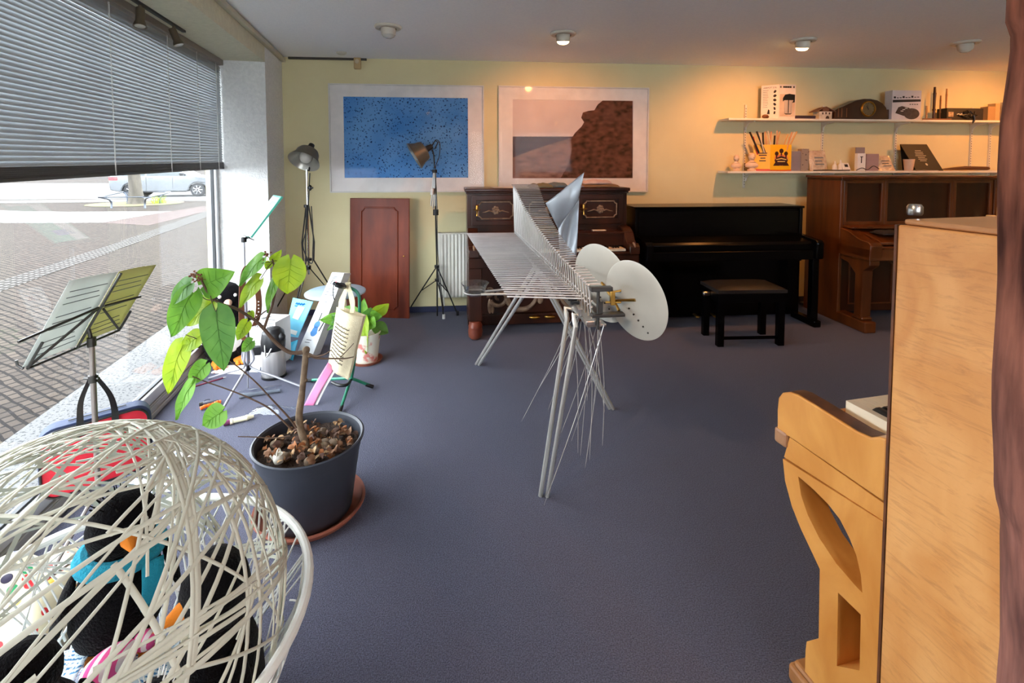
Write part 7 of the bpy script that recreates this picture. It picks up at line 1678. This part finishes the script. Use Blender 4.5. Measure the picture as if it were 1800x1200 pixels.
for z, x0_, x1_ in ((0.66, 0.15, 0.72), (0.58, 0.22, 0.70), (0.47, 0.32, 0.62), (0.37, 0.25, 0.65)): mb.boxf(kk + nb * 0.002 + ub * wb * (1 - x1_ - 0.1) + V((0, 0, hh * z)), ub * wb * (x1_ - x0_), nb * 0.0006, V((0, 0, 0.010)))
mb.build('lettering', m_brn, t, smooth=0)
stk = [(1334, 233, 'w'), (1324, 240, 'r'), (1318, 232, 'd'), (1330, 231, 'd'), (1341, 233, 'd'), (1345, 231, 'p'), (1350, 230, 'w'), (1356, 231, 'p'), (1362, 238, 'd'), (1366, 229, 'p'), (1371, 231, 't'), (1385, 236, 't'), (1392, 232, 'p'), (1397, 232, 'w'), (1401, 231, 't'), (1388, 240, 't')]
sm = {'w': mat('stick_white', (222, 204, 180), 0.5), 'r': mat('stick_red', (196, 60, 50), 0.5), 'd': mat('stick_dark', (38, 28, 24), 0.5), 'p': mat('stick_pink_wood', (214, 156, 112), 0.5), 't': mat('stick_tan', (206, 158, 96), 0.5)}
for k, (px, py, c_) in enumerate(stk):
    q = (k + 0.5) / len(stk); b_ = kk + ua * wa * (0.12 + 0.76 * q) + ub * wb * (0.25 + 0.5 * ((k * 5) % 3) / 2) + V((0, 0, 0.02))
    e_ = aty(px, py, b_.y - 0.02); mb = MB(); mb.tube([b_.lerp(e_, 0.45), e_], 0.0065 if c_ != 'd' else 0.009, 7)
    lbl = {'w': 'whitish', 'r': 'red', 'd': 'black', 'p': 'pinkish wooden', 't': 'tan wooden'}[c_]
    tag(mb.build('stick', sm[c_], at=tuple(b_)), lbl + ' stick standing in the yellow tin' + (', at its left side' if k < 5 else ', at its right side' if k > 10 else ', in its middle'), 'stick', lbl + ' sticks in the yellow tin, ' + ('left' if k < 5 else 'right' if k > 10 else 'middle'))
t, a, w, up = wbox('grey_notebook', 'grey notebook standing right behind the yellow tin', 'book', 1390, 1408, LZ, 0.16, 0.02, 0.20, mat('grey_cover', (128, 122, 132), 0.6), tilt=0.0)
mb = MB(); mb.boxf(a + BU * 0.002 - BN * 0.003 + V((0, 0, 0.2)), BU * (w - 0.004), -BN * 0.014, V((0, 0, 0.001))); mb.build('page_block', m_paper, t, smooth=0)
t, a, w, up = wbox('grey_box', 'slim grey box with dark marks between the notebook and the shiny packet', 'box', 1408, 1421, LZ, 0.17, 0.06, 0.225, mat('grey_box_card', (140, 126, 116), 0.6, col2=(60, 46, 42), scale=30, lo=0.6, hi=0.64))
m_foil = mat('shiny_wrap', (224, 206, 186), 0.18, 0.25, col2=(196, 170, 148), scale=24, bump=0.7, bscale=60, coat=0.6)
def packet(label, px0, px1, off, h, lean=0.25, name='shiny_packet'):
    a, b = at_shelf(px0, LZ, off), at_shelf(px1, LZ, off); w = (b - a).length; up = (V((0, 0, 1)) - BN * lean).normalized()
    t = thing(name, label, 'packet', tuple((a + b) / 2)); mb = MB()
    fn = lambda s_: (lambda i, j: a + BU * w * i + up * h * j + BN * s_ * (0.022 * math.sin(PI * i) * math.sin(PI * j) + 0.006 * noise.noise(V((i * 9, j * 9, px0)))))
    mb.grid(fn(1), 16, 16); mb.grid(fn(-0.6), 8, 8); mb.build('wrapper', m_foil, t, smooth=50)
    mb = MB()
    for k in range(3): mb.boxf(a + BU * w * 0.25 + up * h * (0.3 + 0.16 * k) + BN * 0.026, BU * w * (0.5 - 0.1 * (k % 2)), BN * 0.0006, up * 0.012)
    mb.build('lettering', m_greyink, t, smooth=0)
packet('shiny transparent packet leaning on the wall right of the slim grey box', 1424, 1455, 0.16, 0.215)
c = at_shelf(1444, LZ, 0.17)
for px, h, lb in ((1467, 0.10, 'small white nozzle bottle, left one of the two by the white tag'), (1477, 0.115, 'small white nozzle bottle nearest the white tag')):
    c = at_shelf(px, LZ, 0.15); t = thing('glue_bottle', lb, 'bottle', tuple(c)); mb = MB(); mb.lathe([(0.0, 0), (0.022, 0), (0.023, h * 0.5), (0.012, h * 0.66), (0.0, h * 0.66)], c, n=18, cap=False); mb.build('bottle_body', m_white, t, smooth=40)
    mb = MB(); mb.lathe([(0.010, h * 0.64), (0.011, h * 0.74), (0.004, h), (0.0, h)], c, n=14, cap=False); mb.build('nozzle', m_white, t, smooth=40)
t, a, w, up = wbox('white_tag', 'white packet with a black patch leaning by the small white bottles', 'packet', 1484, 1496, LZ, 0.20, 0.012, 0.09, m_paper, tilt=0.5)
mb = MB(); mb.boxf(a + BU * w * 0.3 + up * 0.045 + BN * 0.0008, BU * w * 0.5, BN * 0.0006, up * 0.03); mb.build('black_patch', m_ink, t, smooth=0)
t, a, w, up = wbox('card_display', 'narrow white card box with grey top flap on the lower shelf', 'box', 1507, 1521, LZ, 0.19, 0.04, 0.18, m_paper)
mb = MB(); mb.boxf(a + V((0, 0, 0.18)) - BN * 0.03, BU * w * 1.15, -BN * 0.006, V((0, 0, 0.062))); mb.build('flap', mat('grey_flap', (140, 126, 130), 0.6), t, smooth=0)
mb = MB(); mb.boxf(a + BN * 0.0008 + BU * w * 0.4 + V((0, 0, 0.08)), BU * w * 0.12, BN * 0.0006, V((0, 0, 0.06))); mb.boxf(a + BN * 0.0008 + BU * w * 0.3 + V((0, 0, 0.14)), BU * w * 0.35, BN * 0.0006, V((0, 0, 0.008))); mb.build('printed_mark', m_ink, t, smooth=0)
t, a, w, up = wbox('mauve_box', 'mauve grey box right of the white card box on the lower shelf', 'box', 1522, 1544, LZ, 0.16, 0.06, 0.175, mat('mauve_card', (160, 136, 140), 0.6))
mb = MB(); c0 = at_shelf(1505, LZ, 0.205); c1 = at_shelf(1545, LZ, 0.205)
mb.tube(spline([c0 + V((0, 0, 0.006)), c0.lerp(c1, 0.25) + V((0, 0, 0.03)), c0.lerp(c1, 0.5) + V((0, 0, 0.012)), c0.lerp(c1, 0.75) + V((0, 0, 0.05)), c1 + V((0, 0, 0.02))]), 0.004, 6); tag(mb.build('black_string', m_black, at=tuple(c0)), 'dark string lying before the white card box and mauve box', 'string')
packet('shiny packet leaning at the wall left of the black folder', 1546, 1574, 0.16, 0.18, 0.55)
c = at_shelf(1597, LZ, 0.18); t = thing('paper_cup', 'pale paper cup in front of the black folder', 'cup', tuple(c)); mb = MB(); mb.lathe([(0.0, 0.0), (0.036, 0.0), (0.05, 0.12), (0.048, 0.12), (0.034, 0.004), (0.0, 0.004)], c, n=24, cap=False); mb.build('cup_wall', mat('pale_paper_cup', (216, 180, 150), 0.7), t, smooth=40)
# black folder leaning
a, b = at_shelf(1611, LZ, 0.20), at_shelf(1655, LZ, 0.18); w = (b - a).length; up = (V((0, 0, 1)) - BN * 0.42 - BU * 0.30).normalized(); ur = (BU - up * BU.dot(up) * 0.0).normalized()
t = thing('black_folder', 'black folder with small pale lettering leaning open on the lower shelf', 'folder', tuple((a + b) / 2)); nrm = ur.cross(up).normalized()
if nrm.dot(BN) < 0: nrm = -nrm
mb = MB(); mb.boxf(a, ur * w, up * 0.315, -nrm * 0.006); mb.boxf(a - BN * 0.16, ur * w, V((0.0, 0.0, 0)) + (a + up * 0.315 - (a - BN * 0.16)), -nrm * 0.004) ; mb.build('cover', mat('black_folder_card', (16, 16, 14), 0.6), t, smooth=0)
mb = MB()
for k, (x0_, x1_) in enumerate(((0.40, 0.62), (0.36, 0.66), (0.34, 0.64), (0.30, 0.70), (0.36, 0.62), (0.34, 0.66), (0.36, 0.60))): mb.boxf(a + nrm * 0.0006 + ur * w * x0_ + up * (0.235 - 0.02 * k), ur * w * (x1_ - x0_), nrm * 0.0005, up * 0.005)
mb.prism([(0.012 * math.cos(q), 0.014 * math.sin(q)) for q in [2 * PI * k / 12 for k in range(12)]], a + nrm * 0.0006 + ur * w * 0.52 + up * 0.075, ur, up, nrm * 0.0005); mb.build('lettering', mat('pale_print', (196, 188, 166), 0.6), t, smooth=0)
# flat things at the right of the lower shelf
for k, (p0, p1, off, m, lb) in enumerate(((1600, 1650, 0.2, m_paper, 'white sheet lying under the black folder'), (1662, 1720, 0.2, mat('tan_paper', (206, 170, 116), 0.8), 'tan sheet lying on the right of the lower shelf'), (1722, 1762, 0.19, m_paper, 'white sheet at the right end of the lower shelf'))):
    a, b = at_shelf(p0, LZ, off), at_shelf(p1, LZ, off); mb = MB(); w = (b - a).length
    mb.grid(lambda i, j: a + BU * w * i - BN * 0.15 * j + V((0, 0, 0.003 + 0.006 * abs(noise.noise(V((i * 3, j * 3, k)))))), 8, 6); tag(mb.build('loose_paper', m, at=tuple(a), smooth=50, thick=0.002), lb, 'paper')
a, b = at_shelf(1655, LZ, 0.15), at_shelf(1738, LZ, 0.17); mb = MB()
mb.tube([a + V((0, 0, 0.014)), a.lerp(b, 0.2) + V((0, 0, 0.02)), a.lerp(b, 0.5) + V((0, 0, 0.028)), a.lerp(b, 0.95) + V((0, 0, 0.024)), b + V((0, 0, 0.024))], [0.005, 0.013, 0.02, 0.02, 0.014], 10); tag(mb.build('dark_case', mat('dark_brown_case', (84, 52, 30), 0.6), at=tuple(a)), 'long dark brown soft case lying on the right of the lower shelf', 'case')
a, b = at_shelf(1430, LZ, 0.21), at_shelf(1494, LZ, 0.215); mb = MB(); mb.tube([a + V((0, 0, 0.006)), a.lerp(b, 0.35) + V((0, 0, 0.008)), a.lerp(b, 0.7) + V((0, 0, 0.006)), b + V((0, 0, 0.008))], 0.0055, 8); tag(mb.build('dark_rod', mat('dark_rod_paint', (44, 42, 34), 0.5), at=tuple(a)), 'thin dark rod along the front edge of the lower shelf', 'rod')

# ---------------- on the carved piano
P, ux, uy, uz = local((-0.40, 4.34, 0), math.radians(7))
TZ = 1.2535
for x, y, sx_, sy_, h, m, lb, nm, ct in ((0.68, 0.10, 0.22, 0.18, 0.038, mat('olive_cloth', (112, 108, 84), 0.95), 'folded olive cloth at the middle of the carved piano lid', 'folded_cloth', 'cloth'), (0.84, 0.13, 0.19, 0.16, 0.045, mat('blue_grey_cloth', (96, 112, 120), 0.95), 'folded blue grey cloth on the carved piano lid behind the bent metal sheet', 'folded_cloth', 'cloth'), (1.20, 0.12, 0.42, 0.22, 0.036, mat('tan_cloth', (128, 100, 74), 0.95, col2=(108, 86, 62), scale=10), 'wide folded tan cloth on the right of the carved piano lid', 'folded_cloth', 'cloth'), (1.02, 0.05, 0.10, 0.10, 0.03, mat('violet_white_cloth', (190, 180, 190), 0.9, col2=(90, 80, 100), scale=30), 'small crumpled violet and white cloth beside the bent metal sheet', 'crumpled_cloth', 'cloth')):
    cloth_heap(nm, lb, ct, tuple(P(x, y, TZ)), sx_, sy_, h, m, math.radians(7), int(x * 10))
cloth_heap('folded_shirt', 'pinkish white folded cloth lying on top of the wide tan cloth', 'cloth', tuple(P(1.21, 0.12, TZ + 0.030)), 0.26, 0.18, 0.042, mat('pinkish_cloth', (206, 184, 176), 0.95, col2=(180, 152, 146), scale=10), math.radians(7), 12)
for k, (x, y, w, d, rz, lb) in enumerate(((0.34, 0.1, 0.22, 0.14, 0.1, 'white sheet lying on the left of the carved piano lid'), (0.52, 0.12, 0.2, 0.14, -0.2, 'white sheet lying left of the olive cloth on the carved piano'))):
    flat_sheet('loose_sheet', lb, P(x, y, TZ + 0.001), w, d, rz + math.radians(7), m_paper, 'paper', None, 0.004, k)
mb = MB(); c = P(1.13, -0.10, 0.868); mb.boxf(c, ux * 0.12, uy * 0.06, uz * 0.003); tag(mb.build('white_card', m_paper, at=tuple(c), smooth=0), 'small white card lying on the right of the carved piano music shelf', 'card')
# ================================================================== seen through the window: tree, guard, car
ST = atz(240, 358, OZ)
m_trunk = mat('tree_bark', (86, 80, 72), 0.95, col2=(60, 56, 50), scale=6, stretch=(1, 1, 0.3), bump=0.8, bscale=8)
t = thing('street_tree', 'grey street tree trunk inside a metal guard across the cobbled square', 'tree', tuple(ST))
mb = MB(); mb.tube([ST + V((0, 0, -0.05)), ST + V((0.0, 0, 0.15)), ST + V((-0.02, 0, 0.6)), ST + V((-0.08, 0, 1.6)), ST + V((-0.1, 0.05, 3.0)), ST + V((0.0, 0.1, 5.0))], [0.36, 0.27, 0.22, 0.20, 0.18, 0.13], 16); mb.build('trunk', m_trunk, t)
mb = MB()
for k in range(9):
    a = k * 2.4; b = ST + V((-0.1, 0.05, 2.8 + 0.25 * k)); mb.tube([b, b + V((math.cos(a), math.sin(a), 0.7)) * 0.9, b + V((math.cos(a), math.sin(a), 0.9)) * 2.0], [0.07, 0.04, 0.012], 7)
mb.build('bare_branch', m_trunk, t)
sb = MB(); n = 28
sb.add([ST + V((0, 0, OZ + 0.12 + 0.015))] + [ST + V((1.65 * math.cos(2 * PI * k / n), 1.5 * math.sin(2 * PI * k / n), 0.012)) for k in range(n)], [(0, 1 + k, 1 + (k + 1) % n) for k in range(n)])
struct('ground_bed', sb, mat('tree_soil', (70, 54, 42), 1.0, col2=(80, 82, 36), scale=1.6, lo=0.42, hi=0.52), smooth=0)
m_guard = mat('guard_steel', (92, 98, 108), 0.5, 0.6)
t = thing('tree_guard', 'low bent steel tube guard around the street tree', 'railing', tuple(ST + V((0, 0, 0.0))))
GC = [atz(196, 366, OZ), atz(255, 366, OZ), atz(282, 357.5, OZ), atz(224, 357.5, OZ)]
GT = []
for k, g in enumerate(GC):
    o = (g - ST); o.z = 0; o = o * 0.42; top = g + o + V((0, 0, 0.46)); GT.append(top)
    mb = MB(); mb.tube(spline([V((g.x, g.y, OZ)), V((g.x, g.y, OZ + 0.22)), g + o * 0.3 + V((0, 0, 0.36)), top], 5), 0.032, 8); mb.build('post', m_guard, t)
mb = MB(); mb.tube(GT, 0.032, 8, closed=True); mb.build('top_rail', m_guard, t)
mb = MB()
tf = thing('grass_tuft', 'small green tuft growing at the foot of the street tree', 'weed', tuple(ST + V((0.8, 0.1, 0))))
for k in range(40):
    b = ST + V((0.8 + r5.uniform(-.25, .25), 0.1 + r5.uniform(-.2, .2), 0.0)); mb.tube([b, b + V((r5.uniform(-.06, .06), r5.uniform(-.06, .06), 0.16)), b + V((r5.uniform(-.15, .15), r5.uniform(-.1, .1), r5.uniform(.2, .34)))], [0.012, 0.008, 0.002], 4)
g_ = mb.build('blades', LG[1], tf); tag(g_, kind='stuff')
# car, side on: nose to the right
W1, W2 = atz(231, 347.5, OZ), atz(347.5, 345.5, OZ)
cu = V((W2.x - W1.x, W2.y - W1.y, 0)); WB = cu.length; cu.normalize(); cn = V((-cu.y, cu.x, 0)); cn = cn if cn.y > 0 else -cn
k_ = WB / 2.62; CO = V((W1.x, W1.y, OZ + 0.008))
t = thing('parked_car', 'silver hatchback car parked side on across the street behind the tree', 'car', tuple(CO + cu * WB / 2))
m_car = mat('silver_car_paint', (104, 108, 112), 0.25, 0.5, coat=0.8); m_cgl = mat('car_glass', (44, 56, 58), 0.08, coat=0.5); m_tyre = mat('tyre', (32, 32, 34), 0.8); m_alloy = mat('alloy_wheel', (170, 172, 176), 0.3, 0.8)
def cx(p): return [(a * k_, b * k_) for a, b in p]
body = [(-0.80, 0.34), (-0.42, 0.26)] + [(0.36 * math.cos(q) , 0.31 + 0.36 * math.sin(q)) for q in [PI - PI * k / 10 for k in range(11)]] + [(0.5, 0.22), (2.12, 0.22)] + [(2.62 + 0.36 * math.cos(q), 0.31 + 0.36 * math.sin(q)) for q in [PI - PI * k / 10 for k in range(11)]] + [(3.12, 0.28), (3.42, 0.34), (3.46, 0.58), (3.38, 0.76), (3.0, 0.90), (2.35, 0.98), (1.62, 1.38), (1.1, 1.47), (0.2, 1.46), (-0.45, 1.36), (-0.72, 1.02), (-0.82, 0.92), (-0.84, 0.6)]
mb = MB(); mb.prism(cx(body), CO, cu, V((0, 0, 1)), cn * 1.76 * k_); mb.build('car_body', m_car, t, smooth=30, bevel=0.04)
for o_, d_ in ((-0.006, -1), (1.766, 1)):
    mb = MB()
    for pts in ([(0.62, 0.98), (2.18, 0.98), (1.58, 1.32), (1.08, 1.39), (0.62, 1.39)], [(-0.38, 0.99), (0.54, 0.98), (0.54, 1.39), (0.2, 1.39), (-0.22, 1.33)]):
        mb.prism(cx(pts), CO + cn * o_ * k_, cu, V((0, 0, 1)), cn * 0.004 * d_)
    mb.build('side_window', m_cgl, t, smooth=0)
for wx in (0.0, 2.62):
    for o_ in (0.02, 1.56):
        c = CO + cu * wx * k_ + cn * o_ * k_ + V((0, 0, 0.315 * k_)); mb = MB(); mb.lathe([(0.20 * k_, 0), (0.30 * k_, 0.0), (0.315 * k_, 0.03), (0.315 * k_, 0.17), (0.30 * k_, 0.19), (0.0, 0.19)], c, cn, 32); w_ = mb.build('wheel', m_tyre, t, smooth=40)
        mb = MB(); mb.lathe([(0.0, 0.02), (0.05 * k_, 0.0), (0.19 * k_, 0.01), (0.205 * k_, -0.004), (0.21 * k_, 0.01)], c, cn, 28, cap=False)
        for q in range(7):
            a = 2 * PI * q / 7; d = cu * math.cos(a) + V((0, 0, math.sin(a))); mb.tube([c - cn * 0.012 + d * 0.04 * k_, c - cn * 0.012 + d * 0.2 * k_], 0.022 * k_, 6)
        mb.build('wheel_rim', m_alloy, w_)
mb = MB(); mb.boxf(CO + cu * -0.835 * k_ + cn * -0.006 + V((0, 0, 0.78 * k_)), cu * 0.34 * k_, cn * 0.2, V((0, 0, 0.17 * k_))); mb.build('tail_lamp', mat('red_lamp', (190, 30, 34), 0.2, coat=0.6), t, smooth=0, bevel=0.02)
mb = MB(); mb.boxf(CO + cu * 1.95 * k_ - cn * 0.17 + V((0, 0, 0.98 * k_)), cu * 0.2, cn * 0.17, V((0, 0, 0.13))); mb.build('door_mirror', m_black, t, smooth=0, bevel=0.03)
mb = MB()
for x in (0.58, 1.62): mb.boxf(CO + cu * x * k_ - cn * 0.004 + V((0, 0, 0.28 * k_)), cu * 0.012, cn * 0.004, V((0, 0, 0.66 * k_)))
mb.boxf(CO + cu * 0.4 * k_ - cn * 0.006 + V((0, 0, 0.24 * k_)), cu * 1.8 * k_, cn * 0.006, V((0, 0, 0.05)))
mb.build('door_seam', m_black, t, smooth=0)
for x in (0.66, 1.3): 
    mb = MB(); mb.boxf(CO + cu * x * k_ - cn * 0.02 + V((0, 0, 0.86 * k_)), cu * 0.2, cn * 0.02, V((0, 0, 0.03))); mb.build('door_handle', m_car, t, smooth=0, bevel=0.008)
